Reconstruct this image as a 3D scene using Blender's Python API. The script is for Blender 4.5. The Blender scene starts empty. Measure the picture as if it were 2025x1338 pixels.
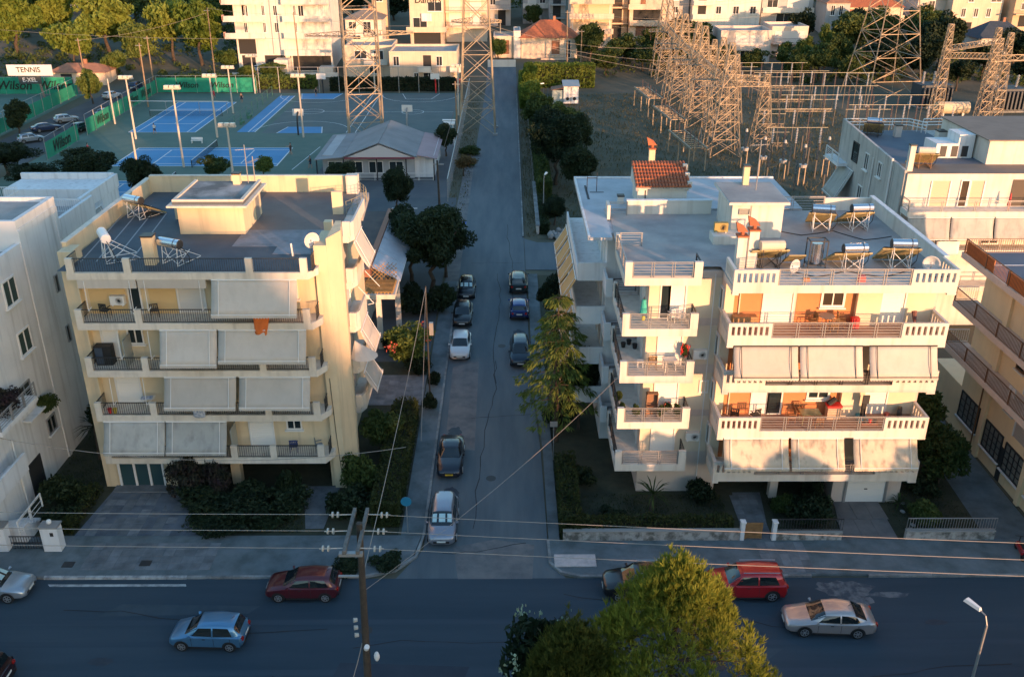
import bpy, math, random
import numpy as np
from mathutils import Vector
R = math.radians
S = bpy.context.scene
COL = S.collection

# ---------------------------------------------------------------- camera
cam = bpy.data.cameras.new('camera')
cam.sensor_width = 36.0
cam.lens = 36.0 * 1855.0 / 2025.0
cam.clip_start = 0.5
cam.clip_end = 3000
camo = bpy.data.objects.new('camera', cam)
COL.objects.link(camo)
camo.location = (0, 0, 34.5)
camo.rotation_euler = (R(90 - 24.84), 0, R(-0.21))
S.camera = camo

# ---------------------------------------------------------------- sky, sun, exposure
SUN_EL = 5.0      # degrees above the horizon
SUN_AZ = 33.0     # degrees to the right of straight behind the camera
sun_to = Vector((math.sin(R(SUN_AZ)) * math.cos(R(SUN_EL)), -math.cos(R(SUN_AZ)) * math.cos(R(SUN_EL)), math.sin(R(SUN_EL))))
w = bpy.data.worlds.new('World')
S.world = w
w.use_nodes = True
nt = w.node_tree
bg = nt.nodes['Background']
sky = nt.nodes.new('ShaderNodeTexSky')
sky.sky_type = 'NISHITA'
sky.sun_disc = False
sky.sun_elevation = R(SUN_EL)
sky.sun_rotation = math.atan2(sun_to.x, sun_to.y)
sky.air_density = 1.5
sky.dust_density = 1.3
sky.ozone_density = 3.2
nt.links.new(sky.outputs['Color'], bg.inputs['Color'])
bg.inputs["Strength"].default_value = 0.15
sl = bpy.data.lights.new('sun', 'SUN')
sl.energy = 2.0
sl.angle = R(0.6)
sl.color = (0.88, 0.455, 0.235)
so = bpy.data.objects.new('sun', sl)
COL.objects.link(so)
so.rotation_euler = sun_to.to_track_quat('Z', 'Y').to_euler()
so.location = (60, -90, 60)
S.view_settings.view_transform = 'Standard'
S.view_settings.look = 'None'
S.view_settings.exposure = 2.3
S.view_settings.gamma = 1.0
S.render.engine = 'CYCLES'
S.cycles.max_bounces = 5
S.cycles.diffuse_bounces = 3
S.cycles.transparent_max_bounces = 6

# ---------------------------------------------------------------- mesh helpers
random.seed(7)
OFF = {}


def link(o):
    COL.objects.link(o)
    return o


def tag(o, label=None, cat=None, group=None, kind=None):
    if label: o['label'] = label
    if cat: o['category'] = cat
    if group: o['group'] = group
    if kind: o['kind'] = kind
    return o


def thing(name, label, cat, loc=(0, 0, 0), rz=0.0, group=None, local=False):
    """Empty at the base of a thing; unless local, its parts are given in world coordinates."""
    o = bpy.data.objects.new(name, None)
    o.empty_display_size = 0.3
    o.location = loc
    o.rotation_euler = (0, 0, rz)
    link(o)
    OFF[o] = Vector((0, 0, 0)) if local else Vector(loc)
    return tag(o, label, cat, group)


class MB:
    def __init__(s):
        s.v = []
        s.f = []

    def add(s, vs, fs):
        n = len(s.v)
        s.v.extend([tuple(p) for p in vs])
        s.f.extend([tuple(n + i for i in q) for q in fs])
        return s

    def box(s, x0, x1, y0, y1, z0, z1):
        vs = [(x0, y0, z0), (x1, y0, z0), (x1, y1, z0), (x0, y1, z0), (x0, y0, z1), (x1, y0, z1), (x1, y1, z1), (x0, y1, z1)]
        return s.add(vs, [(3, 2, 1, 0), (4, 5, 6, 7), (0, 1, 5, 4), (1, 2, 6, 5), (2, 3, 7, 6), (3, 0, 4, 7)])

    def poly(s, pts):
        return s.add(pts, [tuple(range(len(pts)))])

    def prism(s, pts, z0, z1):
        """pts: counter-clockwise outline in plan."""
        n = len(pts)
        vs = [(p[0], p[1], z0) for p in pts] + [(p[0], p[1], z1) for p in pts]
        fs = [tuple(range(n - 1, -1, -1)), tuple(range(n, 2 * n))]
        fs += [(i, (i + 1) % n, n + (i + 1) % n, n + i) for i in range(n)]
        return s.add(vs, fs)

    def sheet(s, a, b, c, d, t):
        """a slab of thickness t through four points"""
        a, b, c, d = map(Vector, (a, b, c, d))
        nrm = (b - a).cross(d - a).normalized() * t
        vs = [a, b, c, d, a + nrm, b + nrm, c + nrm, d + nrm]
        return s.add(vs, [(3, 2, 1, 0), (4, 5, 6, 7), (0, 1, 5, 4), (1, 2, 6, 5), (2, 3, 7, 6), (3, 0, 4, 7)])

    def tube(s, a, b, r0, r1=None, n=6, cap=True):
        a, b = Vector(a), Vector(b)
        r1 = r0 if r1 is None else r1
        d = b - a
        if d.length < 1e-6: return s
        d.normalize()
        u = d.cross(Vector((0, 0, 1)))
        if u.length < 1e-3: u = Vector((1, 0, 0))
        u.normalize()
        w_ = d.cross(u)
        vs = []
        for c, r in ((a, r0), (b, r1)):
            for i in range(n):
                t = 2 * math.pi * (i + .5) / n
                vs.append(c + u * (r * math.cos(t)) + w_ * (r * math.sin(t)))
        fs = [(i, n + i, n + (i + 1) % n, (i + 1) % n) for i in range(n)]
        if cap: fs += [tuple(range(n)), tuple(range(2 * n - 1, n - 1, -1))]
        return s.add(vs, fs)

    def path(s, pts, r, n=5):
        for a, b in zip(pts[:-1], pts[1:]): s.tube(a, b, r, r, n, False)
        return s

    def ball(s, c, r, sz=1.0, n=8, m=5):
        vs = [(c[0], c[1], c[2] - r * sz)]
        for j in range(1, m):
            p = math.pi * j / m - math.pi / 2
            for i in range(n):
                t = 2 * math.pi * i / n
                vs.append((c[0] + r * math.cos(p) * math.cos(t), c[1] + r * math.cos(p) * math.sin(t), c[2] + r * sz * math.sin(p)))
        vs.append((c[0], c[1], c[2] + r * sz))
        fs = [(0, 1 + (i + 1) % n, 1 + i) for i in range(n)]
        for j in range(m - 2):
            b = 1 + j * n
            fs += [(b + i, b + (i + 1) % n, b + n + (i + 1) % n, b + n + i) for i in range(n)]
        b = 1 + (m - 2) * n
        fs += [(b + i, b + (i + 1) % n, len(vs) - 1) for i in range(n)]
        return s.add(vs, fs)

    # boxes on a wall: a = along the wall, d = outward, z = up
    def wbox(s, wall, a0, a1, d0, d1, z0, z1):
        k, c = wall
        if k == 'S': return s.box(a0, a1, c - d1, c - d0, z0, z1)
        if k == 'N': return s.box(a0, a1, c + d0, c + d1, z0, z1)
        if k == 'E': return s.box(c + d0, c + d1, a0, a1, z0, z1)
        return s.box(c - d1, c - d0, a0, a1, z0, z1)

    def build(s, name, mat, parent=None, smooth=False, label=None, bevel=0):
        me = bpy.data.meshes.new(name)
        off = OFF.get(parent, Vector((0, 0, 0))) if parent else Vector((0, 0, 0))
        me.from_pydata([(p[0] - off[0], p[1] - off[1], p[2] - off[2]) for p in s.v], [], s.f)
        me.materials.append(mat)
        if smooth:
            me.polygons.foreach_set('use_smooth', [True] * len(me.polygons))
        o = bpy.data.objects.new(name, me)
        link(o)
        if parent:
            o.parent = parent
            OFF[o] = off
        if label: o['label'] = label
        if bevel:
            b = o.modifiers.new('bevel', 'BEVEL')
            b.width = bevel
            b.segments = 1
        return o


def struct(name, mb, mat, parent=None):
    o = mb.build(name, mat, parent)
    if not parent: o['kind'] = 'structure'
    return o


def solo(name, mb, mat, label, cat, group=None, smooth=False):
    """a thing that is one mesh; origin moved to its base"""
    xs = [p[0] for p in mb.v]; ys = [p[1] for p in mb.v]; zs = [p[2] for p in mb.v]
    c = Vector(((min(xs) + max(xs)) / 2, (min(ys) + max(ys)) / 2, min(zs)))
    m2 = MB(); m2.v = [(p[0] - c.x, p[1] - c.y, p[2] - c.z) for p in mb.v]; m2.f = mb.f
    o = m2.build(name, mat, None, smooth)
    o.location = c
    return tag(o, label, cat, group)


def np_mesh(name, verts, quads, mat):
    """fast mesh from numpy arrays (n,3) and (m,4)"""
    me = bpy.data.meshes.new(name)
    me.vertices.add(len(verts))
    me.vertices.foreach_set('co', np.asarray(verts, np.float32).ravel())
    q = np.asarray(quads, np.int32)
    k = q.shape[1]
    me.loops.add(q.size)
    me.loops.foreach_set('vertex_index', q.ravel())
    me.polygons.add(len(q))
    me.polygons.foreach_set('loop_start', np.arange(0, q.size, k, dtype=np.int32))
    me.update(calc_edges=True)
    me.materials.append(mat)
    return me


def copy_tree(o, parent=None, loc=None, rz=None, scale=None, label=None, group=None):
    c = o.copy()
    link(c)
    if parent is not None: c.parent = parent
    if loc is not None: c.location = loc
    if rz is not None: c.rotation_euler = (0, 0, rz)
    if scale is not None: c.scale = scale
    if label: c['label'] = label
    if group: c['group'] = group
    for ch in list(o.children): copy_tree(ch, c)
    return c


# ---------------------------------------------------------------- materials
MATS = {}


def mat(name, col, rough=.8, col2=None, scale=1.0, metal=0.0, bump=0.0, bscale=30.0, streak=0.0, streak_col=(.12, .10, .085), detail=6, spec=None, lo=.38, hi=.66, rand=0.0, stretch=None):
    """Principled surface whose colour wanders between two tones with world position, optional rain streaks and fine relief"""
    if name in MATS: return MATS[name]
    m = bpy.data.materials.new(name)
    m.use_nodes = True
    n = m.node_tree.nodes
    L = m.node_tree.links
    b = n['Principled BSDF']
    b.inputs['Roughness'].default_value = rough
    b.inputs['Metallic'].default_value = metal
    if spec is not None: b.inputs['Specular IOR Level'].default_value = spec
    b.inputs['Base Color'].default_value = (*col, 1)
    if col2 or streak or bump:
        g = n.new('ShaderNodeNewGeometry')
    out = None
    if col2:
        t = n.new('ShaderNodeTexNoise')
        t.inputs['Scale'].default_value = scale
        t.inputs['Detail'].default_value = detail
        t.inputs['Roughness'].default_value = .62
        if stretch:
            ms_ = n.new('ShaderNodeMapping')
            ms_.inputs['Scale'].default_value = stretch
            L.new(g.outputs['Position'], ms_.inputs['Vector'])
            L.new(ms_.outputs['Vector'], t.inputs['Vector'])
        else:
            L.new(g.outputs['Position'], t.inputs['Vector'])
        r = n.new('ShaderNodeMapRange')
        r.inputs['From Min'].default_value = lo
        r.inputs['From Max'].default_value = hi
        L.new(t.outputs['Fac'], r.inputs['Value'])
        mx = n.new('ShaderNodeMix')
        mx.data_type = 'RGBA'
        mx.inputs['A'].default_value = (*col, 1)
        mx.inputs['B'].default_value = (*col2, 1)
        L.new(r.outputs['Result'], mx.inputs['Factor'])
        out = mx.outputs['Result']
    if streak:
        mp = n.new('ShaderNodeMapping')
        mp.inputs['Scale'].default_value = (2.6, 2.6, .16)
        L.new(g.outputs['Position'], mp.inputs['Vector'])
        t2 = n.new('ShaderNodeTexNoise')
        t2.inputs['Scale'].default_value = 1.0
        t2.inputs['Detail'].default_value = 7
        L.new(mp.outputs['Vector'], t2.inputs['Vector'])
        r2 = n.new('ShaderNodeMapRange')
        r2.inputs['From Min'].default_value = .5
        r2.inputs['From Max'].default_value = .82
        r2.inputs['To Max'].default_value = streak
        L.new(t2.outputs['Fac'], r2.inputs['Value'])
        mx2 = n.new('ShaderNodeMix')
        mx2.data_type = 'RGBA'
        if out: L.new(out, mx2.inputs['A'])
        else: mx2.inputs['A'].default_value = (*col, 1)
        mx2.inputs['B'].default_value = (*streak_col, 1)
        L.new(r2.outputs['Result'], mx2.inputs['Factor'])
        out = mx2.outputs['Result']
    if rand and out:
        oi = n.new('ShaderNodeObjectInfo')
        hv = n.new('ShaderNodeHueSaturation')
        mr = n.new('ShaderNodeMapRange')
        mr.inputs['To Min'].default_value = 1 - rand
        mr.inputs['To Max'].default_value = 1 + rand * .6
        L.new(oi.outputs['Random'], mr.inputs['Value'])
        L.new(mr.outputs['Result'], hv.inputs['Value'])
        L.new(out, hv.inputs['Color'])
        out = hv.outputs['Color']
    if out: L.new(out, b.inputs['Base Color'])
    if bump:
        t3 = n.new('ShaderNodeTexNoise')
        t3.inputs['Scale'].default_value = bscale
        t3.inputs['Detail'].default_value = 4
        L.new(g.outputs['Position'], t3.inputs['Vector'])
        bp = n.new('ShaderNodeBump')
        bp.inputs['Strength'].default_value = bump
        bp.inputs['Distance'].default_value = .05
        L.new(t3.outputs['Fac'], bp.inputs['Height'])
        L.new(bp.outputs['Normal'], b.inputs['Normal'])
    MATS[name] = m
    return m


def leafmat(name, col, col2, scale=1.2, trans=.25, rnd=.35):
    if name in MATS: return MATS[name]
    m = bpy.data.materials.new(name)
    m.use_nodes = True
    n = m.node_tree.nodes
    L = m.node_tree.links
    b = n['Principled BSDF']
    b.inputs['Roughness'].default_value = .65
    b.inputs['Specular IOR Level'].default_value = .25
    g = n.new('ShaderNodeNewGeometry')
    t = n.new('ShaderNodeTexNoise')
    t.inputs['Scale'].default_value = scale
    t.inputs['Detail'].default_value = 5
    L.new(g.outputs['Position'], t.inputs['Vector'])
    oi = n.new('ShaderNodeObjectInfo')
    ad = n.new('ShaderNodeMath')
    ad.operation = 'MULTIPLY_ADD'
    ad.inputs[1].default_value = rnd
    L.new(oi.outputs['Random'], ad.inputs[0])
    L.new(t.outputs['Fac'], ad.inputs[2])
    r = n.new('ShaderNodeMapRange')
    r.inputs['From Min'].default_value = .38 + rnd * .3
    r.inputs['From Max'].default_value = .66 + rnd * .6
    L.new(ad.outputs[0], r.inputs['Value'])
    mx = n.new('ShaderNodeMix')
    mx.data_type = 'RGBA'
    mx.inputs['A'].default_value = (*col, 1)
    mx.inputs['B'].default_value = (*col2, 1)
    L.new(r.outputs['Result'], mx.inputs['Factor'])
    L.new(mx.outputs['Result'], b.inputs['Base Color'])
    tr = n.new('ShaderNodeBsdfTranslucent')
    L.new(mx.outputs['Result'], tr.inputs['Color'])
    ms = n.new('ShaderNodeMixShader')
    ms.inputs[0].default_value = trans
    L.new(b.outputs[0], ms.inputs[1])
    L.new(tr.outputs[0], ms.inputs[2])
    L.new(ms.outputs[0], n['Material Output'].inputs[0])
    MATS[name] = m
    return m


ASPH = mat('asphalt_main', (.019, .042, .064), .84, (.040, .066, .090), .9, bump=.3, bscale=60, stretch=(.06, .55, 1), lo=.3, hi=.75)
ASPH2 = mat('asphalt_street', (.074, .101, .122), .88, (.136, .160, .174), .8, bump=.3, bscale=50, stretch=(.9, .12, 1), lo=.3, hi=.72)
ASPH3 = mat('asphalt_patch', (.185, .180, .178), .9, (.105, .112, .122), .9, bump=.3, bscale=50)
PAVE = mat('pavement_concrete', (.140, .172, .192), .9, (.075, .10, .108), .7, bump=.3, bscale=40, rand=.1)
SLAB = mat('paving_slab', (.185, .205, .225), .9, (.11, .125, .14), 1.2, bump=.3, bscale=40, rand=.22)
KERB = mat('kerb_stone', (.28, .29, .29), .9, (.15, .16, .165), 1.5, rand=.2)
WHITEPAINT = mat('white_line_paint', (.46, .47, .47), .8, (.20, .21, .22), 2.5)
PINKWHITE = mat('pale_slab', (.58, .50, .48), .85, (.42, .38, .37), 3)
SOIL = mat('garden_soil', (.030, .036, .022), .95, (.055, .058, .034), .8, bump=.6, bscale=8)
EARTH = mat('dry_earth', (.075, .078, .055), .95, (.125, .112, .078), .12, bump=.5, bscale=4)
FIELD = mat('dry_field', (.055, .066, .044), .95, (.125, .112, .075), .16, bump=.7, bscale=3)
CREAM = mat('cream_render', (.70, .57, .38), .9, (.63, .51, .34), .5, bump=.1, streak=.6, streak_col=(.38, .31, .22))
CREAMW = mat('cream_white_paint', (.70, .64, .55), .85, (.60, .54, .46), 1.2, streak=.5, streak_col=(.27, .24, .20))
OCHRE = mat('ochre_render', (.66, .47, .23), .9, (.62, .44, .22), .6)
WHITE = mat('white_render', (.73, .74, .755), .88, (.65, .66, .675), .5, bump=.1, streak=.6, streak_col=(.34, .335, .33))
WHITEW = mat('warm_white_render', (.68, .64, .58), .88, (.60, .565, .51), .6, bump=.1, streak=.6, streak_col=(.40, .34, .28))
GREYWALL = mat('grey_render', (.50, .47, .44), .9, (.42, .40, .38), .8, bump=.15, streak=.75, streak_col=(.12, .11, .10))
PINKWALL = mat('blush_render', (.64, .54, .47), .9, (.57, .48, .42), .6, streak=.3, streak_col=(.38, .32, .28))
BEIGE = mat('beige_render', (.82, .64, .40), .9, (.76, .59, .37), .4, streak=.2, streak_col=(.42, .33, .22))
TERRA = mat('terracotta_render', (.60, .24, .10), .9, (.54, .21, .09), .7)
ROOFDARK = mat('bitumen_roof', (.050, .075, .098), .8, (.085, .108, .13), .5, bump=.2, bscale=20)
ROOFGREY = mat('concrete_roof', (.27, .26, .26), .9, (.41, .39, .375), .35, bump=.2, bscale=20)
ROOFPALE = mat('pale_roof_coating', (.46, .49, .53), .85, (.36, .39, .43), .5, bump=.15)
ROOFMIX = mat('weathered_roof', (.12, .125, .13), .85, (.36, .36, .37), .28, bump=.2, bscale=12, lo=.42, hi=.58)
AWN = mat('awning_canvas', (.56, .51, .45), .9, (.50, .455, .40), .6, streak=.25, streak_col=(.34, .29, .24), rand=.14, bump=.25, bscale=3.5)
AWNG = mat('awning_canvas_grey', (.44, .44, .41), .9, (.37, .37, .35), .8, streak=.6, streak_col=(.17, .17, .165), rand=.1, bump=.25, bscale=3.5)
AWNOR = mat('awning_canvas_orange', (.58, .34, .14), .9, (.52, .30, .12), .8)
AWNDIRTY = mat('awning_canvas_soiled', (.60, .52, .40), .9, (.47, .41, .33), .9, streak=.9, streak_col=(.09, .085, .08))
WMETAL = mat('white_metal', (.74, .73, .71), .45)
GMETAL = mat('grey_metal', (.33, .33, .33), .45, metal=.4)
DMETAL = mat('dark_metal', (.035, .038, .042), .5, metal=.2)
BMETAL = mat('bronze_metal', (.20, .10, .05), .5, metal=.2)
STEEL = mat('polished_steel', (.75, .75, .76), .22, metal=1.0)
GALV = mat('galvanised_lattice', (.40, .33, .24), .6, (.28, .225, .16), .8, metal=.25)
GLASS = mat('window_glass', (.018, .028, .032), .08, spec=.8)
SHUT = mat('roller_shutter', (.62, .60, .57), .7)
SHUTW = mat('white_shutter', (.80, .78, .74), .7)
WOOD = mat('brown_wood', (.22, .12, .05), .8, (.30, .17, .07), 3)
DWOOD = mat('dark_pole_wood', (.045, .035, .028), .9, (.07, .055, .042), 2)
TILE = mat('terracotta_tile', (.40, .13, .055), .85, (.27, .085, .045), 2.2)
TILED = mat('old_roof_tile', (.36, .17, .10), .88, (.26, .13, .085), 1.2)
BLACK = mat('black_plastic', (.015, .015, .016), .6)
RUBBER = mat('tyre_rubber', (.012, .012, .013), .85)
RED = mat('red_plastic', (.62, .03, .03), .5)
ORCLOTH = mat('orange_cloth', (.68, .17, .035), .9, (.60, .14, .03), 4)
BLUECL = mat('blue_cloth', (.24, .30, .42), .9, (.60, .62, .66), 9)
COURTB = mat('court_blue', (.055, .24, .46), .85, (.075, .27, .50), .3)
COURTG = mat('court_green', (.070, .140, .118), .88, (.100, .165, .138), .25)
COURTD = mat('court_dark', (.085, .125, .130), .9, (.11, .15, .15), .3)
NETG = mat('windscreen_green', (.014, .27, .17), .85, (.018, .22, .135), 1.0)
LINEW = mat('court_line', (.66, .68, .68), .8)
CABLE = mat('pale_cable', (.30, .27, .24), .6)
CABLED = mat('dark_cable', (.05, .05, .05), .7)
# ================================================================ the setting: ground, roads, pavements
def hz(x, y):
    """height of the terrain: flat plain, a slope rising behind the courts"""
    t = y - 193.0
    if t <= 0: return 0.0
    s = min(t / 25.0, 1.0)
    return .088 * t * s + (.6 * math.sin(x * .03) * min(t / 60., 1))


xs = [-900, -500, -300] + list(range(-200, 201, 10)) + [300, 500, 900]
ys = [-400, -200, -100, -40, 0, 40, 80, 120, 160, 190] + list(range(194, 330, 6)) + [360, 420, 520, 700, 1000, 1500]
gm = MB()
gm.v = [(x, y, hz(x, y) - .05) for y in ys for x in xs]
nx = len(xs)
gm.f = [(j * nx + i, j * nx + i + 1, (j + 1) * nx + i + 1, (j + 1) * nx + i) for j in range(len(ys) - 1) for i in range(nx - 1)]
struct('ground', gm, EARTH)


def flat(name, pts, z, m):
    return struct(name, MB().poly([(p[0], p[1], z) for p in pts]), m)


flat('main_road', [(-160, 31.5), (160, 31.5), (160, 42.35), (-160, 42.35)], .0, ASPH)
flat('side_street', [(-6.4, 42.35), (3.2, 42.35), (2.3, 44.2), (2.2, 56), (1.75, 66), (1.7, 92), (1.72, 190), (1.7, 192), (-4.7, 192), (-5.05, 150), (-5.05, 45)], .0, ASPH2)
up_ = MB()
yy_ = [192, 196, 200, 204, 208, 211, 214.2]
for q in yy_: up_.v.extend([(-4.7, q, hz(-4.7, q) + .09 * min(1, (q - 192) / 3)), (1.7, q, hz(1.7, q) + .09 * min(1, (q - 192) / 3))])
up_.f = [(2 * k, 2 * k + 1, 2 * k + 3, 2 * k + 2) for k in range(len(yy_) - 1)]
struct('side_street', up_, ASPH2)
flat('lane', [(1.75, 91.5), (40, 91.0), (40, 99.6), (3.2, 100.2), (1.75, 101.5)], .0, ASPH2)
flat('street_widening', [(-5.05, 88), (-5.05, 146), (-6.3, 140), (-6.6, 108), (-6.4, 88)], .0, ASPH3)
flat('road_patch', [(-2.9, 42.3), (1.3, 42.3), (1.5, 45.4), (-.9, 45.9), (-3.3, 45.2)], .005, ASPH3)
flat('road_patch', [(-4.5, 56.3), (-2.4, 56.0), (-2.5, 70), (-4.6, 69)], .005, ASPH3)
rp = random.Random(11)
def splotch(cx_, cy_, rx_, ry_, m_, z_, n_=22):
    return flat('road_patch', [(cx_ + rx_ * math.cos(2 * math.pi * k / n_) * rp.uniform(.72, 1.1), cy_ + ry_ * math.sin(2 * math.pi * k / n_) * rp.uniform(.72, 1.1)) for k in range(n_)], z_, m_)
CEM = mat('spilled_cement', (.15, .165, .18), .9, (.05, .066, .086), 1.6, lo=.4, hi=.58)
splotch(18.6, 41.4, 1.8, .7, CEM, .006)
splotch(18.9, 40.4, 1.0, .55, CEM, .005)
splotch(21.0, 40.9, 1.3, .25, CEM, .005)
OIL = mat('oil_stain', (.020, .030, .044), .6, (.030, .044, .062), 2.5)
for q in ((-11.5, 40.8, 1.3, .5), (-3.8, 50.6, .6, .9), (-3.9, 58.5, .5, .8), (8.0, 40.6, 1.2, .4), (13.6, 40.6, 1.1, .4), (.9, 75.5, .6, 1.0), (-20.5, 36.0, .7, .3), (2.0, 37.5, .5, .3), (22.6, 38.7, .6, .25)): splotch(*q, OIL, .007)
# tarred cracks and manhole covers
CRK = mat('tar_seal', (.012, .016, .022), .7)
for (x_, y_, dx_, dy_, n_) in ((-24, 39.8, 1.1, -.12, 14), (-8, 36.9, 1.2, .08, 10), (3, 41.0, 1.0, -.2, 12), (15, 34.5, 1.2, .15, 9), (-2.2, 47, .05, 1.3, 18), (-1.0, 66, -.04, 1.5, 16), (-3.9, 44.6, .8, .1, 7), (.4, 84, -.05, 1.6, 14), (-4, 93.5, .9, .05, 6), (-2.8, 60.5, .7, .04, 6)):
    cr_ = MB(); px0, py0 = x_, y_
    for k in range(n_):
        qx, qy = px0 + dx_ + rp.uniform(-.22, .22), py0 + dy_ + rp.uniform(-.22, .22)
        d_ = Vector((qx - px0, qy - py0)).normalized() * rp.uniform(.018, .035)
        cr_.poly([(px0 - d_.y, py0 + d_.x, .0095), (px0 + d_.y, py0 - d_.x, .0095), (qx + d_.y, qy - d_.x, .0095), (qx - d_.y, qy + d_.x, .0095)])
        px0, py0 = qx, qy
    struct('road_crack', cr_, CRK)
for x_, y_ in ((-1.2, 52.5), (-.6, 73.0), (-7.5, 38.2), (10.5, 35.6), (-18.0, 34.4)): struct('manhole_cover', MB().tube((x_, y_, .002), (x_, y_, .013), .33, n=20), mat('cast_iron', (.05, .052, .055), .6, metal=.4))
flat('road_patch', [(-22, 39.3), (-14, 39.5), (-13.5, 40.1), (-21, 40.3)], .005, mat('faded_asphalt', (.048, .072, .092), .9, (.032, .055, .074), .8))
flat('road_patch', [(8, 36.2), (13, 36.0), (14, 36.8), (8.4, 37.0)], .005, MATS['faded_asphalt'])
for x0, x1, yy in ((-30, 30, 37.0), (-30, 30, 38.6), (-30, 30, 33.4), (-30, 30, 35.0)):
    flat('tyre_track', [(x0, yy), (x1, yy + .1), (x1, yy + .5), (x0, yy + .4)], .003, mat('tyre_polish', (.023, .046, .070), .8, (.034, .058, .082), 1.2, stretch=(.05, 1, 1)))
flat('road_patch', [(-9, 33.5), (-2.5, 33.7), (-2.0, 35.6), (-8.5, 35.9)], .006, mat('new_asphalt', (.024, .036, .054), .9, (.034, .048, .068), .5))

# field to the right, gardens, plots
flat('dry_field_ground', [(3.3, 101.5), (60, 100), (62, 192), (3.3, 192)], -.015, FIELD)
flat('garden_ground', [(-26, 46), (-6.7, 46), (-6.7, 70), (-26, 70)], -.012, SOIL)
flat('garden_ground', [(3.0, 45.7), (32, 45.7), (32, 90), (3.0, 90)], -.012, SOIL)
flat('garden_ground', [(-32, 46), (-26, 46), (-26, 75), (-32, 75)], -.012, SOIL)
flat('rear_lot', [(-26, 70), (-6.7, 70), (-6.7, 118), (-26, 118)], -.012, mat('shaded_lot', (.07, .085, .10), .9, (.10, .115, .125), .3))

# pavements as real steps with kerbs
def pavement(pts, kerbs, name='pavement'):
    o = struct(name, MB().prism(pts, -.03, .12), PAVE)
    for a, b in kerbs:
        k = MB()
        a = Vector((a[0], a[1], 0)); b = Vector((b[0], b[1], 0))
        n_ = Vector((-(b - a).y, (b - a).x, 0)).normalized() * .16
        L_ = (b - a).length
        cnt = max(1, int(L_ / 1.2))
        k.box(0, L_ / cnt * .985, 0, .16, -.02, .135)
        k0 = k.build('kerb_stone', KERB, o)
        for i in range(cnt):
            p = a + (b - a) * (i / cnt)
            c_ = k0 if i == 0 else k0.copy()
            if i: link(c_)
            c_.parent = o
            c_.location = (p.x, p.y, random.uniform(-.008, .008))
            c_.rotation_euler = (0, 0, math.atan2((b - a).y, (b - a).x) + random.uniform(-.006, .006))
    return o


pavL = pavement([(-160, 42.5), (-8.2, 42.5), (-6.6, 43.0), (-5.6, 44.2), (-5.25, 46.2), (-160, 46.2)],
                [((-34, 42.35), (-8.2, 42.35)), ((-8.2, 42.35), (-6.5, 42.9)), ((-6.5, 42.9), (-5.35, 44.2)), ((-5.35, 44.2), (-5.05, 46.2))])
pavR = pavement([(2.4, 45.7), (2.45, 43.7), (3.0, 42.85), (4.0, 42.5), (160, 42.5), (160, 45.7)],
                [((2.24, 45.7), (2.28, 43.6)), ((2.28, 43.6), (2.9, 42.7)), ((2.9, 42.7), (4.0, 42.35)), ((4.0, 42.35), (17.1, 42.35)), ((20.3, 42.35), (36, 42.35))])
pavSL = pavement([(-6.5, 46.25), (-5.2, 46.25), (-5.2, 88), (-6.5, 88)], [((-5.05, 46.25), (-5.05, 88))])
pavSR = pavement([(2.35, 45.75), (3.0, 45.75), (2.9, 90), (1.9, 90), (1.9, 66), (2.35, 56)], [])
pavN = pavement([(-160, 29), (160, 29), (160, 31.35), (-160, 31.35)], [])
ksR = struct('kerb', MB().box(1.56, 1.71, 102, 190, -.04, .10), KERB)
for i in range(36):
    MB().box(1.55, 1.72, 102 + i * 2.4, 104.35 + i * 2.4, -.02, .13).build('kerb_stone', KERB, ksR)

# white-painted kerb on the left
for i in range(7): MB().box(-26.2 + i * 1.15, -25.08 + i * 1.15, 42.32, 42.50, .0, .146).build('painted_kerb', WHITEPAINT, pavL)
flat('road_marking', [(-25.6, 41.72), (-18.0, 41.72), (-18.1, 41.92), (-25.8, 41.92)], .006, WHITEPAINT)
pinks = MB().box(2.6, 5.0, 43.15, 44.25, .12, .21)
pinks.build('pale_slab', PINKWHITE, pavR, bevel=.02)

# separate paving slabs where the photograph shows the joints
def slabs(parent, x0, y0, nx_, ny_, sx, sy, z, skew=0.0, keep=1.0, m=SLAB):
    me = MB().box(-.48 * sx, .48 * sx, -.48 * sy, .48 * sy, 0, .03).build('paving_slab', m, parent)
    first = True
    for j in range(ny_):
        for i in range(nx_):
            if random.random() > keep: continue
            o = me if first else me.copy()
            if not first: link(o)
            first = False
            o.parent = parent
            o.location = (x0 + (i + .5) * sx + skew * j, y0 + (j + .5) * sy, z + random.uniform(-.01, .004))
            o.rotation_euler = (random.uniform(-.006, .006), random.uniform(-.006, .006), random.uniform(-.012, .012))


slabs(pavR, 14.6, 42.65, 5, 5, .56, .56, .105)
slabs(pavL, -24.5, 43.0, 12, 4, .62, .62, .105, keep=.9)
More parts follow.
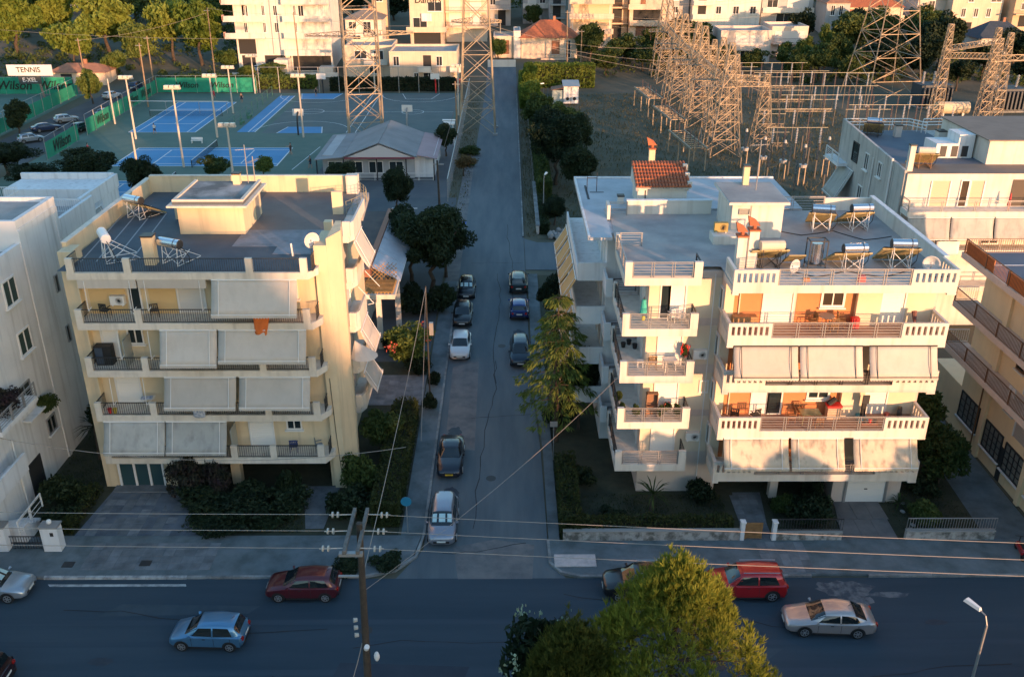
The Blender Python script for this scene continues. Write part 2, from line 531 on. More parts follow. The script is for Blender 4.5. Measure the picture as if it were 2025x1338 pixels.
# driveways and paths
drvL = struct('driveway', MB().poly([(-26.2, 46.15, .02), (-18.2, 46.15, .02), (-20.6, 51.6, .02), (-25.6, 51.6, .02)]), mat('drive_pavers', (.13, .155, .19), .9, (.075, .09, .11), .7))
slabs(drvL, -25.6, 46.3, 8, 8, .64, .64, -.005, keep=.92)
drvR = struct('driveway', MB().poly([(19.9, 45.7, .03), (23.3, 45.7, .03), (23.4, 50.0, .03), (20.7, 50.0, .03)]), mat('drive_concrete', (.20, .19, .19), .9, (.12, .12, .125), .6))
for i in range(3):
    MB().box(20.2 + i * 1.04, 21.2 + i * 1.04, 45.8, 47.8, .0, .05).build('paving_slab', drvR.data.materials[0], drvR)
    MB().box(20.55 + i * .98, 21.48 + i * .98, 47.85, 49.9, .0, .05).build('paving_slab', drvR.data.materials[0], drvR)
pthR = struct('garden_path', MB().poly([(14.0, 45.7, .02), (15.6, 45.7, .02), (16.2, 50.8, .02), (14.4, 50.8, .02)]), SLAB)
slabs(pthR, 14.15, 45.8, 3, 9, .55, .52, .0)
pthL = struct('garden_path', MB().poly([(-12.4, 47.0, .02), (-11.3, 47.0, .02), (-11.0, 51.6, .02), (-13.4, 51.6, .02)]), SLAB)
drvS = struct('driveway', MB().poly([(-12.5, 62.5, .02), (-6.6, 62.5, .02), (-6.6, 67.5, .02), (-12.5, 67.5, .02)]), SLAB)
slabs(drvS, -11.6, 62.6, 7, 6, .7, .8, .0)
# ================================================================ building kit: windows, shutters, railings, awnings, heaters
def window(parent, wall, a0, a1, z0, z1, panes=2, frame=WMETAL, glass=GLASS, sill=True, fw=.09):
    o = MB()
    o.wbox(wall, a0 - fw, a0, .0, .09, z0 - fw, z1 + fw).wbox(wall, a1, a1 + fw, .0, .09, z0 - fw, z1 + fw)
    o.wbox(wall, a0, a1, .0, .09, z1, z1 + fw).wbox(wall, a0, a1, .0, .09, z0 - fw, z0)
    for i in range(1, panes):
        x = a0 + (a1 - a0) * i / panes
        o.wbox(wall, x - .035, x + .035, .0, .075, z0, z1)
    f = o.build('window', frame, parent)
    MB().wbox(wall, a0, a1, -.02, .025, z0, z1).build('pane', glass, f)
    if sill: MB().wbox(wall, a0 - .2, a1 + .2, .0, .2, z0 - fw - .09, z0 - fw - .005).build('sill', WMETAL, f)
    return f


def shutter(parent, wall, a0, a1, z0, z1, m=SHUTW, jamb=True, n=None):
    n = n or max(4, int((z1 - z0) / .16))
    o = MB()
    for i in range(n):
        za = z0 + (z1 - z0) * i / n
        zb = z0 + (z1 - z0) * (i + .9) / n
        o.wbox(wall, a0, a1, -.02, .03, za, zb)
    o.wbox(wall, a0, a1, -.02, .016, z0, z1)
    s = o.build('roller_shutter', m, parent)
    if jamb:
        MB().wbox(wall, a1, a1 + .1, .0, .09, z0, z1).wbox(wall, a0 - .1, a0, .0, .09, z0, z1).build('jamb', WMETAL, s)
    return s


def rail_v(parent, wall, a0, a1, z, h, d0=.03, m=DMETAL, step=.13):
    """railing of upright bars"""
    o = MB()
    n = max(2, int((a1 - a0) / step))
    for i in range(n + 1):
        a = a0 + (a1 - a0) * i / n
        o.wbox(wall, a - .011, a + .011, -d0 - .011, -d0 + .011, z + .06, z + h)
    o.wbox(wall, a0, a1, -d0 - .025, -d0 + .025, z + h, z + h + .05)
    o.wbox(wall, a0, a1, -d0 - .02, -d0 + .02, z + .05, z + .08)
    r_ = o.build('railing', m, parent); r_['kind'] = 'stuff'
    return r_


def rail_h(parent, wall, a0, a1, z, h, d0=.05, m=GMETAL, rows=5, posts=None):
    """railing of level bars with looped posts"""
    o = MB()
    for i in range(rows):
        zz = z + .12 + (h - .2) * i / (rows - 1)
        o.wbox(wall, a0, a1, -d0 - .014, -d0 + .014, zz - .014, zz + .014)
    o.wbox(wall, a0, a1, -d0 - .028, -d0 + .028, z + h, z + h + .05)
    np_ = posts or max(1, int((a1 - a0) / 1.5))
    for i in range(np_ + 1):
        a = a0 + (a1 - a0) * i / np_
        for s_ in (-.07, .07):
            aa = min(max(a + s_, a0 + .02), a1 - .02)
            o.wbox(wall, aa - .018, aa + .018, -d0 - .035, -d0 + .035, z, z + h)
    r_ = o.build('railing', m, parent); r_['kind'] = 'stuff'
    return r_


def slotted(parent, wall, a0, a1, z, h, n, m=WHITEW, th=.16):
    """solid parapet with upright slots"""
    o = MB()
    e = .12
    o.wbox(wall, a0, a1, -th, 0, z, z + .16).wbox(wall, a0, a1, -th, 0, z + h - .2, z + h)
    step = (a1 - a0 - 2 * e) / n
    x = a0
    for i in range(n + 1):
        c = a0 + e + step * (i - .5)
        l = a0 if i == 0 else c + .09
        r = a1 if i == n else a0 + e + step * (i + .5) - .09
        o.wbox(wall, l, r, -th, 0, z + .16, z + h - .2)
    return o.build('parapet', m, parent)


def awning(parent, wall, a0, a1, zt, d0, zb, d1, m=AWN, arms=True, valance=True, armm=WMETAL, arm_in=.42):
    """canvas blind dropping from under a slab to an outer bar, with arms lying on it and a scalloped edge"""
    k, c = wall
    def pt(a, d, z):
        if k == 'S': return (a, c - d, z)
        if k == 'N': return (a, c + d, z)
        if k == 'E': return (c + d, a, z)
        return (c - d, a, z)
    o = MB()
    n = 10
    rows = 6
    g = {}
    for j in range(rows + 1):
        t = j / rows
        for i in range(n + 1):
            s_ = i / n
            sag = .10 * math.sin(math.pi * t) * (1 + .5 * math.cos(2 * math.pi * s_ + a0)) + random.uniform(-.012, .012) + .02 * math.sin(7 * s_ + a0 * 3) * t
            g[i, j] = len(o.v)
            o.v.append(pt(a0 + (a1 - a0) * s_, d0 + (d1 - d0) * t - sag * .5, zt + (zb - zt) * t - sag * .3))
    for j in range(rows):
        for i in range(n):
            o.f.append((g[i, j], g[i, j + 1], g[i + 1, j + 1], g[i + 1, j]))
    aw = o.build('awning', m, parent, smooth=True)
    so_ = aw.modifiers.new('thickness', 'SOLIDIFY'); so_.thickness = .015
    if valance:
        v = MB()
        nn = max(4, int((a1 - a0) / .16))
        for i in range(nn):
            b0 = a0 + (a1 - a0) * i / nn
            b1 = a0 + (a1 - a0) * (i + 1) / nn
            bm_ = (b0 + b1) / 2
            v.poly([pt(b0, d1 + .02, zb), pt(b0, d1 + .02, zb - .16), pt(bm_, d1 + .02, zb - .23), pt(b1, d1 + .02, zb - .16), pt(b1, d1 + .02, zb)])
        v.build('valance', m, aw)['kind'] = 'stuff'
    b = MB().tube(pt(a0, d1, zb), pt(a1, d1, zb), .03, n=6)
    b.tube(pt(a0, d0 + .03, zt), pt(a1, d0 + .03, zt), .045, n=6)
    b.build('roller_bar', armm, aw)
    if arms:
        for a in (a0 + arm_in, a1 - arm_in):
            MB().tube(pt(a, d0 + .07, zt), pt(a, d1 + .05, zb - .05), .022, n=5).build('arm', armm, aw)
    return aw


def balcony_slab(parent, pts, z, m, up=.16, dn=.28):
    return MB().prism(pts, z - dn, z + up).build('balcony', m, parent)


PANELBACK = mat('collector_back', (.42, .34, .16), .6, (.30, .25, .13), 3, metal=.2)
PANELGL = mat('collector_glass', (.02, .03, .05), .15)


def heater(name, label, loc, rz, tankm=STEEL, wpan=1.9, leg=WMETAL, z=1.55, group=None, tanklen=1.35, pan=True):
    """rooftop solar water heater: level tank over a sloping collector on a welded stand; local y runs down the slope"""
    t = thing(name, label, 'water heater', loc, rz, group, local=True)
    h = tanklen / 2
    tk = MB().tube((-h, 0, z), (h, 0, z), .28, n=14)
    tank = tk.build('tank', tankm, t, smooth=False)
    MB().tube((-h - .03, 0, z), (-h, 0, z), .24, .285, n=14).tube((h, 0, z), (h + .03, 0, z), .285, .24, n=14).tube((h * .55, 0, z), (h * .55 + .05, 0, z), .288, n=14).build('end_cap', DMETAL if tankm is STEEL else tankm, tank)
    if pan:
        p = MB().sheet((-wpan / 2, .1, z - .32), (wpan / 2, .1, z - .32), (wpan / 2, 1.75, .12), (-wpan / 2, 1.75, .12), -.09)
        pn = p.build('collector_panel', PANELBACK, t)
        MB().sheet((-wpan / 2 + .06, .16, z - .26), (wpan / 2 - .06, .16, z - .26), (wpan / 2 - .06, 1.70, .2), (-wpan / 2 + .06, 1.70, .2), -.012).build('cover_glass', PANELGL, pn)
    fr = MB()
    for x in (-h * .75, h * .75):
        fr.tube((x, -.22, 0), (x, -.1, z - .25), .022, n=5).tube((x, .3, 0), (x, .1, z - .25), .022, n=5)
        fr.tube((x, .1, z - .3), (x, 1.7, .05), .022, n=5).tube((x, -.22, .02), (x, 1.7, .02), .022, n=5)
        fr.tube((x, -.2, .1), (x, .9, .7), .018, n=5)
    fr.tube((-h * .75, -.2, .15), (h * .75, -.14, z - .5), .018, n=5).tube((h * .75, -.2, .15), (-h * .75, -.14, z - .5), .018, n=5)
    fr.build('stand', leg, t)
    pp = MB().path([(h, 0, z - .1), (h + .25, .1, z - .4), (h + .3, .3, .5), (h + .1, .5, .06), (h - .3, .2, .04)], .022)
    pp.build('pipe', BLACK, t)
    return t


def chair(loc, rz, m, label, arm=True, group=None):
    t = thing('chair', label, 'chair', loc, rz, group, local=True)
    MB().box(-.24, .24, -.22, .24, .42, .46).build('seat', m, t)
    b = MB()
    for i in range(5): b.box(-.22 + i * .096, -.16 + i * .096, .22, .25, .5, .88)
    b.box(-.24, .24, .215, .255, .86, .92)
    b.build('backrest', m, t)
    for x in (-.22, .22):
        for y in (-.2, .22):
            MB().tube((x, y, 0), (x, y, .44 if y < 0 else .9), .018, n=5).build('leg', m, t)
        if arm: MB().box(x - .03, x + .03, -.2, .24, .63, .66).build('armrest', m, t)
    return t


def table(loc, rz, m, label, w_=.9, d_=.7, rnd=False):
    t = thing('table', label, 'table', loc, rz, local=True)
    if rnd: MB().tube((0, 0, .70), (0, 0, .74), w_ / 2, n=14).build('tabletop', m, t)
    else: MB().box(-w_ / 2, w_ / 2, -d_ / 2, d_ / 2, .70, .74).build('tabletop', m, t)
    for x in (-1, 1):
        for y in (-1, 1):
            MB().tube((x * w_ * .4, y * d_ * .4, 0), (x * w_ * .36, y * d_ * .36, .7), .022, n=5).build('leg', m, t)
    return t


def ac_unit(loc, label, m=WMETAL, rz=0.0):
    t = thing('air_conditioner', label, 'air conditioner', loc, rz, local=True)
    MB().box(-.42, .42, -.16, .16, .06, .62).build('case', m, t)
    g = MB()
    for i in range(10):
        a = math.pi * i / 10
        g.tube((.12 - .22 * math.cos(a), -.175, .34 - .22 * math.sin(a)), (.12 + .22 * math.cos(a), -.175, .34 + .22 * math.sin(a)), .008, n=4)
    g.build('fan_grille', BLACK, t)
    for x in (-.3, .3): MB().box(x - .03, x + .03, -.17, .2, 0, .06).build('bracket', WMETAL, t)
    return t


def chimney(loc, w_, h, label, m=CREAMW, cowl=None, d_=None):
    t = thing('chimney', label, 'chimney', loc, 0, local=True)
    d_ = d_ or w_
    MB().box(-w_ / 2, w_ / 2, -d_ / 2, d_ / 2, 0, h).build('shaft', m, t)
    MB().box(-w_ / 2 - .05, w_ / 2 + .05, -d_ / 2 - .05, d_ / 2 + .05, h, h + .1).build('cap', DMETAL if cowl is None else TILE, t)
    if cowl:
        MB().tube((0, 0, h + .1), (0, 0, h + .3), .12, n=8).add([(-.30, -.18, h + .3), (.30, -.18, h + .3), (.30, .18, h + .3), (-.30, .18, h + .3), (-.42, -.1, h + .85), (.05, -.1, h + .62), (.05, .1, h + .62), (-.42, .1, h + .85)],
                                                           [(3, 2, 1, 0), (4, 5, 6, 7), (0, 1, 5, 4), (1, 2, 6, 5), (2, 3, 7, 6), (3, 0, 4, 7)]).build('cowl', TILE, t)
    return t


def dish(loc, rz, label, r=.42, h=.9):
    t = thing('satellite_dish', label, 'satellite dish', loc, rz, local=True)
    o = MB()
    n, m_ = 14, 4
    for j in range(m_ + 1):
        rr = r * j / m_
        for i in range(n):
            a = 2 * math.pi * i / n
            o.v.append((rr * math.cos(a), -.12 - .45 * (rr * rr) / r + .1, h + rr * math.sin(a)))
    for j in range(m_):
        for i in range(n):
            o.f.append((j * n + i, j * n + (i + 1) % n, (j + 1) * n + (i + 1) % n, (j + 1) * n + i))
    d = o.build('reflector', mat('dish_grey', (.55, .55, .55), .5), t, smooth=True)
    s_ = d.modifiers.new('thickness', 'SOLIDIFY'); s_.thickness = .02
    MB().tube((0, 0, 0), (0, 0, h), .03, n=6).build('mast', GMETAL, t)
    MB().tube((0, -.05, h - r), (0, -.55, h - .05), .015, n=5).box(-.04, .04, -.6, -.5, h - .08, h + .02).build('feed_arm', GMETAL, t)
    return t


def antenna(loc, h, label, rz=0.0):
    t = thing('antenna', label, 'antenna', loc, rz, local=True)
    MB().tube((0, 0, 0), (0, 0, h), .035, n=6).build('mast', GMETAL, t)
    b = MB().tube((-.6, 0, h - .3), (.6, 0, h - .3), .015, n=4)
    for i in range(8): b.tube((-.55 + i * .16, -.25 + i * .015, h - .3), (-.55 + i * .16, .25 - i * .015, h - .3), .009, n=4)
    b.build('yagi', GMETAL, t)
    return t
# ================================================================ cream apartment block (left of the side street)
FL = [2.9, 5.95, 9.0, 12.1, 15.25]
b = thing('apartment_building', 'cream five-storey apartment block with beige awnings left of the side street', 'building', (-18.5, 59, 0))
wl = MB()
wl.box(-26.1, -11.0, 51.7, 66.8, 2.9, 15.25)
wl.box(-26.1, -20.6, 51.7, 66.8, 0, 2.9)
wl.box(-20.6, -11.0, 55.6, 66.8, 0, 2.9)
wl.box(-11.55, -11.0, 51.7, 52.3, 0, 2.9).box(-18.1, -17.5, 51.9, 52.5, 0, 2.9)
wall2 = wl.build('wall', CREAM, b)
MB().box(-11.3, -10.55, 51.45, 54.2, 0, 16.6).build('corner_pier', CREAM, b)
MB().prism([(-10.55, 51.5), (-9.95, 53.0), (-10.2, 54.9), (-10.55, 54.9)], 0, 17.0).build('corner_pier', CREAM, b)
# roof surfaces
rf = MB().poly([(-25.9, 50.45, 15.42), (-11.2, 50.45, 15.42), (-11.2, 66.7, 15.42), (-25.9, 66.7, 15.42)]).build('roof', ROOFDARK, b)
MB().box(-17.0, -11.0, 54.7, 57.9, 15.40, 15.435).box(-14.2, -11.0, 53.3, 54.7, 15.40, 15.435).build('repair_patch', mat('pale_membrane', (.26, .28, .31), .8, (.14, .155, .175), .6), rf)
MB().box(-17.6, -11.0, 57.9, 66.7, 15.40, 15.43).build('gravel_area', mat('brown_roofing', (.135, .125, .12), .9, (.17, .16, .15), .5), rf)
st = MB()
for i, x in enumerate((-25.2, -24.3, -23.3, -22.3)):
    st.add([(x, 52, 15.428), (x + .09, 52, 15.428), (x + .09 - 1.0, 61.5, 15.428), (x - 1.0, 61.5, 15.428)], [(0, 1, 2, 3)])
st.build('membrane_seam', mat('seam_grey', (.30, .32, .34), .8), rf)
# parapets
pa = MB()
pa.box(-26.35, -26.1, 52.6, 66.9, 15.0, 16.4)
pa.box(-26.1, -11.6, 66.7, 66.95, 15.3, 16.6)
pa.build('parapet', CREAM, b)
MB().box(-26.40, -26.05, 52.55, 66.95, 16.4, 16.46).box(-26.05, -11.55, 66.65, 67.0, 16.6, 16.66).build('coping', CREAMW, b)
MB().prism([(-26.25, 51.65), (-25.45, 51.65), (-25.45, 53.0), (-26.25, 53.0)], 0, 16.15).build('end_pier', CREAM, b)
# penthouse
ph = MB().box(-20.9, -16.75, 57.1, 61.5, 15.25, 17.3).build('penthouse', CREAM, b)
MB().box(-21.35, -16.35, 56.55, 61.9, 17.3, 17.42).build('eave_slab', CREAMW, ph)
MB().box(-21.05, -16.62, 56.85, 61.65, 17.42, 17.62).build('roof_upstand', mat('parapet_dark', (.10, .11, .12), .85), ph)
MB().box(-20.9, -16.8, 57.0, 61.5, 17.62, 17.65).build('roof', ROOFMIX, ph)
MB().box(-21.05, -20.85, 56.85, 61.65, 17.62, 17.74).box(-16.82, -16.6, 56.85, 61.65, 17.62, 17.74).box(-20.85, -16.82, 56.85, 57.02, 17.62, 17.74).build('coping', CREAMW, ph)
MB().wbox(('E', -16.75), 60.0, 60.9, 0, .05, 15.3, 17.1).build('door', GMETAL, ph)
MB().box(-22.2, -20.9, 60.2, 60.45, 15.3, 16.6).build('screen_wall', CREAM, b)
# balconies on the street front
YB = 50.2
piers = {15.25: [-25.0, -21.75, -14.8, -11.7], 12.1: [-25.05, -21.6, -11.8], 9.0: [-25.05, -21.7, -14.7, -11.75], 5.95: [-25.05, -21.7, -14.7, -11.75], 2.9: [-25.05, -17.15, -14.7, -11.75]}
for z in FL:
    bl = balcony_slab(b, [(-25.27, YB), (-11.5, YB), (-11.05, 51.0), (-11.05, 51.75), (-25.27, 51.75)], z, CREAMW, .16, .26)
    px = piers[z]
    for x in px:
        MB().box(x - .2, x + .2, YB - .012, YB + .2, z + .16, z + 1.02).build('pier', CREAMW, bl)
    for x0, x1 in zip(px[:-1], px[1:]):
        rail_v(bl, ('S', YB), x0 + .2, x1 - .2, z + .16, .82, .08)
    rail_v(bl, ('W', -25.22), YB + .2, 51.6, z + .16, .82, .05)
    rail_v(bl, ('E', -11.25), YB + .35, 51.6, z + .16, .82, .05)
    if z < 15:
        MB().box(-25.3, -25.2, 51.2, 51.72, z + .16, z + 2.6).build('end_screen', CREAM, bl)
# doors, windows and shutters on the front wall
W = ('S', 51.7)
window(b, W, -22.5, -21.9, 12.35, 14.35, 1)
shutter(b, W, -19.6, -18.1, 12.3, 14.5, SHUT)
MB().wbox(W, -21.35, -19.75, 0, .04, 12.27, 14.9).build('ochre_panel', OCHRE, b)
MB().wbox(W, -24.9, -22.75, 0, .04, 12.27, 14.9).build('ochre_panel', OCHRE, b)
MB().wbox(W, -24.3, -23.3, .04, .3, 14.05, 14.3).build('awning_box', CREAMW, b)
shutter(b, W, -24.6, -23.7, 9.2, 11.3, SHUTW)
window(b, W, -23.0, -22.2, 10.35, 11.35, 2)
shutter(b, W, -24.3, -22.9, 6.15, 8.4, SHUTW)
shutter(b, W, -16.4, -15.0, 3.1, 5.3, SHUTW)
window(b, W, -14.0, -13.2, 4.35, 5.35, 2)
for z in (6.15, 9.2, 12.3):
    shutter(b, W, -16.2, -14.6, z, z + 2.2, SHUT)
    window(b, W, -13.6, -12.6, z + 1.0, z + 2.1, 2)
    if z < 12: shutter(b, W, -20.0, -18.4, z, z + 2.2, SHUT)
# ground floor glazed door
dr = MB()
for x in (-25.25, -24.25, -23.3, -22.4): dr.wbox(W, x - .07, x + .07, 0, .1, .05, 2.3)
dr.wbox(W, -25.3, -22.35, 0, .1, 2.3, 2.45)
dd = dr.build('glazed_door', WMETAL, b)
for i in range(3): MB().wbox(W, -25.18 + i * .96, -24.32 + i * .96, 0, .03, .06, 2.3).build('pane', mat('teal_glass', (.03, .07, .08), .1, spec=.8), dd)
MB().box(-25.6, -22.0, 50.9, 51.7, -.02, .1).build('step', SLAB, b)
# awnings on the front
def fr_awn(a0, a1, zt, zb, m=AWN, d=.85):
    return awning(b, ('S', YB), a0, a1, zt - .28, -.02, zb, d, m)
fr_awn(-17.05, -12.15, 15.25, 13.15)
fr_awn(-20.5, -17.15, 12.1, 9.95)
fr_awn(-17.05, -11.9, 12.1, 10.2)
fr_awn(-20.7, -16.4, 9.0, 7.1)
fr_awn(-16.2, -11.95, 9.0, 7.1)
fr_awn(-24.9, -21.15, 5.95, 3.95, AWNG)
fr_awn(-21.08, -17.35, 5.95, 3.95, AWNG)
for a0, a1 in ((-24.75, -21.4), (-21.3, -17.4)):       # rolled up under the roof slab
    aw = MB().box(a0, a1, YB + .02, YB + .16, 14.45, 14.98).build('rolled_awning', AWN, b)
    for x in (a0 + .4, a1 - .35):
        MB().tube((x, YB - .03, 14.95), (x, YB - .1, 13.1), .022, n=5).tube((x, YB - .1, 13.1), (x + .14, YB + .05, 13.3), .02, n=5).build('arm', WMETAL, aw)
for zt in (12.1, 9.0):
    for x in ((-24.0, -22.0) if zt < 10 else (-23.0, -21.2)):
        MB().tube((x, YB - .03, zt - .3), (x, YB - .12, zt - 2.1), .022, n=5).tube((x, YB - .12, zt - 2.1), (x + .16, YB + .02, zt - 1.9), .02, n=5).build('awning_arm', WMETAL, b)
# glass wind screen panels
for x, z in ((-22.9, 9.16), (-17.3, 3.06)):
    MB().box(x, x + .05, YB + .15, 51.5, z + .1, z + 1.9).build('wind_screen', mat('screen_glass', (.30, .33, .32), .3), b)
# side balconies over the street
for i, z in enumerate(FL):
    bl = balcony_slab(b, [(-11.0, 56.7), (-10.2, 56.7), (-9.9, 57.4), (-9.9, 60.4), (-10.3, 61.3), (-11.0, 61.3)], z, WHITEW, .12, .3)
    MB().box(-10.5, -10.05, 56.68, 56.9, z + .12, z + 1.1).build('pier', WHITEW, bl)
    rail_v(bl, ('S', 56.7), -10.95, -10.5, z + .12, .85, .08, GMETAL)
    if z < 15:
        MB().prism([(-10.06, 56.92), (-9.9, 57.4), (-9.9, 60.4), (-10.04, 60.4), (-10.04, 57.45), (-10.17, 57.0)], z + .12, z + 1.0).build('parapet', WHITEW, bl)
        shutter(b, ('E', -11.0), 58.2, 60.0, z + .2, z + 2.4, SHUT)
    else:
        MB().prism([(-10.06, 56.92), (-9.9, 57.4), (-9.9, 62.4), (-10.04, 62.4), (-10.04, 57.45), (-10.17, 57.0)], z + .12, z + .95).build('parapet', WHITEW, bl)
MB().prism([(-11.0, 61.3), (-9.9, 61.3), (-10.2, 66.6), (-11.6, 66.6)], 14.95, 15.41).build('roof_terrace', ROOFGREY, b)
MB().box(-11.9, -11.2, 61.2, 61.5, 15.42, 17.0).build('pier', CREAM, b)
MB().box(-11.75, -10.9, 66.2, 66.95, 15.42, 16.75).build('pier', WHITEW, b)
MB().box(-11.5, -11.0, 55.9, 56.4, 15.42, 16.6).build('pier', CREAM, b)
cr = MB()          # curved railing at the rear corner
cpts = [(-10.9 + 1.5 * math.sin(a) , 64.0 - 2.6 * math.cos(a) * -1 , 0) for a in [R(15 * k) for k in range(0, 11)]]
cpts = [(-11.0 + 1.0 * math.sin(R(18 * k)), 61.4 + 5.2 * (k / 10.), 0) for k in range(11)]
for dz in (.35, .6, .85): cr.path([(p[0], p[1], 15.42 + dz) for p in cpts], .018, 4)
for p in cpts: cr.tube((p[0], p[1], 15.42), (p[0], p[1], 16.3), .018, n=4)
cr.build('curved_railing', mat('olive_rail', (.30, .27, .18), .6), b)
awning(b, ('E', -9.9), 56.9, 60.2, 14.9, .02, 13.25, .85, AWN)
awning(b, ('E', -9.9), 56.9, 60.2, 8.68, .02, 7.1, .85, AWN)
awning(b, ('E', -9.9), 56.9, 60.2, 5.6, .02, 4.2, .85, AWN)
fa = MB().tube((-9.85, 57.2, 11.75), (-8.9, 57.2, 10.6), .025, n=5).tube((-8.9, 57.2, 10.6), (-9.3, 57.2, 10.5), .025, n=5).tube((-9.85, 60.2, 11.75), (-8.9, 60.2, 10.6), .025, n=5)
fa.build('folded_awning_arm', WMETAL, b)
# small curved canopy on the corner
cn = MB()
for i in range(6):
    a0, a1 = R(-60 + i * 30), R(-60 + (i + 1) * 30)
    cn.poly([(-9.9, 54.6, 9.1), (-9.3 + .9 * math.sin(a0), 54.2 - .9 * math.cos(a0), 8.2), (-9.3 + .9 * math.sin(a1), 54.2 - .9 * math.cos(a1), 8.2)])
cn.build('canopy', AWN, b)
MB().box(-12.1, -11.5, 51.66, 51.7, 2.3, 2.62).build('house_sign', mat('sign_teal', (.05, .32, .42), .5), b)
MB().tube((-10.5, 53.2, 6.8), (-10.35, 53.0, .1), .03, n=5).build('drainpipe', BLACK, b)
MB().path([(-11.05, 51.43, 8.0), (-10.95, 51.43, 4.0), (-10.8, 51.43, 1.0)], .02).build('cable', BLACK, b)

# rooftop things
heater('water_heater', 'white-tank solar water heater nearest the front left corner of the cream block roof', (-23.6, 52.2, 15.43), R(-60), mat('white_enamel', (.74, .73, .75), .35), leg=WMETAL, pan=False, tanklen=1.6)
heater('water_heater', 'steel-tank solar water heater beside the cream roof chimney at the front', (-19.6, 51.6, 15.43), R(-25), STEEL, pan=False, tanklen=1.5, z=1.3)
heater('water_heater', 'steel-tank solar water heater at the far left parapet of the cream block', (-24.9, 60.4, 15.43), R(-30), STEEL, tanklen=1.5, z=1.3)
chimney((-20.85, 51.7, 15.42), .62, 1.7, 'cream chimney with dark cap standing between two heaters', CREAM)
dish((-11.6, 52.2, 15.43), R(35), 'grey satellite dish at the front right corner of the cream roof', .48, 1.3)
chimney((-18.0, 60.9, 17.62), .45, .7, 'stubby chimney on the cream penthouse roof', CREAM)
antenna((-17.3, 61.0, 17.62), 2.6, 'tall antenna mast on the cream penthouse roof', R(20))
antenna((-16.9, 61.2, 17.62), 1.8, 'short antenna mast at the penthouse rear corner', R(70))
solo('roof_vent', MB().tube((-12.9, 53.0, 15.42), (-12.95, 53.0, 16.2), .06, n=8), WMETAL, 'thin white vent pipe on the dark roof', 'vent pipe')
# things on the balconies
chair((-23.9, 51.2, 12.26), R(170), BLACK, 'black chair on the top left balcony of the cream block')
chair((-21.0, 51.2, 12.26), R(200), mat('brown_chair', (.05, .035, .03), .6), 'dark brown chair against the ochre wall on the top balcony', arm=False)
chair((-13.6, 51.0, 3.06), R(185), mat('navy_plastic', (.03, .05, .16), .5), 'navy blue chair on the lowest balcony')
chair((-12.0, 51.0, 3.06), R(110), mat('grey_plastic', (.18, .20, .22), .5), 'grey armchair at the right end of the lowest balcony')
t = thing('cupboard', 'black cupboard on the third balcony at the left end', 'cupboard', (-24.4, 51.2, 9.16), 0, local=True)
MB().box(-.55, .45, -.25, .3, 0, 1.25).build('case', BLACK, t)
MB().box(-.5, -.05, -.28, -.25, .1, 1.15).build('door', mat('slate_panel', (.05, .07, .10), .4), t)
def cloth(name, label, x0, x1, z0, z1, m, cat='laundry', y=YB - .04, taper=0.0):
    o = MB()
    n, mm = 8, 6
    for j in range(mm + 1):
        t_ = j / mm
        for i in range(n + 1):
            s_ = i / n
            xx = x0 + (x1 - x0) * (s_ * (1 - taper * t_))
            o.v.append((xx, y - .04 * math.sin(s_ * 9 + j) - .03 * t_, z1 + (z0 - z1) * t_ * (.85 + .15 * math.sin(s_ * 3))))
    for j in range(mm):
        for i in range(n):
            o.f.append((j * (n + 1) + i, (j + 1) * (n + 1) + i, (j + 1) * (n + 1) + i + 1, j * (n + 1) + i + 1))
    c_ = solo(name, o, m, label, cat, smooth=True)
    s2 = c_.modifiers.new('thickness', 'SOLIDIFY'); s2.thickness = .02
    return c_
cloth('towel', 'orange towel hanging over the top balcony railing', -14.9, -13.85, 11.35, 13.12, ORCLOTH, taper=.35)
cloth('towel', 'orange cloth tail flapping beside the hanging orange towel', -14.0, -13.1, 12.72, 13.12, ORCLOTH, taper=.1, y=YB - .02)
cloth('towel', 'blue and white patterned cloth hanging on the second balcony railing', -19.3, -18.55, 5.95, 6.95, BLUECL)
for x, m_, l_ in ((-24.5, RED, 'red flower pot behind the second balcony railing'), (-24.2, mat('yellow_plastic', (.6, .42, .05), .5), 'yellow flower pot behind the second balcony railing')):
    solo('flower_pot', MB().tube((x, 50.5, 6.11), (x, 50.5, 6.45), .09, .14, n=10), m_, l_, 'flower pot')
t = thing('laundry_rack', 'pale laundry rack with washing on the second balcony', 'laundry rack', (-22.2, 50.8, 6.11), R(10), local=True)
r_ = MB()
for i in range(6): r_.tube((-.45, -.25 + i * .1, .9), (.45, -.25 + i * .1, .9), .01, n=4)
r_.tube((-.4, -.25, 0), (.4, .25, .9), .015, n=4).tube((.4, -.25, 0), (-.4, .25, .9), .015, n=4)
r_.build('rack', WMETAL, t)
MB().box(-.35, .3, -.2, .2, .86, .94).build('washing', BLUECL, t)
ac_unit((-23.15, 51.45, 12.9), 'white air conditioner on the ochre wall of the top left balcony', WMETAL)
ac_unit((-14.3, 51.45, 6.3), 'air conditioner behind the second floor awning of the cream block', WMETAL)
# ================================================================ white apartment block (right of the side street)
b = thing('apartment_building', 'white five-storey apartment block with slotted balcony parapets right of the street', 'building', (16, 56, 0))
FR = [3.0, 6.05, 9.1, 12.1, 15.3]
FW = [2.85, 5.87, 9.0, 12.05, 15.2]
wl = MB()
wl.box(8.2, 24.8, 51.0, 62.0, 3.0, 15.2)
wl.box(12.45, 24.8, 50.1, 51.0, 3.0, 15.2)
wl.box(8.2, 13.2, 51.0, 62.0, 0, 3.0)
wl.box(13.2, 24.8, 54.4, 62.0, 0, 3.0)
wl.box(20.4, 24.7, 49.7, 54.4, 0, 3.0)
wl.box(16.6, 17.1, 50.2, 50.7, 0, 3.0)
wl.build('wall', PINKWALL, b)
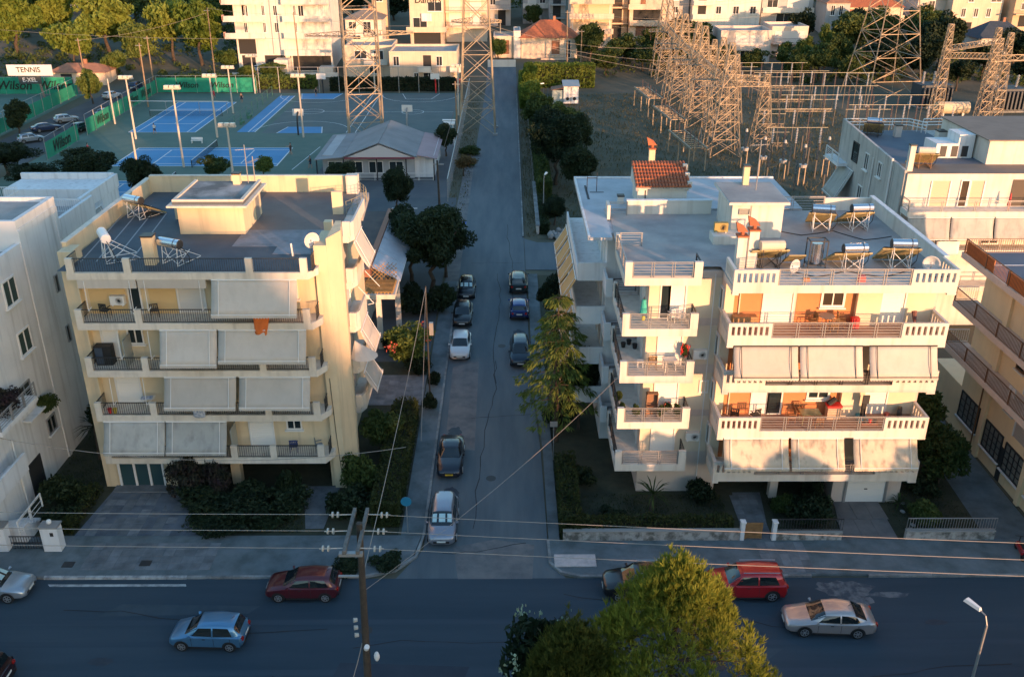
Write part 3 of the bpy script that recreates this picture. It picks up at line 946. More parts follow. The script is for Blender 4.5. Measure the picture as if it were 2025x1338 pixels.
# roof
MB().poly([(6.6, 49.5, 15.43), (10.9, 49.5, 15.43), (10.9, 51.05, 15.43), (12.3, 51.05, 15.43), (12.3, 48.1, 15.43), (24.7, 48.1, 15.43), (25.4, 62, 15.43), (6.9, 62, 15.43), (6.6, 54.6, 15.43)]).build('roof', ROOFGREY, b)
MB().box(6.62, 10.88, 49.52, 51.4, 15.2, 15.44).build('terrace_screed', mat('pale_screed', (.42, .39, .37), .9, (.36, .34, .33), 1), b)
pr_ = MB()
pr_.box(24.75, 24.95, 50.1, 62.2, 15.2, 16.35)
pr_.box(21.6, 24.75, 62.0, 62.2, 15.2, 16.3)
pr_.build('parapet', WHITEW, b)
MB().box(24.70, 25.0, 50.1, 62.25, 16.35, 16.42).build('coping', WHITE, b)
rail_h(b, ('N', 62.0), 17.2, 21.6, 15.43, .95, .0, GMETAL)
pw = MB().box(8.0, 13.7, 61.2, 61.45, 15.3, 16.35).build('party_wall', WHITEW, b)
MB().box(7.95, 13.75, 61.15, 61.5, 16.35, 16.42).build('coping', WHITE, pw)
rail_h(b, ('S', 60.9), 6.75, 8.0, 15.43, .9, .0, GMETAL, posts=1)
MB().box(6.55, 6.75, 60.0, 61.2, 15.43, 16.4).build('pier', WHITEW, b)
# stair head
ph = MB().box(13.9, 17.1, 56.2, 60.3, 15.2, 17.65).build('stair_head', WHITEW, b)
MB().box(13.6, 17.35, 55.85, 60.6, 17.65, 17.8).build('eave_slab', WHITEW, ph)
MB().box(13.65, 17.3, 55.9, 60.55, 17.8, 17.83).build('roof', ROOFGREY, ph)
window(ph, ('S', 56.2), 14.35, 14.95, 17.0, 17.3, 1, GMETAL, mat('vent_grey', (.25, .25, .23), .6), sill=False, fw=.03)
MB().wbox(('S', 56.2), 15.05, 15.1, 0, .04, 15.4, 17.5).build('drainpipe', GMETAL, ph)
MB().box(12.6, 14.9, 54.9, 56.2, 15.2, 15.95).build('roof_plinth', WHITEW, b)
ac_unit((13.2, 55.8, 15.95), 'olive-cased condenser unit on the white block roof plinth', mat('olive_case', (.36, .26, .08), .6))
# right wing balconies
for i, z in enumerate(FR):
    x0, x1 = 12.35, 24.72
    bl = balcony_slab(b, [(x0, 48), (x1, 48), (x1, 50.15), (x0, 50.15)], z, WHITEW, .17, .3)
    top = z + .17
    slotted(bl, ('S', 48), x0, 14.8, top, .9, 7)
    slotted(bl, ('S', 48), 22.15, x1, top, .9, 7)
    slotted(bl, ('E', x1), 48.16, 50.1, top, .9, 5)
    slotted(bl, ('W', x0), 48.16, 50.1, top, .9, 8)
    rail_h(bl, ('S', 48), 14.8, 22.15, top, .88, .08, GMETAL if i != 2 else DMETAL, posts=5)
    MB().box(x0 - .01, x0 + .35, 47.99, 48.3, z - .42, z - .3).box(x1 - .5, x1 + .01, 47.99, 48.3, z - .42, z - .3).build('drip_block', WHITEW, bl)
    if i in (1, 3): MB().poly([(x0 + .2, 48.2, top + .004), (x1 - .2, 48.2, top + .004), (x1 - .2, 50.08, top + .004), (x0 + .2, 50.08, top + .004)]).build('floor_finish', mat('balcony_tile', (.36, .22, .16), .7, (.31, .19, .14), 2), bl)
for z in FR[:4]:
    W = ('S', 50.1)
    t0 = z + .18
    zc = z + 2.72
    for q0, q1, q2 in ((13.0, 14.7, zc), (16.65, 18.0, zc), (19.45, 20.05, zc), (18.0, 19.45, t0 + 1.0)):
        MB().wbox(W, q0, q1, 0, .03, t0, q2).build('terracotta_panel', TERRA, b)
    for q0, q1, q2, q3 in ((13.3, 13.36, .03, .12), (12.46, 13.0, 0, .12), (20.05, 21.45, 0, .35), (23.0, 24.6, 0, .1)):
        MB().wbox(W, q0, q1, q2, q3, t0, zc).build('cream_panel', mat('cream_panel', (.70, .60, .45), .9, (.65, .55, .41), 1), b)
    window(b, W, 18.15, 19.3, t0 + 1.15, t0 + 2.1, 2, WMETAL, GLASS if z != 12.1 else mat('amber_reflection_glass', (.05, .04, .03), .05, spec=1.0), fw=.13)
    if z == 6.05:
        shutter(b, W, 14.75, 15.65, t0, t0 + 2.4, SHUTW)
        window(b, W, 15.75, 16.5, t0 + .05, t0 + 2.3, 1, WMETAL, GLASS, sill=False)
    else:
        shutter(b, W, 14.75, 16.4, t0, t0 + 2.4, SHUTW)
    shutter(b, W, 21.55, 22.9, t0, t0 + 2.4, SHUTW)
    window(b, ('W', 12.45), 50.3, 50.9, t0 + .7, t0 + 2.0, 1, WMETAL, sill=False)
# awnings on floors one and three
for a0, a1 in ((12.75, 16.4), (16.5, 20.05), (20.45, 24.3)):
    awning(b, ('S', 48.0), a0, a1, 11.78, -.02, 10.2, .85, AWN, arm_in=.42, armm=DMETAL)
for a0, a1 in ((12.75, 16.6), (16.75, 19.9), (20.45, 24.25)):
    awning(b, ('S', 48.0), a0, a1, 5.72, -.02, 4.2, .9, AWNDIRTY, arm_in=.42)
# left wing balconies
for i, z in enumerate(FW):
    pts = [(6.55, 49.4), (10.9, 49.4), (10.9, 51.02), (8.22, 51.02), (8.22, 54.6), (6.55, 54.6)]
    bl = balcony_slab(b, pts, z, WHITEW, .17, .3)
    top = z + .17
    for x0, x1, y0, y1 in ((6.55, 6.95, 49.39, 49.62), (10.45, 10.91, 49.39, 49.62), (6.54, 6.75, 54.2, 54.62)):
        MB().box(x0, x1, y0, y1, top, top + .95).build('pier', WHITEW, bl)
    rail_h(bl, ('S', 49.4), 6.95, 10.45, top, .88, .1, GMETAL, posts=3)
    rail_h(bl, ('W', 6.55), 49.62, 54.2, top, .88, .1, DMETAL if i < 4 else GMETAL, posts=3)
    rail_h(bl, ('E', 10.9), 49.62, 51.0, top, .88, .08, DMETAL, posts=1)
    rail_h(bl, ('S', 54.6), 6.8, 8.2, top, .88, .1, GMETAL, posts=1)
    if z < 15:
        W = ('S', 51.0)
        for q0, q1, q2 in ((8.22, 8.85, .05), (10.42, 12.44, .03)): MB().wbox(W, q0, q1, 0, q2, top, z + 2.72).build('cream_panel', mat('warm_panel', (.70, .60, .46), .9, (.66, .56, .43), 1), b)
        if i in (3,):
            window(b, W, 8.95, 9.4, top + .05, top + 2.35, 1, WMETAL, GLASS, sill=False)
            shutter(b, W, 9.5, 10.35, top, top + 2.4, SHUTW)
        else:
            shutter(b, W, 9.0, 10.35, top, top + 2.4, SHUTW)
        shutter(b, ('W', 8.2), 52.0, 53.6, top, top + 2.3, SHUT)
window(b, ('S', 51.0), 11.75, 12.15, 7.3, 8.0, 1, WMETAL, sill=False)
# second tier of balconies on the shaded west side
for z in FW[:4]:
    bl = balcony_slab(b, [(6.15, 55.3), (8.2, 55.3), (8.2, 57.5), (6.15, 57.5)], z, WHITE, .12, .25)
    MB().box(6.15, 6.3, 55.3, 57.5, z + .12, z + .95).box(6.3, 6.6, 55.3, 55.48, z + .12, z + .95).build('parapet', WHITE, bl)
    rail_h(bl, ('S', 55.3), 6.6, 8.1, z + .12, .8, .08, DMETAL, posts=1)
MB().wbox(('S', 51.0), 12.0, 12.06, .02, .08, .1, 15.0).build('drainpipe', WMETAL, b)
# garage
g = MB()
for k in range(5): g.wbox(('S', 49.7), 21.3, 23.7, 0, .03, .08 + k * .46, .08 + k * .46 + .44)
g.wbox(('S', 49.7), 21.3, 23.7, -.01, .015, .05, 2.4)
gd = g.build('garage_door', SHUTW, b)
MB().wbox(('S', 49.7), 22.4, 22.6, .03, .07, 1.0, 1.06).build('handle', DMETAL, gd)
MB().wbox(('S', 49.7), 21.15, 21.3, 0, .1, .05, 2.55).wbox(('S', 49.7), 23.7, 23.85, 0, .1, .05, 2.55).build('jamb', GMETAL, gd)
MB().tube((20.9, 49.65, 2.8), (21.3, 49.6, 2.75), .09, n=8).build('lamp_fitting', WMETAL, b)

# rooftop
heater('water_heater', 'cream-tank solar heater nearest the two cowled chimneys', (15.0, 50.6, 15.44), R(4), mat('cream_tank', (.62, .52, .40), .5), 2.2, leg=DMETAL, z=1.45)
heater('water_heater', 'steel-tank solar heater behind the white front railing, third along the row', (19.6, 50.2, 15.44), R(3), STEEL, 2.2, z=1.4)
heater('water_heater', 'steel-tank solar heater at the right end of the white roof front', (22.4, 50.4, 15.44), R(-4), STEEL, 2.2, z=1.6)
heater('water_heater', 'steel-tank solar heater at the rear of the white roof, left of two', (20.0, 57.4, 15.44), R(-12), STEEL, 1.7, z=1.5)
heater('water_heater', 'steel-tank solar heater at the rear of the white roof, right of two', (22.5, 57.6, 15.44), R(6), STEEL, 1.9, z=1.5)
t = thing('boiler_tank', 'upright steel boiler tank in an open black frame on the white roof', 'tank', (17.6, 50.7, 15.44), 0, local=True)
MB().tube((0, 0, .35), (0, 0, 1.55), .3, n=16).build('cylinder', STEEL, t)
f_ = MB()
for x in (-.5, .5):
    for y in (-.35, .35): f_.box(x - .025, x + .025, y - .025, y + .025, 0, 1.75)
f_.box(-.52, .52, -.37, -.33, 1.72, 1.78).box(-.52, .52, .33, .37, 1.72, 1.78).box(-.52, -.48, -.35, .35, 1.72, 1.78).box(.48, .52, -.35, .35, 1.72, 1.78).box(-.5, .5, -.35, .35, .28, .34)
f_.build('frame', DMETAL, t)
MB().sheet((-1.6, -.2, .9), (-.6, -.2, .9), (-.6, 1.0, .12), (-1.6, 1.0, .12), -.06).build('collector_panel', PANELBACK, t)
chimney((13.3, 50.9, 15.43), .52, 1.9, 'short white chimney with a terracotta cowl, left of the pair', WHITEW, True)
chimney((14.0, 51.1, 15.43), .55, 2.2, 'taller white chimney with a terracotta cowl, right of the pair', WHITEW, True)
dish((15.9, 49.4, 15.44), R(30), 'grey satellite dish by the cream-tank heater', .4, .7)
dish((23.6, 49.2, 15.44), R(-25), 'satellite dish at the right corner of the white roof', .48, .9)
antenna((15.9, 58.7, 17.83), 3.2, 'tall antenna mast on the white stair head', R(15))
chimney((15.5, 60.0, 17.83), .38, 1.2, 'slim cream chimney with a terracotta top behind the stair head', CREAM, None)
pc = MB()
for k, (xa, ya, xb, yb, sag) in enumerate(((15.5, 49.8, 19.0, 49.5, .3), (19.0, 49.5, 23.0, 49.9, .35), (16.5, 57.0, 20.5, 56.6, .2), (20.5, 56.6, 23.8, 55.5, .3), (23.0, 49.9, 24.5, 48.6, .1))):
    pts = []
    for i in range(9):
        s_ = i / 8
        pts.append((xa + (xb - xa) * s_, ya + (yb - ya) * s_ - sag * math.sin(math.pi * s_) * 1.5, 15.5 + .5 * abs(s_ - .5)))
    pc.path(pts, .035, 5)
solo('roof_pipes', pc, BLACK, 'black insulated pipes looping between the heaters on the white roof', 'pipes')
solo('crate', MB().box(19.4, 19.8, 48.5, 48.8, 15.46, 15.8), mat('red_white_crate', (.6, .12, .12), .6), 'small red crate behind the roof railing', 'crate')
solo('crate', MB().box(16.4, 16.75, 48.6, 48.85, 15.46, 15.62), mat('orange_crate', (.6, .2, .06), .6), 'flat orange crate behind the roof railing', 'crate')
# balcony things, fourth floor right wing
zf = 12.28
table((18.3, 49.5, zf), 0, mat('stone_table', (.45, .33, .24), .7), 'round table on the fourth floor terracotta balcony', .95, .95, True)
chair((17.5, 49.5, zf), R(-80), WOOD, 'wooden chair left of the round table')
chair((19.2, 49.55, zf), R(80), WOOD, 'wooden chair right of the round table')
chair((18.5, 48.8, zf), R(185), WOOD, 'wooden chair in front of the round table')
solo('crate', MB().box(19.75, 20.2, 49.3, 49.65, zf, zf + .62), RED, 'bright red box beside the fourth floor table', 'crate')
t = thing('sideboard', 'wooden sideboard with pots at the left end of the fourth floor balcony', 'sideboard', (13.6, 49.75, zf), 0, local=True)
MB().box(-.65, .75, -.22, .25, .06, .62).build('case', mat('pale_wood', (.40, .24, .11), .8, (.34, .2, .09), 4), t)
for x in (-.55, .65): MB().box(x - .04, x + .04, -.2, .2, 0, .06).build('foot', WOOD, t)
for i in range(4): MB().tube((-.1 + i * .17, -.32, 0), (-.1 + i * .17, -.32, .2 + .1 * (i % 2)), .05, .08, n=8).build('pot', (BLACK, WMETAL, DMETAL, TILE)[i], t)
solo('folded_parasol', MB().tube((23.4, 49.2, zf), (23.3, 49.5, zf + 1.0), .05, .16, n=8).tube((23.4, 49.2, zf), (23.4, 49.2, zf + .06), .22, n=10), mat('maroon_cloth', (.16, .07, .06), .9), 'folded maroon parasol in the right corner of the fourth floor balcony', 'parasol')
# second floor right wing
zf = 6.23
chair((13.6, 49.3, zf), R(160), BLACK, 'black armchair at the left end of the second floor balcony')
chair((14.8, 49.2, zf), R(200), BLACK, 'tall black chair beside the black armchair')
table((18.0, 49.0, zf), 0, mat('glass_table', (.32, .30, .14), .25), 'low olive glass table on the second floor balcony', 1.2, .8)
RUST = mat('rust_metal', (.30, .14, .06), .6)
chair((16.9, 49.0, zf), R(-90), RUST, 'rusty garden chair left of the glass table')
chair((17.5, 49.7, zf), R(0), RUST, 'rusty garden chair behind the glass table')
chair((18.4, 48.45, zf), R(180), RUST, 'rusty garden chair in front of the glass table')
t = thing('barbecue', 'brick barbecue with a red top on the second floor balcony', 'barbecue', (19.6, 49.6, zf), 0, local=True)
MB().box(-.4, .4, -.25, .25, 0, .8).build('base', mat('pale_brick', (.55, .42, .30), .9, (.45, .33, .23), 6), t)
MB().box(-.45, .45, -.3, .28, .8, .92).build('top', RED, t)
MB().tube((-.35, 0, .92), (.1, .1, 1.25), .18, n=8).build('hood', BLACK, t)
t = thing('exercise_machine', 'black upright exercise machine with a blue base on the balcony', 'machine', (21.3, 49.3, zf), 0, local=True)
MB().box(-.25, .25, -.4, .4, 0, .25).build('base', mat('blue_base', (.05, .30, .40), .5), t)
MB().box(-.12, .12, -.1, .1, .25, 1.5).build('column', BLACK, t)
MB().box(-.2, .2, -.18, -.1, 1.2, 1.75).build('console', DMETAL, t)
solo('wheel_rim', MB().tube((23.6, 49.7, zf + .35), (23.75, 49.6, zf + .37), .33, n=14), DMETAL, 'dark wheel leaning in the second floor balcony corner', 'wheel')
solo('flower_pot', MB().tube((22.9, 49.6, zf), (22.9, 49.6, zf + .3), .12, .17, n=10), mat('maroon_pot', (.22, .05, .05), .6), 'maroon pot by the leaning wheel', 'flower pot')
t = thing('planter', 'planter with red pots on the second floor front railing', 'planter', (21.4, 48.35, zf + .2), 0, local=True)
MB().box(-.5, .5, -.1, .1, 0, .18).build('trough', mat('brown_trough', (.2, .08, .05), .7), t)
for i in range(3): MB().tube((-.3 + i * .3, 0, .18), (-.3 + i * .3, 0, .38), .08, .1, n=8).build('pot', (DMETAL, RED, DMETAL)[i], t)
# left wing balconies
zf = 12.22
t = thing('clothes_stand', 'turquoise cloth hanging on a stand on the left wing top balcony', 'clothes stand', (7.9, 50.6, zf), 0, local=True)
MB().tube((0, 0, 0), (0, 0, 1.5), .03, n=6).build('pole', DMETAL, t)
MB().tube((0, 0, .5), (0, 0, 1.35), .22, .12, n=9).build('cloth', mat('turquoise_cloth', (.06, .42, .34), .9), t)
MB().ball((0, -.1, .2), .13).build('ball', mat('yellow_ball', (.7, .55, .05), .6), t)
chair((10.0, 50.3, zf), R(150), WMETAL, 'white chair on the left wing top balcony')
chair((9.6, 50.4, zf), R(200), WMETAL, 'second white chair tucked against the left wing shutter')
zf = 9.17
table((9.6, 50.2, zf), R(10), WMETAL, 'white table on the third floor left wing balcony', .8, .6)
chair((8.6, 50.4, zf), R(180), WOOD, 'brown wicker chair on the third floor left wing balcony')
solo('stool', MB().box(7.7, 8.1, 50.4, 50.75, zf + .4, zf + .45).tube((7.75, 50.45, zf), (7.75, 50.45, zf + .4), .02).tube((8.05, 50.45, zf), (8.05, 50.45, zf + .4), .02).tube((7.75, 50.7, zf), (7.75, 50.7, zf + .4), .02).tube((8.05, 50.7, zf), (8.05, 50.7, zf + .4), .02), WMETAL, 'small pale stool in the third floor corner balcony', 'stool')
for i, (x, y) in enumerate(((7.2, 53.4), (7.6, 53.8), (7.9, 53.2))):
    solo('flower_pot', MB().tube((x, y, zf), (x, y, zf + .32), .12, .17, n=10), BLACK, ('left', 'rear', 'right')[i] + ' of three black pots at the back of the corner balcony', 'flower pot')
zf = 6.04
solo('shelf_frame', MB().box(8.35, 9.05, 50.3, 50.34, zf, zf + 1.6).box(8.35, 8.39, 50.0, 50.34, zf, zf + 1.6).box(9.01, 9.05, 50.0, 50.34, zf, zf + 1.6).box(8.35, 9.05, 50.0, 50.34, zf + 1.56, zf + 1.6).box(8.35, 9.05, 50.0, 50.34, zf + .7, zf + .74), mat('brown_frame', (.25, .13, .07), .7), 'brown metal shelf frame on the flowered balcony', 'shelf')
ac_unit((11.5, 50.8, 9.6), 'white air conditioner on the recessed wall of the white block, upper', WMETAL)
ac_unit((11.5, 50.8, 3.9), 'white air conditioner on the recessed wall of the white block, lower', WMETAL)
# ================================================================ block with the pale roof behind the white one
b = thing('apartment_building', 'pale-roofed block with orange awnings behind the white apartment block', 'building', (12, 65, 0))
MB().box(6.4, 20.0, 62.25, 70.0, 0, 15.3).box(6.4, 8.15, 57.6, 62.25, 0, 15.3).build('wall', WHITE, b)
MB().prism([(4.98, 56.1), (6.52, 56.1), (6.52, 62.22), (20.2, 62.22), (20.2, 70.2), (4.98, 70.2)], 15.3, 15.5).build('roof', ROOFPALE, b)
MB().box(4.98, 5.12, 56.1, 70.2, 15.5, 15.62).box(5.12, 20.2, 70.05, 70.2, 15.5, 15.62).build('kerb_edge', WHITE, b)
for x0, y0, x1, y1 in ((5.6, 64.5, 5.75, 68.0), (5.9, 66.2, 6.9, 66.3)):
    MB().box(x0, x1, y0, y1, 15.5, 15.53).build('roof_stain', mat('tar_stain', (.05, .055, .065), .8), b)
zs_ = (3.2, 6.2, 9.2, 12.3)
for z in zs_:
    bl = balcony_slab(b, [(4.5, 57.5), (6.4, 57.5), (6.4, 70), (4.5, 70)], z, WHITE, .1, .25)
    MB().box(4.5, 6.4, 57.5, 57.65, z + .1, z + 1.0).box(4.5, 4.62, 57.65, 70, z + .1, z + .6).build('parapet', WHITE, bl)
    for k in range(4):
        if z < 12 and (z > 9 or k < 2):
            awning(b, ('W', 4.5), 58.0 + k * 3.0, 60.7 + k * 3.0, z + 2.75, .02, z + 1.3, .95, AWNOR)
    for k in range(3): shutter(b, ('W', 6.4), 59 + k * 3.4, 60.6 + k * 3.4, z + .15, z + 2.3, SHUT)
# tiled rooftop room
ph = MB().box(8.9, 12.3, 62.9, 65.6, 15.5, 16.8).build('rooftop_room', WHITEW, b)
gb = MB()
gb.add([(8.75, 62.7, 16.6), (8.75, 65.9, 16.6), (8.75, 65.6, 17.6), (8.95, 62.7, 16.6), (8.95, 65.9, 16.6), (8.95, 65.6, 17.6)], [(0, 1, 2), (5, 4, 3), (0, 2, 5, 3), (1, 4, 5, 2)])
gb.add([(12.2, 62.7, 16.6), (12.2, 65.9, 16.6), (12.2, 65.6, 17.6), (12.4, 62.7, 16.6), (12.4, 65.9, 16.6), (12.4, 65.6, 17.6)], [(0, 1, 2), (5, 4, 3), (0, 2, 5, 3), (1, 4, 5, 2)])
gb.build('gable', WHITEW, ph)
NTX, NTY = 17, 7
for i in range(NTX):                       # rows of barrel tiles, each a part
    for j in range(NTY):
        o = MB()
        xa = 8.72 + i * (3.8 / NTX)
        wd = 3.8 / NTX
        n = 5
        y0, y1 = 62.55 + j * (3.2 / NTY), 62.55 + (j + 1.12) * (3.2 / NTY)
        za, zb = 16.86 + (y0 - 62.55) * .30, 16.86 + (y1 - 62.55) * .30
        for (yy, zz, rr) in ((y0, za + .05, .5), (y1, zb, .44)):
            for k in range(n):
                a = math.pi * k / (n - 1)
                o.v.append((xa + wd * .5 - wd * rr * math.cos(a), yy, zz + wd * .55 * math.sin(a)))
        o.f = [(k, k + 1, n + k + 1, n + k) for k in range(n - 1)] + [tuple(range(n - 1, -1, -1))]
        if i == 0 and j == 0:
            t00 = o.build('roof_tile', TILE, ph)
            base0 = (xa, y0, za)
        else:
            c = t00.copy(); link(c); c.parent = ph
            c.location = (xa - base0[0], y0 - base0[1], za - base0[2])
MB().sheet((8.75, 62.6, 16.82), (12.45, 62.6, 16.82), (12.45, 65.8, 17.78), (8.75, 65.8, 17.78), -.04).build('roof_deck', WHITEW, ph)
for k in range(3): MB().box(12.3, 12.6, 62.8 + k * 1.1, 63.1 + k * 1.1, 16.75 + k * .33, 17.2 + k * .33).build('ridge_block', WHITEW, ph)
MB().wbox(('S', 62.9), 9.4, 9.46, 0, .05, 15.6, 16.6).build('drainpipe', DMETAL, ph)
chimney((10.2, 66.1, 15.5), .42, 3.2, 'cream chimney with a bent cowl behind the tiled rooftop room', CREAM, True)
chimney((7.8, 63.4, 15.5), .4, .55, 'squat white vent beside the tiled rooftop room', WHITEW)
fr_ = MB().tube((5.7, 66.5, 15.5), (5.7, 66.5, 16.6), .03).tube((6.4, 66.5, 15.5), (6.4, 66.5, 16.9), .03).tube((5.7, 66.5, 16.5), (6.4, 66.5, 16.5), .03)
solo('washing_line_frame', fr_, DMETAL, 'thin dark frame standing on the pale roof', 'frame')

# ================================================================ white block at the far left
b = thing('apartment_building', 'white apartment block cut by the left edge of the picture', 'building', (-36, 54, 0))
wl = MB().box(-48, -30.3, 40.0, 55.3, 0, 14.9).box(-48, -30.3, 55.3, 60.7, 0, 16.6).box(-48, -31.9, 60.7, 70.0, 0, 13.4)
wl.build('wall', WHITE, b)
MB().box(-31.9, -31.2, 60.7, 63.0, 0, 9.8).box(-33.9, -31.9, 70.0, 76.0, 0, 10.2).build('stair_wall', WHITE, b)
MB().box(-47.8, -30.9, 56.0, 60.2, 16.6, 16.63).box(-47.8, -30.6, 40.4, 55.2, 14.9, 14.93).box(-47.8, -32.2, 60.9, 69.8, 13.4, 13.43).build('roof', ROOFGREY, b)
MB().box(-30.55, -30.29, 40.2, 55.3, 14.9, 15.45).box(-30.6, -30.29, 55.3, 60.72, 16.6, 16.85).box(-48, -30.6, 60.45, 60.72, 16.6, 16.85).box(-48, -30.6, 55.3, 55.6, 16.6, 16.85).box(-32.15, -31.88, 60.75, 70.0, 13.4, 14.25).build('parapet', WHITE, b)
MB().box(-30.3, -30.22, 55.3, 55.7, 0, 16.2).box(-30.3, -30.24, 60.3, 60.7, 0, 16.2).box(-30.3, -30.25, 55.7, 60.3, 15.9, 16.3).build('pilaster', WHITE, b)
fz = MB().box(-46, -40, 69.9, 70.0, 13.4, 14.0).box(-40, -32, 69.9, 70.0, 13.4, 13.9)
fz.build('rear_parapet', WHITE, b)
rail_v(b, ('S', 70.0), -47, -37.6, 13.9, .95, .0, WMETAL, .16)
rail_v(b, ('S', 68.2), -37.4, -32.2, 13.45, 1.0, .0, WMETAL, .16)
rail_v(b, ('E', -37.5), 68.2, 70, 13.6, 1.0, .0, WMETAL, .16)
MB().box(-42.0, -33.9, 76.0, 79.5, 0, 13.0).build('rear_block', WHITE, b)
MB().box(-34.1, -33.8, 70.0, 79.6, 12.3, 13.4).box(-42, -34.1, 79.3, 79.6, 13.0, 13.5).build('parapet', WHITE, b)
awning(b, ('E', -33.9), 72.0, 75.5, 11.8, 0, 9.2, 1.2, AWNG)
W = ('E', -30.3)
window(b, W, 52.3, 53.7, 12.4, 13.9, 2, WMETAL, mat('green_glass', (.03, .055, .05), .15, spec=.6))
window(b, W, 52.6, 54.0, 9.0, 10.4, 2, WMETAL, MATS['green_glass'])
window(b, W, 51.2, 52.6, 5.9, 7.3, 2, GMETAL, GLASS)
window(b, W, 53.6, 54.6, 2.8, 3.8, 2, GMETAL, GLASS)
for y, z in ((58.5, 10.9), (58.6, 7.2)): window(b, W, y, y + .35, z, z + 1.1, 1, GMETAL, GLASS, sill=False, fw=.05)
dr_ = MB().wbox(W, 50.3, 51.9, 0, .06, 0, 2.4).build('door', DMETAL, b)
MB().wbox(W, 51.6, 51.75, .06, .1, 1.0, 1.1).build('handle', STEEL, dr_)
pb = balcony_slab(b, [(-30.3, 46.5), (-29.0, 46.5), (-29.0, 51.0), (-30.3, 51.0)], 7.0, WHITE, .1, .2)
rail_h(pb, ('E', -29.0), 46.5, 51.0, 7.1, .9, .05, GMETAL)
for z in (3.6,):
    pb = balcony_slab(b, [(-30.3, 44.0), (-29.1, 44.0), (-29.1, 48.4), (-30.3, 48.4)], z, WHITE, .1, .2)
    MB().box(-29.25, -29.1, 44.0, 48.4, z + .1, z + 1.0).build('parapet', WHITE, pb)
MB().box(-30.3, -29.7, 50.9, 52.9, 5.2, 5.3).build('window_ledge', WHITE, b)
MB().tube((-30.2, 49.2, 0), (-30.2, 49.2, 5.0), .06, n=6).build('drainpipe', WMETAL, b)
rl = MB()
for k in range(8): rl.box(-30.1, -28.6, 45.6 + k * .3, 45.9 + k * .3, 0, .17 * (8 - k) if k else 1.2)
rl.build('entrance_stair', WHITE, b)
rail_h(b, ('E', -28.7), 45.2, 48.2, .9, .9, .0, WMETAL, 3, 2)
heater('water_heater', 'fallen-looking steel tank heater on the far left white roof', (-39.0, 66.5, 13.44), R(-80), STEEL, pan=False, z=.7, tanklen=1.6)
# gate pillars and railings in front of it
for x, l in ((-26.7, 'white gate pillar with a round lamp beside the left driveway'), (-29.8, 'white gate pillar at the left edge of the picture')):
    t = thing('gate_pillar', l, 'gate pillar', (x, 45.0, 0), 0, local=True)
    MB().box(-.5, .5, -.3, .3, 0, 1.75).build('shaft', WHITE, t)
    MB().box(-.56, .56, -.36, .36, 1.75, 1.85).build('cap', GMETAL, t)
    MB().ball((0, 0, 2.02), .16).build('lamp_globe', WMETAL, t)
    MB().box(.05, .25, -.315, -.3, 1.2, 1.45).build('letter_box', BLACK, t)
t = thing('gate', 'low dark railing gate between the two white pillars', 'gate', (-28.2, 45, 0), 0, local=True)
g_ = MB()
for i in range(14): g_.box(-1.0 + i * .155, -.98 + i * .155, -.012, .012, .08, .95)
g_.box(-1.05, 1.05, -.02, .02, .95, 1.0).box(-1.05, 1.05, -.02, .02, .08, .12)
g_.build('bars', DMETAL, t)
MB().box(-1.0, 1.0, -.03, .03, .5, .56).build('crossbar', DMETAL, t)

# ================================================================ beige block at the right edge
b = thing('apartment_building', 'beige apartment block with brown railings cut by the right edge of the picture', 'building', (38, 53, 0))
wl = MB().box(32.2, 46, 42, 59.0, 0, 12.6).box(32.2, 46, 59.0, 63.5, 0, 3.4)
wl.build('wall', BEIGE, b)
MB().box(32.0, 32.2, 55.0, 55.5, 0, 12.6).box(32.0, 32.2, 49.2, 49.6, 0, 12.6).build('pilaster', BEIGE, b)
for i, z in enumerate((6.45, 9.65, 13.1)):
    bl = balcony_slab(b, [(30.6, 40), (32.25, 40), (32.25, 59.6), (30.6, 59.6)] if i < 2 else [(30.6, 40), (46, 40), (46, 59.8), (30.6, 59.8)], z, mat('slab_pinkish', (.62, .50, .42), .9, (.54, .44, .37), 1.5), .12, .28)
    rail_v(bl, ('W', 30.6), 40, 59.5, z + .12, .95, .06, BMETAL, .15)
    rail_v(bl, ('N', 59.6), 30.65, 32.2 if i < 2 else 45, z + .12, .95, -.02 if i < 2 else .1, BMETAL if i == 2 else WMETAL, .15)
    for k in range(7): MB().box(30.62, 30.70, 41.5 + k * 3.0, 41.58 + k * 3.0, z + .12, z + 1.12).build('post', BMETAL, bl)
sc_ = MB()
for y0, y1 in ((55.6, 59.4), (50.0, 53.8), (44.0, 48.0)): sc_.box(30.68, 30.71, y0, y1, 13.25, 14.1)
sc_.build('orange_screen', mat('orange_mesh', (.60, .19, .05), .8, (.50, .16, .05), 3), b)
MB().poly([(30.8, 40.2, 13.225), (45.8, 40.2, 13.225), (45.8, 59.5, 13.225), (30.8, 59.5, 13.225)]).build('roof', mat('blue_grey_membrane', (.10, .125, .165), .7, (.13, .15, .19), .4), b)
for k in range(4): MB().box(31.2, 45.6, 44.5 + k * 4.2, 44.6 + k * 4.2, 13.22, 13.235).build('membrane_seam', WMETAL, b)
MB().box(38.2, 38.3, 40.4, 59.2, 13.22, 13.238).build('membrane_seam', WMETAL, b)
for z in (3.6, 6.6, 9.8):
    W = ('W', 32.2)
    window(b, W, 52.2, 53.0, z + 1.3, z + 2.4, 1, BMETAL, GLASS)
    shutter(b, W, 50.0, 51.6, z + .1, z + 2.3, mat('slat_grey', (.40, .37, .34), .7))
    window(b, W, 47.0, 48.4, z + .9, z + 2.3, 2, BMETAL, GLASS)
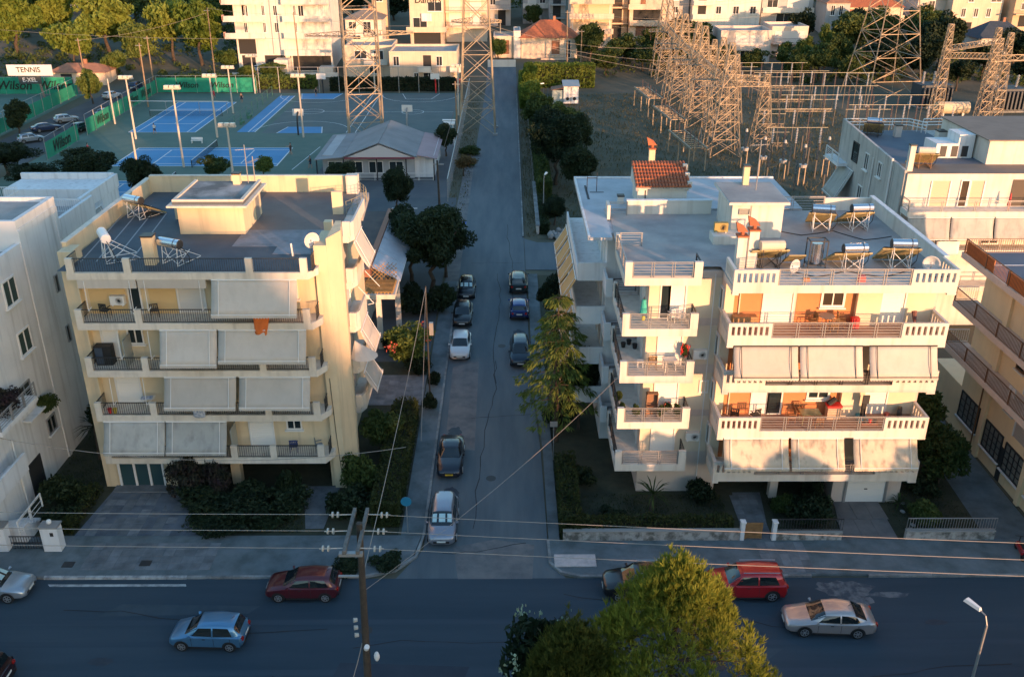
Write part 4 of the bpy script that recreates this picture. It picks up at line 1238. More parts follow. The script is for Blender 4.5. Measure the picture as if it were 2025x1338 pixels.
for y0, y1, z0, z1 in ((52.6, 54.8, 1.2, 3.0), (56.0, 58.6, 1.4, 3.2), (49.8, 52.0, 1.1, 2.9), (46.6, 48.8, 1.1, 2.9)):
    f_ = window(b, ('W', 32.2), y0, y1, z0, z1, 4, DMETAL, mat('frosted_glass', (.16, .18, .17), .4))
    bars = MB()
    for k in range(1, 4): bars.wbox(('W', 32.2), y0, y1, .08, .11, z0 + (z1 - z0) * k / 4 - .02, z0 + (z1 - z0) * k / 4 + .02)
    bars.build('grille', DMETAL, f_)
MB().wbox(('W', 32.2), 52.0, 52.5, 0, .05, 0, 2.4).build('door', DMETAL, b)
MB().tube((31.9, 55.7, .1), (31.9, 55.7, 6.2), .05, n=6).build('drainpipe', BMETAL, b)
t = thing('air_conditioner', 'rooftop cooling unit on the beige block beside the orange screen', 'air conditioner', (33.2, 52.6, 13.23), R(20), local=True)
MB().box(-.5, .5, -.35, .35, 0, .9).build('case', GMETAL, t)
MB().tube((0, 0, .9), (0, 0, 1.0), .3, n=12).build('fan', BLACK, t)
chimney((32.4, 50.2, 13.23), .5, 1.0, 'low brown chimney by the orange screen on the beige roof', mat('brown_render', (.35, .22, .14), .9))
solo('laundry', MB().box(31.0, 31.06, 50.6, 51.0, 6.9, 7.5).box(31.0, 31.06, 51.1, 51.4, 6.8, 7.5), mat('pale_laundry', (.6, .58, .55), .9), 'pale laundry over the brown railing of the beige block', 'laundry')
flat('side_passage', [(28.6, 45.8), (31.9, 45.8), (32.1, 66), (29.6, 66)], .0, PAVE)

# ================================================================ block behind, right
b = thing('apartment_building', 'white block with stained west wall and railed flat roof behind the beige one', 'building', (41, 85, 0))
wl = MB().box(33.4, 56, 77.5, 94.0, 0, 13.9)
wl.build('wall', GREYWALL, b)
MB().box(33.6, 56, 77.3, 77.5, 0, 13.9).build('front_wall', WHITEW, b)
pp_ = MB()
pp_.add([(33.38, 77.5, 13.9), (33.6, 77.5, 13.9), (33.6, 94, 13.9), (33.38, 94, 13.9), (33.38, 77.5, 14.15), (33.6, 77.5, 14.15), (33.6, 94, 15.1), (33.38, 94, 15.1)], [(3, 2, 1, 0), (4, 5, 6, 7), (0, 1, 5, 4), (1, 2, 6, 5), (2, 3, 7, 6), (3, 0, 4, 7)])
pp_.build('parapet', GREYWALL, b)
MB().box(33.6, 41.5, 80.5, 93.8, 13.9, 13.93).build('roof', mat('blue_roof', (.085, .11, .15), .75, (.12, .145, .18), .4), b)
MB().box(33.6, 56, 77.3, 80.5, 13.9, 13.935).build('roof', mat('brown_roof', (.22, .18, .15), .9, (.18, .15, .125), .5), b)
ph = MB().box(41.5, 56, 80.3, 90, 13.9, 16.0).build('penthouse', WHITEW, b)
MB().box(41.3, 56, 80.1, 90.2, 16.0, 16.1).build('roof', mat('brown_roof2', (.20, .165, .14), .9, (.24, .2, .17), .5), ph)
cap = MB().box(38.0, 41.3, 82.6, 85.2, 13.93, 15.2).build('roof_structure', WHITE, b)
for x in (38.4, 39.4, 40.3): MB().wbox(('S', 82.6), x, x + .55, 0, .03, 14.05, 15.0).build('louvre', DMETAL, cap)
MB().box(39.9, 41.3, 82.6, 85.0, 15.2, 16.0).build('tank_housing', WHITE, b)
rl = MB()
pts = [(33.5, 94.0), (40.0, 94.0), (41.0, 92.0)]
pts2 = [(41.4, 93.9), (53.0, 95.0), (56.0, 90.0)]
for P_ in (pts, pts2):
    for a_, c_ in zip(P_[:-1], P_[1:]):
        for dz in (.45, .75, 1.05): rl.tube((a_[0], a_[1], 14.0 + dz), (c_[0], c_[1], 14.0 + dz), .05, n=5)
        for k in range(5): rl.tube((a_[0] + (c_[0] - a_[0]) * k / 4, a_[1] + (c_[1] - a_[1]) * k / 4, 14.0), (a_[0] + (c_[0] - a_[0]) * k / 4, a_[1] + (c_[1] - a_[1]) * k / 4, 15.05), .04, n=5)
rl.build('roof_railing', WMETAL, b)
W = ('W', 33.4)
window(b, W, 88.6, 90.0, 12.0, 13.7, 1, DMETAL, GLASS, sill=False)
window(b, W, 85.7, 86.6, 12.0, 13.4, 2, WMETAL)
window(b, W, 82.4, 83.2, 12.2, 13.4, 2, WMETAL)
window(b, W, 86.2, 87.2, 8.8, 10.2, 2, WMETAL)
window(b, W, 82.4, 83.2, 8.9, 10.1, 2, WMETAL)
awning(b, W, 89.0, 93.0, 11.0, .05, 8.2, 1.5, AWNG)
bs = balcony_slab(b, [(32.4, 91), (33.4, 91), (33.4, 95), (32.4, 95)], 11.2, WHITE, .1, .2)
rail_h(bs, ('W', 32.4), 91, 95, 11.3, .9, .05, WMETAL)
MB().tube((33.3, 84.5, 0), (33.3, 84.5, 13.5), .05, n=5).tube((33.3, 80.2, 0), (33.3, 80.2, 14.5), .09, n=6).build('drainpipe', WMETAL, b)
for z, dirty in ((10.9, 0), (7.5, 1), (4.2, 1)):
    bl = balcony_slab(b, [(33.5, 75.8), (56, 75.8), (56, 77.35), (33.5, 77.35)], z, WHITEW, .15, .3)
    rail_h(bl, ('S', 75.8), 33.5, 56, z + .15, .9, .06, GMETAL, 3, 8)
    rail_h(bl, ('W', 33.5), 75.8, 77.3, z + .15, .9, .06, GMETAL, 3, 1)
W = ('S', 77.3)
shutter(b, W, 35.8, 37.3, 11.1, 13.3, mat('tan_shutter', (.60, .46, .33), .8))
window(b, W, 38.3, 38.9, 11.1, 13.3, 1, WMETAL, mat('brown_glass', (.06, .045, .03), .2), sill=False)
shutter(b, W, 39.1, 40.2, 11.1, 13.3, MATS['tan_shutter'])
MB().wbox(W, 42.6, 45.0, 0, .04, 11.1, 13.4).build('dark_doorway', mat('shade_brown', (.10, .08, .06), .8), b)
for a0 in (33.6, 37.3, 41.0, 44.7):
    awning(b, ('S', 75.8), a0, a0 + 3.6, 10.55, 0, 8.75, .5, AWNG, arms=False, valance=False)
for k, a0 in enumerate((34.2, 37.5, 41.0)): window(b, W, a0, a0 + 1.4, 7.8, 9.6, 2, WMETAL, GLASS, sill=False)
cloth('laundry', 'white sheet drying on the third floor of the rear white block', 36.4, 38.4, 7.2, 8.5, mat('white_sheet', (.68, .67, .68), .9), y=75.7)
cloth('laundry', 'small white sheet drying beside the larger one', 34.0, 35.6, 7.0, 8.4, MATS['white_sheet'], y=75.7)
heater('water_heater', 'solar heater at the rear left railing of the rear white block', (35.4, 91.0, 13.94), R(-20), STEEL, 1.8, leg=DMETAL)
heater('water_heater', 'cream-tank solar heater at the front of the rear white block', (35.6, 79.0, 13.94), R(-8), mat('dull_tank', (.55, .50, .44), .5), 2.3, leg=BMETAL)
chimney((34.0, 78.2, 13.9), .45, 2.2, 'tall white flue at the front corner of the rear white block', WHITEW)
chimney((37.8, 91.0, 13.93), .6, 1.1, 'grey chimney with black cowl on the rear white roof', GREYWALL)
chimney((41.2, 89.0, 13.93), .9, 1.0, 'square pale stack at the railing gap of the rear white roof', WHITEW)
solo('parasol', MB().tube((42.2, 76.4, 11.06), (42.2, 76.4, 12.4), .03).tube((42.2, 76.4, 11.4), (42.2, 76.4, 12.5), .16, .04, n=8), mat('red_cloth', (.45, .06, .06), .9), 'folded red parasol on the rear white balcony', 'parasol')

# ================================================================ low house with pergola behind the cream block
b = thing('house', 'low house with lattice pergola and sheet-metal roof behind the cream block', 'house', (-14, 82, 0))
MB().box(-20, -12.6, 75.5, 93, 0, 5.6).build('wall', WHITEW, b)
MB().box(-20.2, -12.4, 75.3, 93.2, 5.6, 5.8).build('roof', mat('dark_felt', (.05, .045, .05), .8, (.09, .07, .065), .7), b)
MB().box(-12.4, -11.9, 75.4, 93.2, 5.4, 6.1).build('fascia', mat('rust_fascia', (.30, .13, .08), .7), b)
for i in range(4):
    y0 = 76.4 + i * 4.1
    MB().sheet((-11.9, y0, 5.9), (-9.5, y0, 4.7), (-9.5, y0 + 4.0, 4.7), (-11.9, y0 + 4.0, 5.9), .05).build('roof_sheet', mat('white_sheet_metal', (.55, .56, .60), .5, (.46, .48, .52), 1.5), b)
MB().tube((-12, 93.2, 6.1), (-9.4, 93.2, 6.1), .05).tube((-9.5, 76.4, 4.65), (-9.5, 92.8, 4.65), .05).build('roof_rail', WMETAL, b)
pg = MB()
for i in range(9): pg.box(-12.2 + i * .3, -12.12 + i * .3, 72.6, 75.4, 5.0, 5.1)
for i in range(10): pg.box(-12.3, -9.6, 72.6 + i * .3, 72.68 + i * .3, 5.1, 5.18)
pg.build('pergola_slats', mat('lattice_wood', (.40, .24, .09), .8, (.30, .18, .07), 3), b)
lt = MB()
for i in range(7):
    a = -12.2 + i * .36
    lt.tube((a, 75.55, 5.1), (min(a + 1.6, -9.6), 75.55, 5.1 + min(1.6, -9.6 - a)), .03, n=4).tube((a, 75.58, 6.5), (min(a + 1.6, -9.6), 75.58, 6.5 - min(1.6, -9.6 - a)), .03, n=4)
lt.build('lattice', MATS['lattice_wood'], b)
MB().box(-12.3, -9.5, 72.4, 72.7, 4.6, 5.0).box(-9.8, -9.5, 72.7, 76.0, 4.6, 5.0).build('beam', WHITEW, b)
for x, y in ((-10.9, 72.55), (-9.7, 75.8), (-12.2, 72.55)):
    MB().box(x - .22, x + .22, y - .14, y + .14, 0, 4.6).build('column', WHITEW, b)

# ================================================================ unseen ridge added behind the viewpoint, crest stepped to shade the scene
hl = MB()
px_ = [-400, -200, -60, 40, 90, 108, 115.5, 117.5, 160, 220, 300, 420]
hh_ = [32, 37, 38.8, 39.4, 39.2, 38.8, 38.4, 23.6, 23.4, 23.8, 23.0, 21]
n_ = len(px_)
for yy, kf in ((-110, 0.0), (-150, 1.0), (-175, 1.0), (-260, 0.0)):
    for x_, h_ in zip(px_, hh_): hl.v.append((x_, yy, -.3 + h_ * kf))
for j in range(3):
    for i in range(n_ - 1): hl.f.append((j * n_ + i, j * n_ + i + 1, (j + 1) * n_ + i + 1, (j + 1) * n_ + i))
struct('shade_ridge', hl, EARTH)  # added out of view only to block the low sun
# ================================================================ vegetation
LG = leafmat('leaf_green', (.036, .064, .018), (.085, .115, .030))
LD = leafmat('leaf_dark', (.014, .028, .014), (.030, .048, .020))
LO = leafmat('leaf_olive', (.075, .120, .026), (.145, .185, .042))
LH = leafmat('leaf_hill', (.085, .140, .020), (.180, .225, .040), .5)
LPINE = leafmat('pine_needles', (.135, .175, .026), (.250, .270, .040), 1.0, .35)
LCED = leafmat('cedar_needles', (.075, .120, .024), (.145, .190, .040), .9)
LHEDGE = leafmat('hedge_leaf', (.022, .036, .010), (.045, .058, .016), .8)
LPURP = leafmat('bougainvillea', (.050, .026, .040), (.030, .035, .024), 1.5)
LDRY = leafmat('dry_leaf', (.10, .075, .035), (.15, .11, .05), 1.0)
BARK = mat('bark', (.085, .062, .045), .95, (.05, .038, .028), 3, bump=.6, bscale=12)
BARKG = mat('grey_bark', (.12, .11, .10), .95, (.07, .065, .06), 3, bump=.6, bscale=12)


def quads_from(c, ax, ay):
    """c (n,3) centres, ax/ay (n,3) half axes -> pointed leaves"""
    n = len(c)
    v = np.empty((n, 4, 3), np.float32)
    v[:, 0] = c - ax
    v[:, 1] = c - ay * .8 + ax * .1
    v[:, 2] = c + ax
    v[:, 3] = c + ay * .8 + ax * .1
    return v.reshape(-1, 3), np.arange(n * 4, dtype=np.int32).reshape(n, 4)


def rnd_dirs(rg, n):
    d = rg.normal(size=(n, 3))
    return d / np.linalg.norm(d, axis=1)[:, None]


def leaf_cloud(rg, centres, radii, per, size, squash=.8, out=.35):
    """leaves around clump centres, most of them near each clump's skin"""
    cs = np.repeat(centres, per, 0)
    rs = np.repeat(radii, per)
    d = rnd_dirs(rg, len(cs))
    rr = rs * (0.35 + .65 * rg.random(len(cs)) ** .5)
    p = cs + d * rr[:, None] * np.array([1, 1, squash])
    a = rnd_dirs(rg, len(cs)) + d * out
    a /= np.linalg.norm(a, axis=1)[:, None]
    b_ = np.cross(a, rnd_dirs(rg, len(cs)))
    b_ /= np.linalg.norm(b_, axis=1)[:, None] + 1e-6
    s = size * (.6 + .8 * rg.random(len(cs)))
    return quads_from(p, a * s[:, None], b_ * (s * .55)[:, None])


def blob_centres(rg, n, rx, rz, zc, flat_=.0):
    """clump centres spread through an uneven ellipsoid (unit tree space)"""
    nl = 9
    ld = rnd_dirs(rg, nl)
    lc = ld * (.25 + .42 * rg.random((nl, 1))) * np.array([rx, rx, rz])
    lr = .34 + .30 * rg.random(nl)
    k = rg.integers(0, nl, n)
    d = rnd_dirs(rg, n)
    p = lc[k] + d * (lr[k] * (.45 + .65 * rg.random(n) ** .6))[:, None] * np.array([rx, rx, min(rz, 1.0)])
    p[:, 2] += zc
    return p


def limbs(mb, rg, h0, r0, n, spread, top, bend=.25):
    """tapered trunk that forks into limbs"""
    pts = [Vector((0, 0, -.15))]
    k = 4
    for i in range(1, k + 1):
        pts.append(Vector((rg.normal() * bend * .3 * i / k, rg.normal() * bend * .3 * i / k, h0 * i / k)))
    for i in range(k): mb.tube(pts[i], pts[i + 1], r0 * (1 - .12 * i) * (1.25 if i == 0 else 1), r0 * (1 - .12 * (i + 1)), 7, False)
    base = pts[-1]
    for i in range(n):
        a = 2 * math.pi * (i + rg.random() * .6) / n
        sp = spread * (.5 + .5 * rg.random())
        m1 = base + Vector((math.cos(a) * sp * .45, math.sin(a) * sp * .45, (top - h0) * .45))
        m2 = base + Vector((math.cos(a) * sp, math.sin(a) * sp, (top - h0) * (.7 + .3 * rg.random())))
        mb.tube(base, m1, r0 * .5, r0 * .32, 5, False).tube(m1, m2, r0 * .32, r0 * .1, 5, False)
    return mb


def crown_mesh(name, seed, m, n=60, per=130, size=.12, rx=1.0, rz=.75, zc=1.35, cr=.30, squash=.8):
    rg = np.random.default_rng(seed)
    c = blob_centres(rg, n, rx * .82, rz * .82, zc)
    r = cr * (.6 + .7 * rg.random(n))
    v, q = leaf_cloud(rg, c, r, per, size, squash)
    return np_mesh(name, v, q, m)


def trunk_mesh(name, seed, m, h0=.8, r0=.07, n=6, spread=.6, top=1.8):
    rg = np.random.default_rng(seed)
    mb = limbs(MB(), rg, h0, r0, n, spread, top)
    me = bpy.data.meshes.new(name)
    me.from_pydata(mb.v, [], mb.f)
    me.materials.append(m)
    return me


# unit trees: crown radius about 1, total height about 2.2
CROWNS = {}
TRUNK = [trunk_mesh('trunk', 50 + i, BARK) for i in range(3)]
for kk, mm in (('g', LG), ('d', LD), ('o', LO), ('h', LH)):
    CROWNS[kk] = [crown_mesh('crown', 100 + i * 7 + ord(kk), mm, 62, 150, .085, rz=(.8, .95, .7)[i]) for i in range(3)]
CROWNS['D'] = [crown_mesh('crown', 700 + i, LD, 90, 330, .05, rz=(.8, .95, .75)[i], cr=.27) for i in range(3)]
CROWNS['c'] = [crown_mesh('crown', 400 + i, LG, 70, 120, .075, rx=.55, rz=1.35, zc=1.6, cr=.24) for i in range(2)]
CROWNS['C'] = [crown_mesh('crown', 430 + i, LO, 70, 120, .075, rx=.55, rz=1.35, zc=1.6, cr=.24) for i in range(2)]
CROWNS['y'] = [crown_mesh('crown', 460 + i, LDRY, 40, 60, .08) for i in range(1)]
CROWNS['s'] = [crown_mesh('foliage', 480 + i, LG, 40, 110, .10, rz=.62, zc=.6, cr=.34) for i in range(2)]
CROWNS['S'] = [crown_mesh('foliage', 490 + i, LD, 40, 110, .10, rz=.62, zc=.6, cr=.34) for i in range(2)]
CROWNS['p'] = [crown_mesh('foliage', 495, LPURP, 46, 110, .075, rz=.7, zc=.6, cr=.3)]
tree_n = [0]


def tree(name, label, x, y, z, r, h, kind, cat='tree', group=None):
    i = tree_n[0]; tree_n[0] += 1
    t = thing(name, label, cat, (x, y, z), random.uniform(0, 6.28), group, local=True)
    shrub = kind in 'sSp'
    t.scale = (r, r, h / (1.25 if shrub else (2.9 if kind in 'cC' else 2.2)))
    cm = CROWNS[kind][i % len(CROWNS[kind])]
    o = bpy.data.objects.new('foliage' if shrub else 'crown', cm)
    link(o); o.parent = t
    if not shrub:
        o2 = bpy.data.objects.new('trunk', TRUNK[i % 3])
        link(o2); o2.parent = t
    else:
        st_ = MB()
        for k in range(5):
            a = k * 1.3
            st_.tube((0, 0, -.05), (.4 * math.cos(a), .4 * math.sin(a), .7), .03, .012, 4, False)
        so2 = st_.build('stem', BARK, None)
        so2.parent = t
    return t


def hedge(label, x0, x1, y0, y1, z0, z1, m=LHEDGE, dens=170, size=.10, name='hedge'):
    rg = np.random.default_rng(int(abs(x0 * 100 + y0)))
    vol = (x1 - x0) * (y1 - y0) + 2 * (z1 - z0) * (abs(x1 - x0) + abs(y1 - y0))
    n = int(vol * dens)
    p = rg.random((n, 3)) * np.array([x1 - x0, y1 - y0, z1 - z0])
    side = rg.integers(0, 5, n)
    dpt = rg.random(n) ** 2 * .3 - .06
    p[side == 0, 2] = (z1 - z0) - dpt[side == 0]
    p[side == 1, 0] = dpt[side == 1]
    p[side == 2, 0] = (x1 - x0) - dpt[side == 2]
    p[side == 3, 1] = dpt[side == 3]
    p[side == 4, 2] = (z1 - z0) - dpt[side == 4]
    p[:, 2] += .09 * np.sin(p[:, 0] * 3.1 + p[:, 1] * 2.3) * (p[:, 2] > (z1 - z0) * .5)
    a = rnd_dirs(rg, n); b_ = np.cross(a, rnd_dirs(rg, n))
    s = size * (.6 + .8 * rg.random(n))
    c0 = np.array([(x1 - x0) / 2, (y1 - y0) / 2, 0])
    v, q = quads_from(p - c0, a * s[:, None], b_ * (s * .6)[:, None])
    t = thing(name, label, 'hedge', ((x0 + x1) / 2, (y0 + y1) / 2, z0), 0, local=True)
    o = bpy.data.objects.new('foliage', np_mesh('foliage', v, q, m)); link(o); o.parent = t
    w_, d_, h_ = (x1 - x0) / 2 - .16, (y1 - y0) / 2 - .16, z1 - z0 - .16
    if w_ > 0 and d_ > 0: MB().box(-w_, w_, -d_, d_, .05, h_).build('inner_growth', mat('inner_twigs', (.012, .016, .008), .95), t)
    return t


# ---- the big foreground pine: whorls of upright needle tufts on a domed crown
def pine(label, x, y, h, rad, seed, tufts, cbase, m=LPINE):
    rg = np.random.default_rng(seed)
    t = thing('pine_tree', label, 'tree', (x, y, 0), 0, local=True)
    # clumps on branches
    nb = 190
    cl = []
    for i in range(nb):
        u = rg.random() ** .75
        zz = cbase + (h - cbase) * u
        rr = rad * (1 - u ** 1.35) ** .72 * (.55 + .45 * rg.random() ** .5)
        a = rg.random() * 6.283
        cl.append((rr * math.cos(a), rr * math.sin(a), zz - .12 * rr + rg.normal() * .15))
    for k_ in range(7):      # upright leading shoots
        cl.append((rg.normal() * .5, rg.normal() * .5, h - .6 - .35 * k_ * rg.random()))
    cl = np.array(cl)
    cs = np.repeat(cl, tufts, 0)
    d = rnd_dirs(rg, len(cs))
    d[:, 2] = np.abs(d[:, 2]) * 1.1 - .25
    rc = np.repeat(.55 + .45 * rg.random(len(cl)), tufts)
    tip = cs + d * (rc * (.55 + .45 * rg.random(len(cs))))[:, None] * np.array([.85, .85, 1.45])
    # each tuft: needles that fan upward and outward
    nn = 12
    tb = np.repeat(tip, nn, 0)
    up = np.repeat(d * .5, nn, 0) + np.array([0, 0, .95]) + rg.normal(size=(len(tb), 3)) * .33
    up /= np.linalg.norm(up, axis=1)[:, None]
    ln = .17 * (.6 + .7 * rg.random(len(tb)))
    b_ = np.cross(up, rnd_dirs(rg, len(tb)))
    b_ /= np.linalg.norm(b_, axis=1)[:, None] + 1e-6
    v, q = quads_from(tb + up * ln[:, None], up * ln[:, None], b_ * .022)
    o = bpy.data.objects.new('crown', np_mesh('crown', v, q, m)); link(o); o.parent = t
    mb = MB().tube((0, 0, -.1), (0, 0, h * .5), .24, .15, 9, False).tube((0, 0, h * .5), (0, 0, h - .6), .15, .03, 7, False)
    for p in cl[::2]:
        z0 = max(cbase * .7, p[2] - .8)
        mb.tube((0, 0, z0), tuple(p), .05, .015, 4, False)
    mb.build('trunk', BARK, t)
    return t


pine('tall sunlit pine in the foreground at the bottom of the picture', 6.7, 29.6, 10.3, 5.5, 3, 38, 1.6)
pine('smaller pine growing left of the tall sunlit foreground pine', 2.6, 28.6, 8.2, 2.9, 9, 22, 2.2, leafmat('pine_needles_dark', (.075, .092, .020), (.14, .145, .03), 1.0, .3))

# ---- cedar with drooping tiers beside the street
def cedar(label, x, y, h, seed):
    rg = np.random.default_rng(seed)
    t = thing('cedar_tree', label, 'tree', (x, y, 0), 0, local=True)
    mb = MB().tube((0, 0, -.1), (0, 0, h * .55), .2, .11, 8, False).tube((0, 0, h * .55), (0, 0, h), .11, .02, 6, False)
    C, A, B = [], [], []
    z = 3.3
    while z < h - .3:
        u = (z - 2.0) / (h - 2.0)
        L_ = 3.1 * (1 - u) ** .75 + .35
        nb = 7 if u < .6 else 5
        a0 = rg.random() * 6.28
        for i in range(nb):
            a = a0 + 6.283 * i / nb + rg.normal() * .15
            l = L_ * (.75 + .35 * rg.random())
            dirv = np.array([math.cos(a), math.sin(a), 0.])
            tipd = .35 * l * .5
            prev = np.array([0, 0, z])
            for k in range(1, 7):
                s = k / 6
                p = np.array([0, 0, z]) + dirv * l * s + np.array([0, 0, .14 * l * s - .42 * l * s * s])
                mb.tube(tuple(prev), tuple(p), .035 * (1.1 - s), .03 * (1.05 - s), 4, False)
                m_ = int(34 * (.08 + s ** 1.5))
                side = np.array([-dirv[1], dirv[0], 0])
                off = rg.normal(size=(m_, 1)) * .28 * (1.15 - .4 * s) * side + rg.random((m_, 1)) * dirv * (l / 6)
                base = prev + off
                hang = rg.normal(size=(m_, 3)) * .25 + dirv * .55 + np.array([0, 0, -.75]) + side * np.sign(off @ side)[:, None] * .5
                hang /= np.linalg.norm(hang, axis=1)[:, None]
                ln = .16 + .14 * rg.random(m_)
                C.append(base + hang * ln[:, None]); A.append(hang * ln[:, None])
                bb = np.cross(hang, rnd_dirs(rg, m_)); bb /= np.linalg.norm(bb, axis=1)[:, None] + 1e-6
                B.append(bb * .05)
                prev = p
        z += .92 + .3 * rg.random()
    v, q = quads_from(np.concatenate(C), np.concatenate(A), np.concatenate(B))
    o = bpy.data.objects.new('crown', np_mesh('crown', v, q, LCED)); link(o); o.parent = t
    mb.build('trunk', BARK, t)
    return t


cedar('cedar with drooping sunlit tiers beside the side street', 3.3, 57.3, 11.5, 5)

# ---- flowering trees
def flowers(t, seed, n, r, zc, rz, m, size=.09, name='flowers'):
    rg = np.random.default_rng(seed)
    d = rnd_dirs(rg, n)
    d[:, 2] = np.abs(d[:, 2]) * 1.0 - .15
    k = rg.integers(0, max(2, n // 14), n)
    cd = rnd_dirs(rg, max(2, n // 14)); cd[:, 2] = np.abs(cd[:, 2])
    p = cd[k] * np.array([r, r, rz]) * (.9 + .15 * rg.random((n, 1))) + rg.normal(size=(n, 3)) * size * 1.6 + np.array([0, 0, zc])
    a = rnd_dirs(rg, n); b_ = np.cross(a, rnd_dirs(rg, n))
    v, q = quads_from(p, a * size, b_ * size)
    o = bpy.data.objects.new(name, np_mesh(name, v, q, m)); link(o); o.parent = t
    o['kind'] = 'stuff'
    return o


t = tree('oleander_tree', 'white-flowering oleander in front of the small foreground pine', 1.4, 30.6, 0, 2.0, 7.6, 'd')
flowers(t, 3, 260, 1.0, 1.4, .8, mat('white_petals', (.34, .40, .26), .8), .035)
t = tree('oleander_tree', 'oleander with red and orange flowers beside the street pole', -8.2, 69.5, 0, 2.1, 3.6, 'o')
flowers(t, 4, 90, 1.05, 1.35, .75, mat('red_petals', (.50, .10, .07), .8), .06)
tree('tree', 'dark leafy tree at the bottom right corner of the picture', 26.2, 33.0, 0, 2.4, 5.2, 'd')
tree('shrub', 'reddish shrub clipped by the bottom edge left of the utility pole', -10.6, 31.8, 0, 1.0, 2.6, 'p', 'shrub')

# ---- trees and shrubs around the blocks
NEAR = [
    ('tree', 'big dark tree over the parked cars on the left of the street', -7.4, 84.5, 3.9, 9.0, 'd'),
    ('tree', 'dark tree behind the big street tree, by the blue bin', -7.6, 94.5, 2.6, 6.5, 'd'),
    ('tree', 'slim dark tree behind the lattice pergola house', -13.4, 109.7, 2.2, 6.6, 'd'),
    ('tree', 'large dark tree at the field corner right of the street', 6.4, 124.0, 3.9, 9.6, 'd'),
    ('tree', 'dark tree behind the large one along the street fence', 6.2, 138.0, 3.0, 8.4, 'd'),
    ('tree', 'broad dark tree on the field side of the street belt, front', 9.0, 119.0, 3.0, 7.0, 'd'),
    ('tree', 'broad dark tree on the field side of the street belt, middle', 9.2, 131.0, 3.2, 8.0, 'd'),
    ('tree', 'broad dark tree on the field side of the street belt, rear', 8.6, 145.5, 3.0, 7.4, 'g'),
    ('tree', 'dark tree behind the gap beside the beige block', 28.2, 65.0, 2.4, 6.2, 'd'),
    ('tree', 'leafy tree hugging the right wall of the white block', 26.6, 53.4, 1.5, 4.6, 'g'),
    ('tree', 'green tree next to the street lamp at the field edge', 5.4, 153.0, 2.9, 7.6, 'g'),
    ('tree', 'sun-touched tree along the fence near the street end', 4.4, 171.0, 2.4, 6.4, 'h'),
    ('tree', 'yellow-green tree where the street hedge meets the field', 4.2, 184.0, 2.2, 6.6, 'h'),
    ('tree', 'broad dark tree behind the far left block, left of two by the court', -55.5, 122.5, 4.0, 5.6, 'd'),
    ('tree', 'dark tree behind the far left block, right of two by the court', -46.0, 115.0, 2.5, 6.6, 'd'),
    ('tree', 'dark bush tree at the car park corner by the green screen', -79.9, 153.5, 2.3, 6.0, 'd'),
    ('tree', 'low dark tree at the left edge above the white block', -70.0, 129.0, 4.0, 5.0, 'd'),
    ('tree', 'wide dark tree filling the left edge beyond the white roof', -61.5, 119.0, 3.2, 4.6, 'd'),
    ('tree', 'small tree at the near edge of the blue court', -40.0, 126.5, 2.2, 3.6, 'g'),
    ('tree', 'small tree behind the cream penthouse by the court corner', -33.9, 127.5, 1.7, 3.2, 'o'),
    ('tree', 'bare-looking olive tree by the club house wall', -22.0, 121.0, 2.2, 4.2, 'd'),
    ('tree', 'bushy tree between the club house and the street fence', -9.4, 140.0, 2.0, 4.8, 'd'),
    ('tree', 'dry brown tree at the foot of the street pylon', -6.3, 128.5, 1.8, 3.4, 'y'),
    ('tree', 'round tree in the small lot above the stone heap', 5.4, 106.5, 1.7, 3.6, 'd'),
    ('tree', 'dark tree between the white block and the beige block', 27.6, 60.0, 2.4, 6.8, 'd'),
    ('tree', 'bright-tipped tree between the white block and the beige block', 28.0, 56.0, 2.0, 5.4, 'g'),
    ('tree', 'loose dark tree in the garden nearest the beige wall', 28.0, 51.6, 1.8, 4.2, 'g'),
    ('tree', 'dark tree behind the cedar by the white block', 4.4, 66.0, 1.6, 6.0, 'd'),
    ('tree', 'dark tree squeezed between the cedar and the white block', 5.0, 59.0, 1.7, 7.0, 'd'),
    ('tree', 'dark bushy tree under the orange awnings', 4.6, 62.6, 1.6, 6.4, 'd'),
    ('tree', 'dark tree overlapping the big street tree on its left', -9.8, 88.5, 3.0, 7.6, 'd'),
    ('tree', 'dark tree overlapping the big street tree on its street side', -6.4, 89.5, 2.6, 6.8, 'd'),
    ('tree', 'dark tree at the wall of the lane behind the cedar', 4.2, 78.0, 1.7, 5.0, 'd'),
    ('tree', 'dark tree in the rear lot left of the pergola house', -21.5, 104.0, 2.6, 5.5, 'd'),
    ('tree', 'dark tree beside the yellow-lit wall of the cream block', -8.6, 55.5, 1.6, 3.6, 'g'),
]
for n_, l_, x, y, r_, h_, k_ in NEAR: tree(n_, l_, x, y, 0, r_, h_, 'D' if k_ == 'd' and y < 145 else k_)
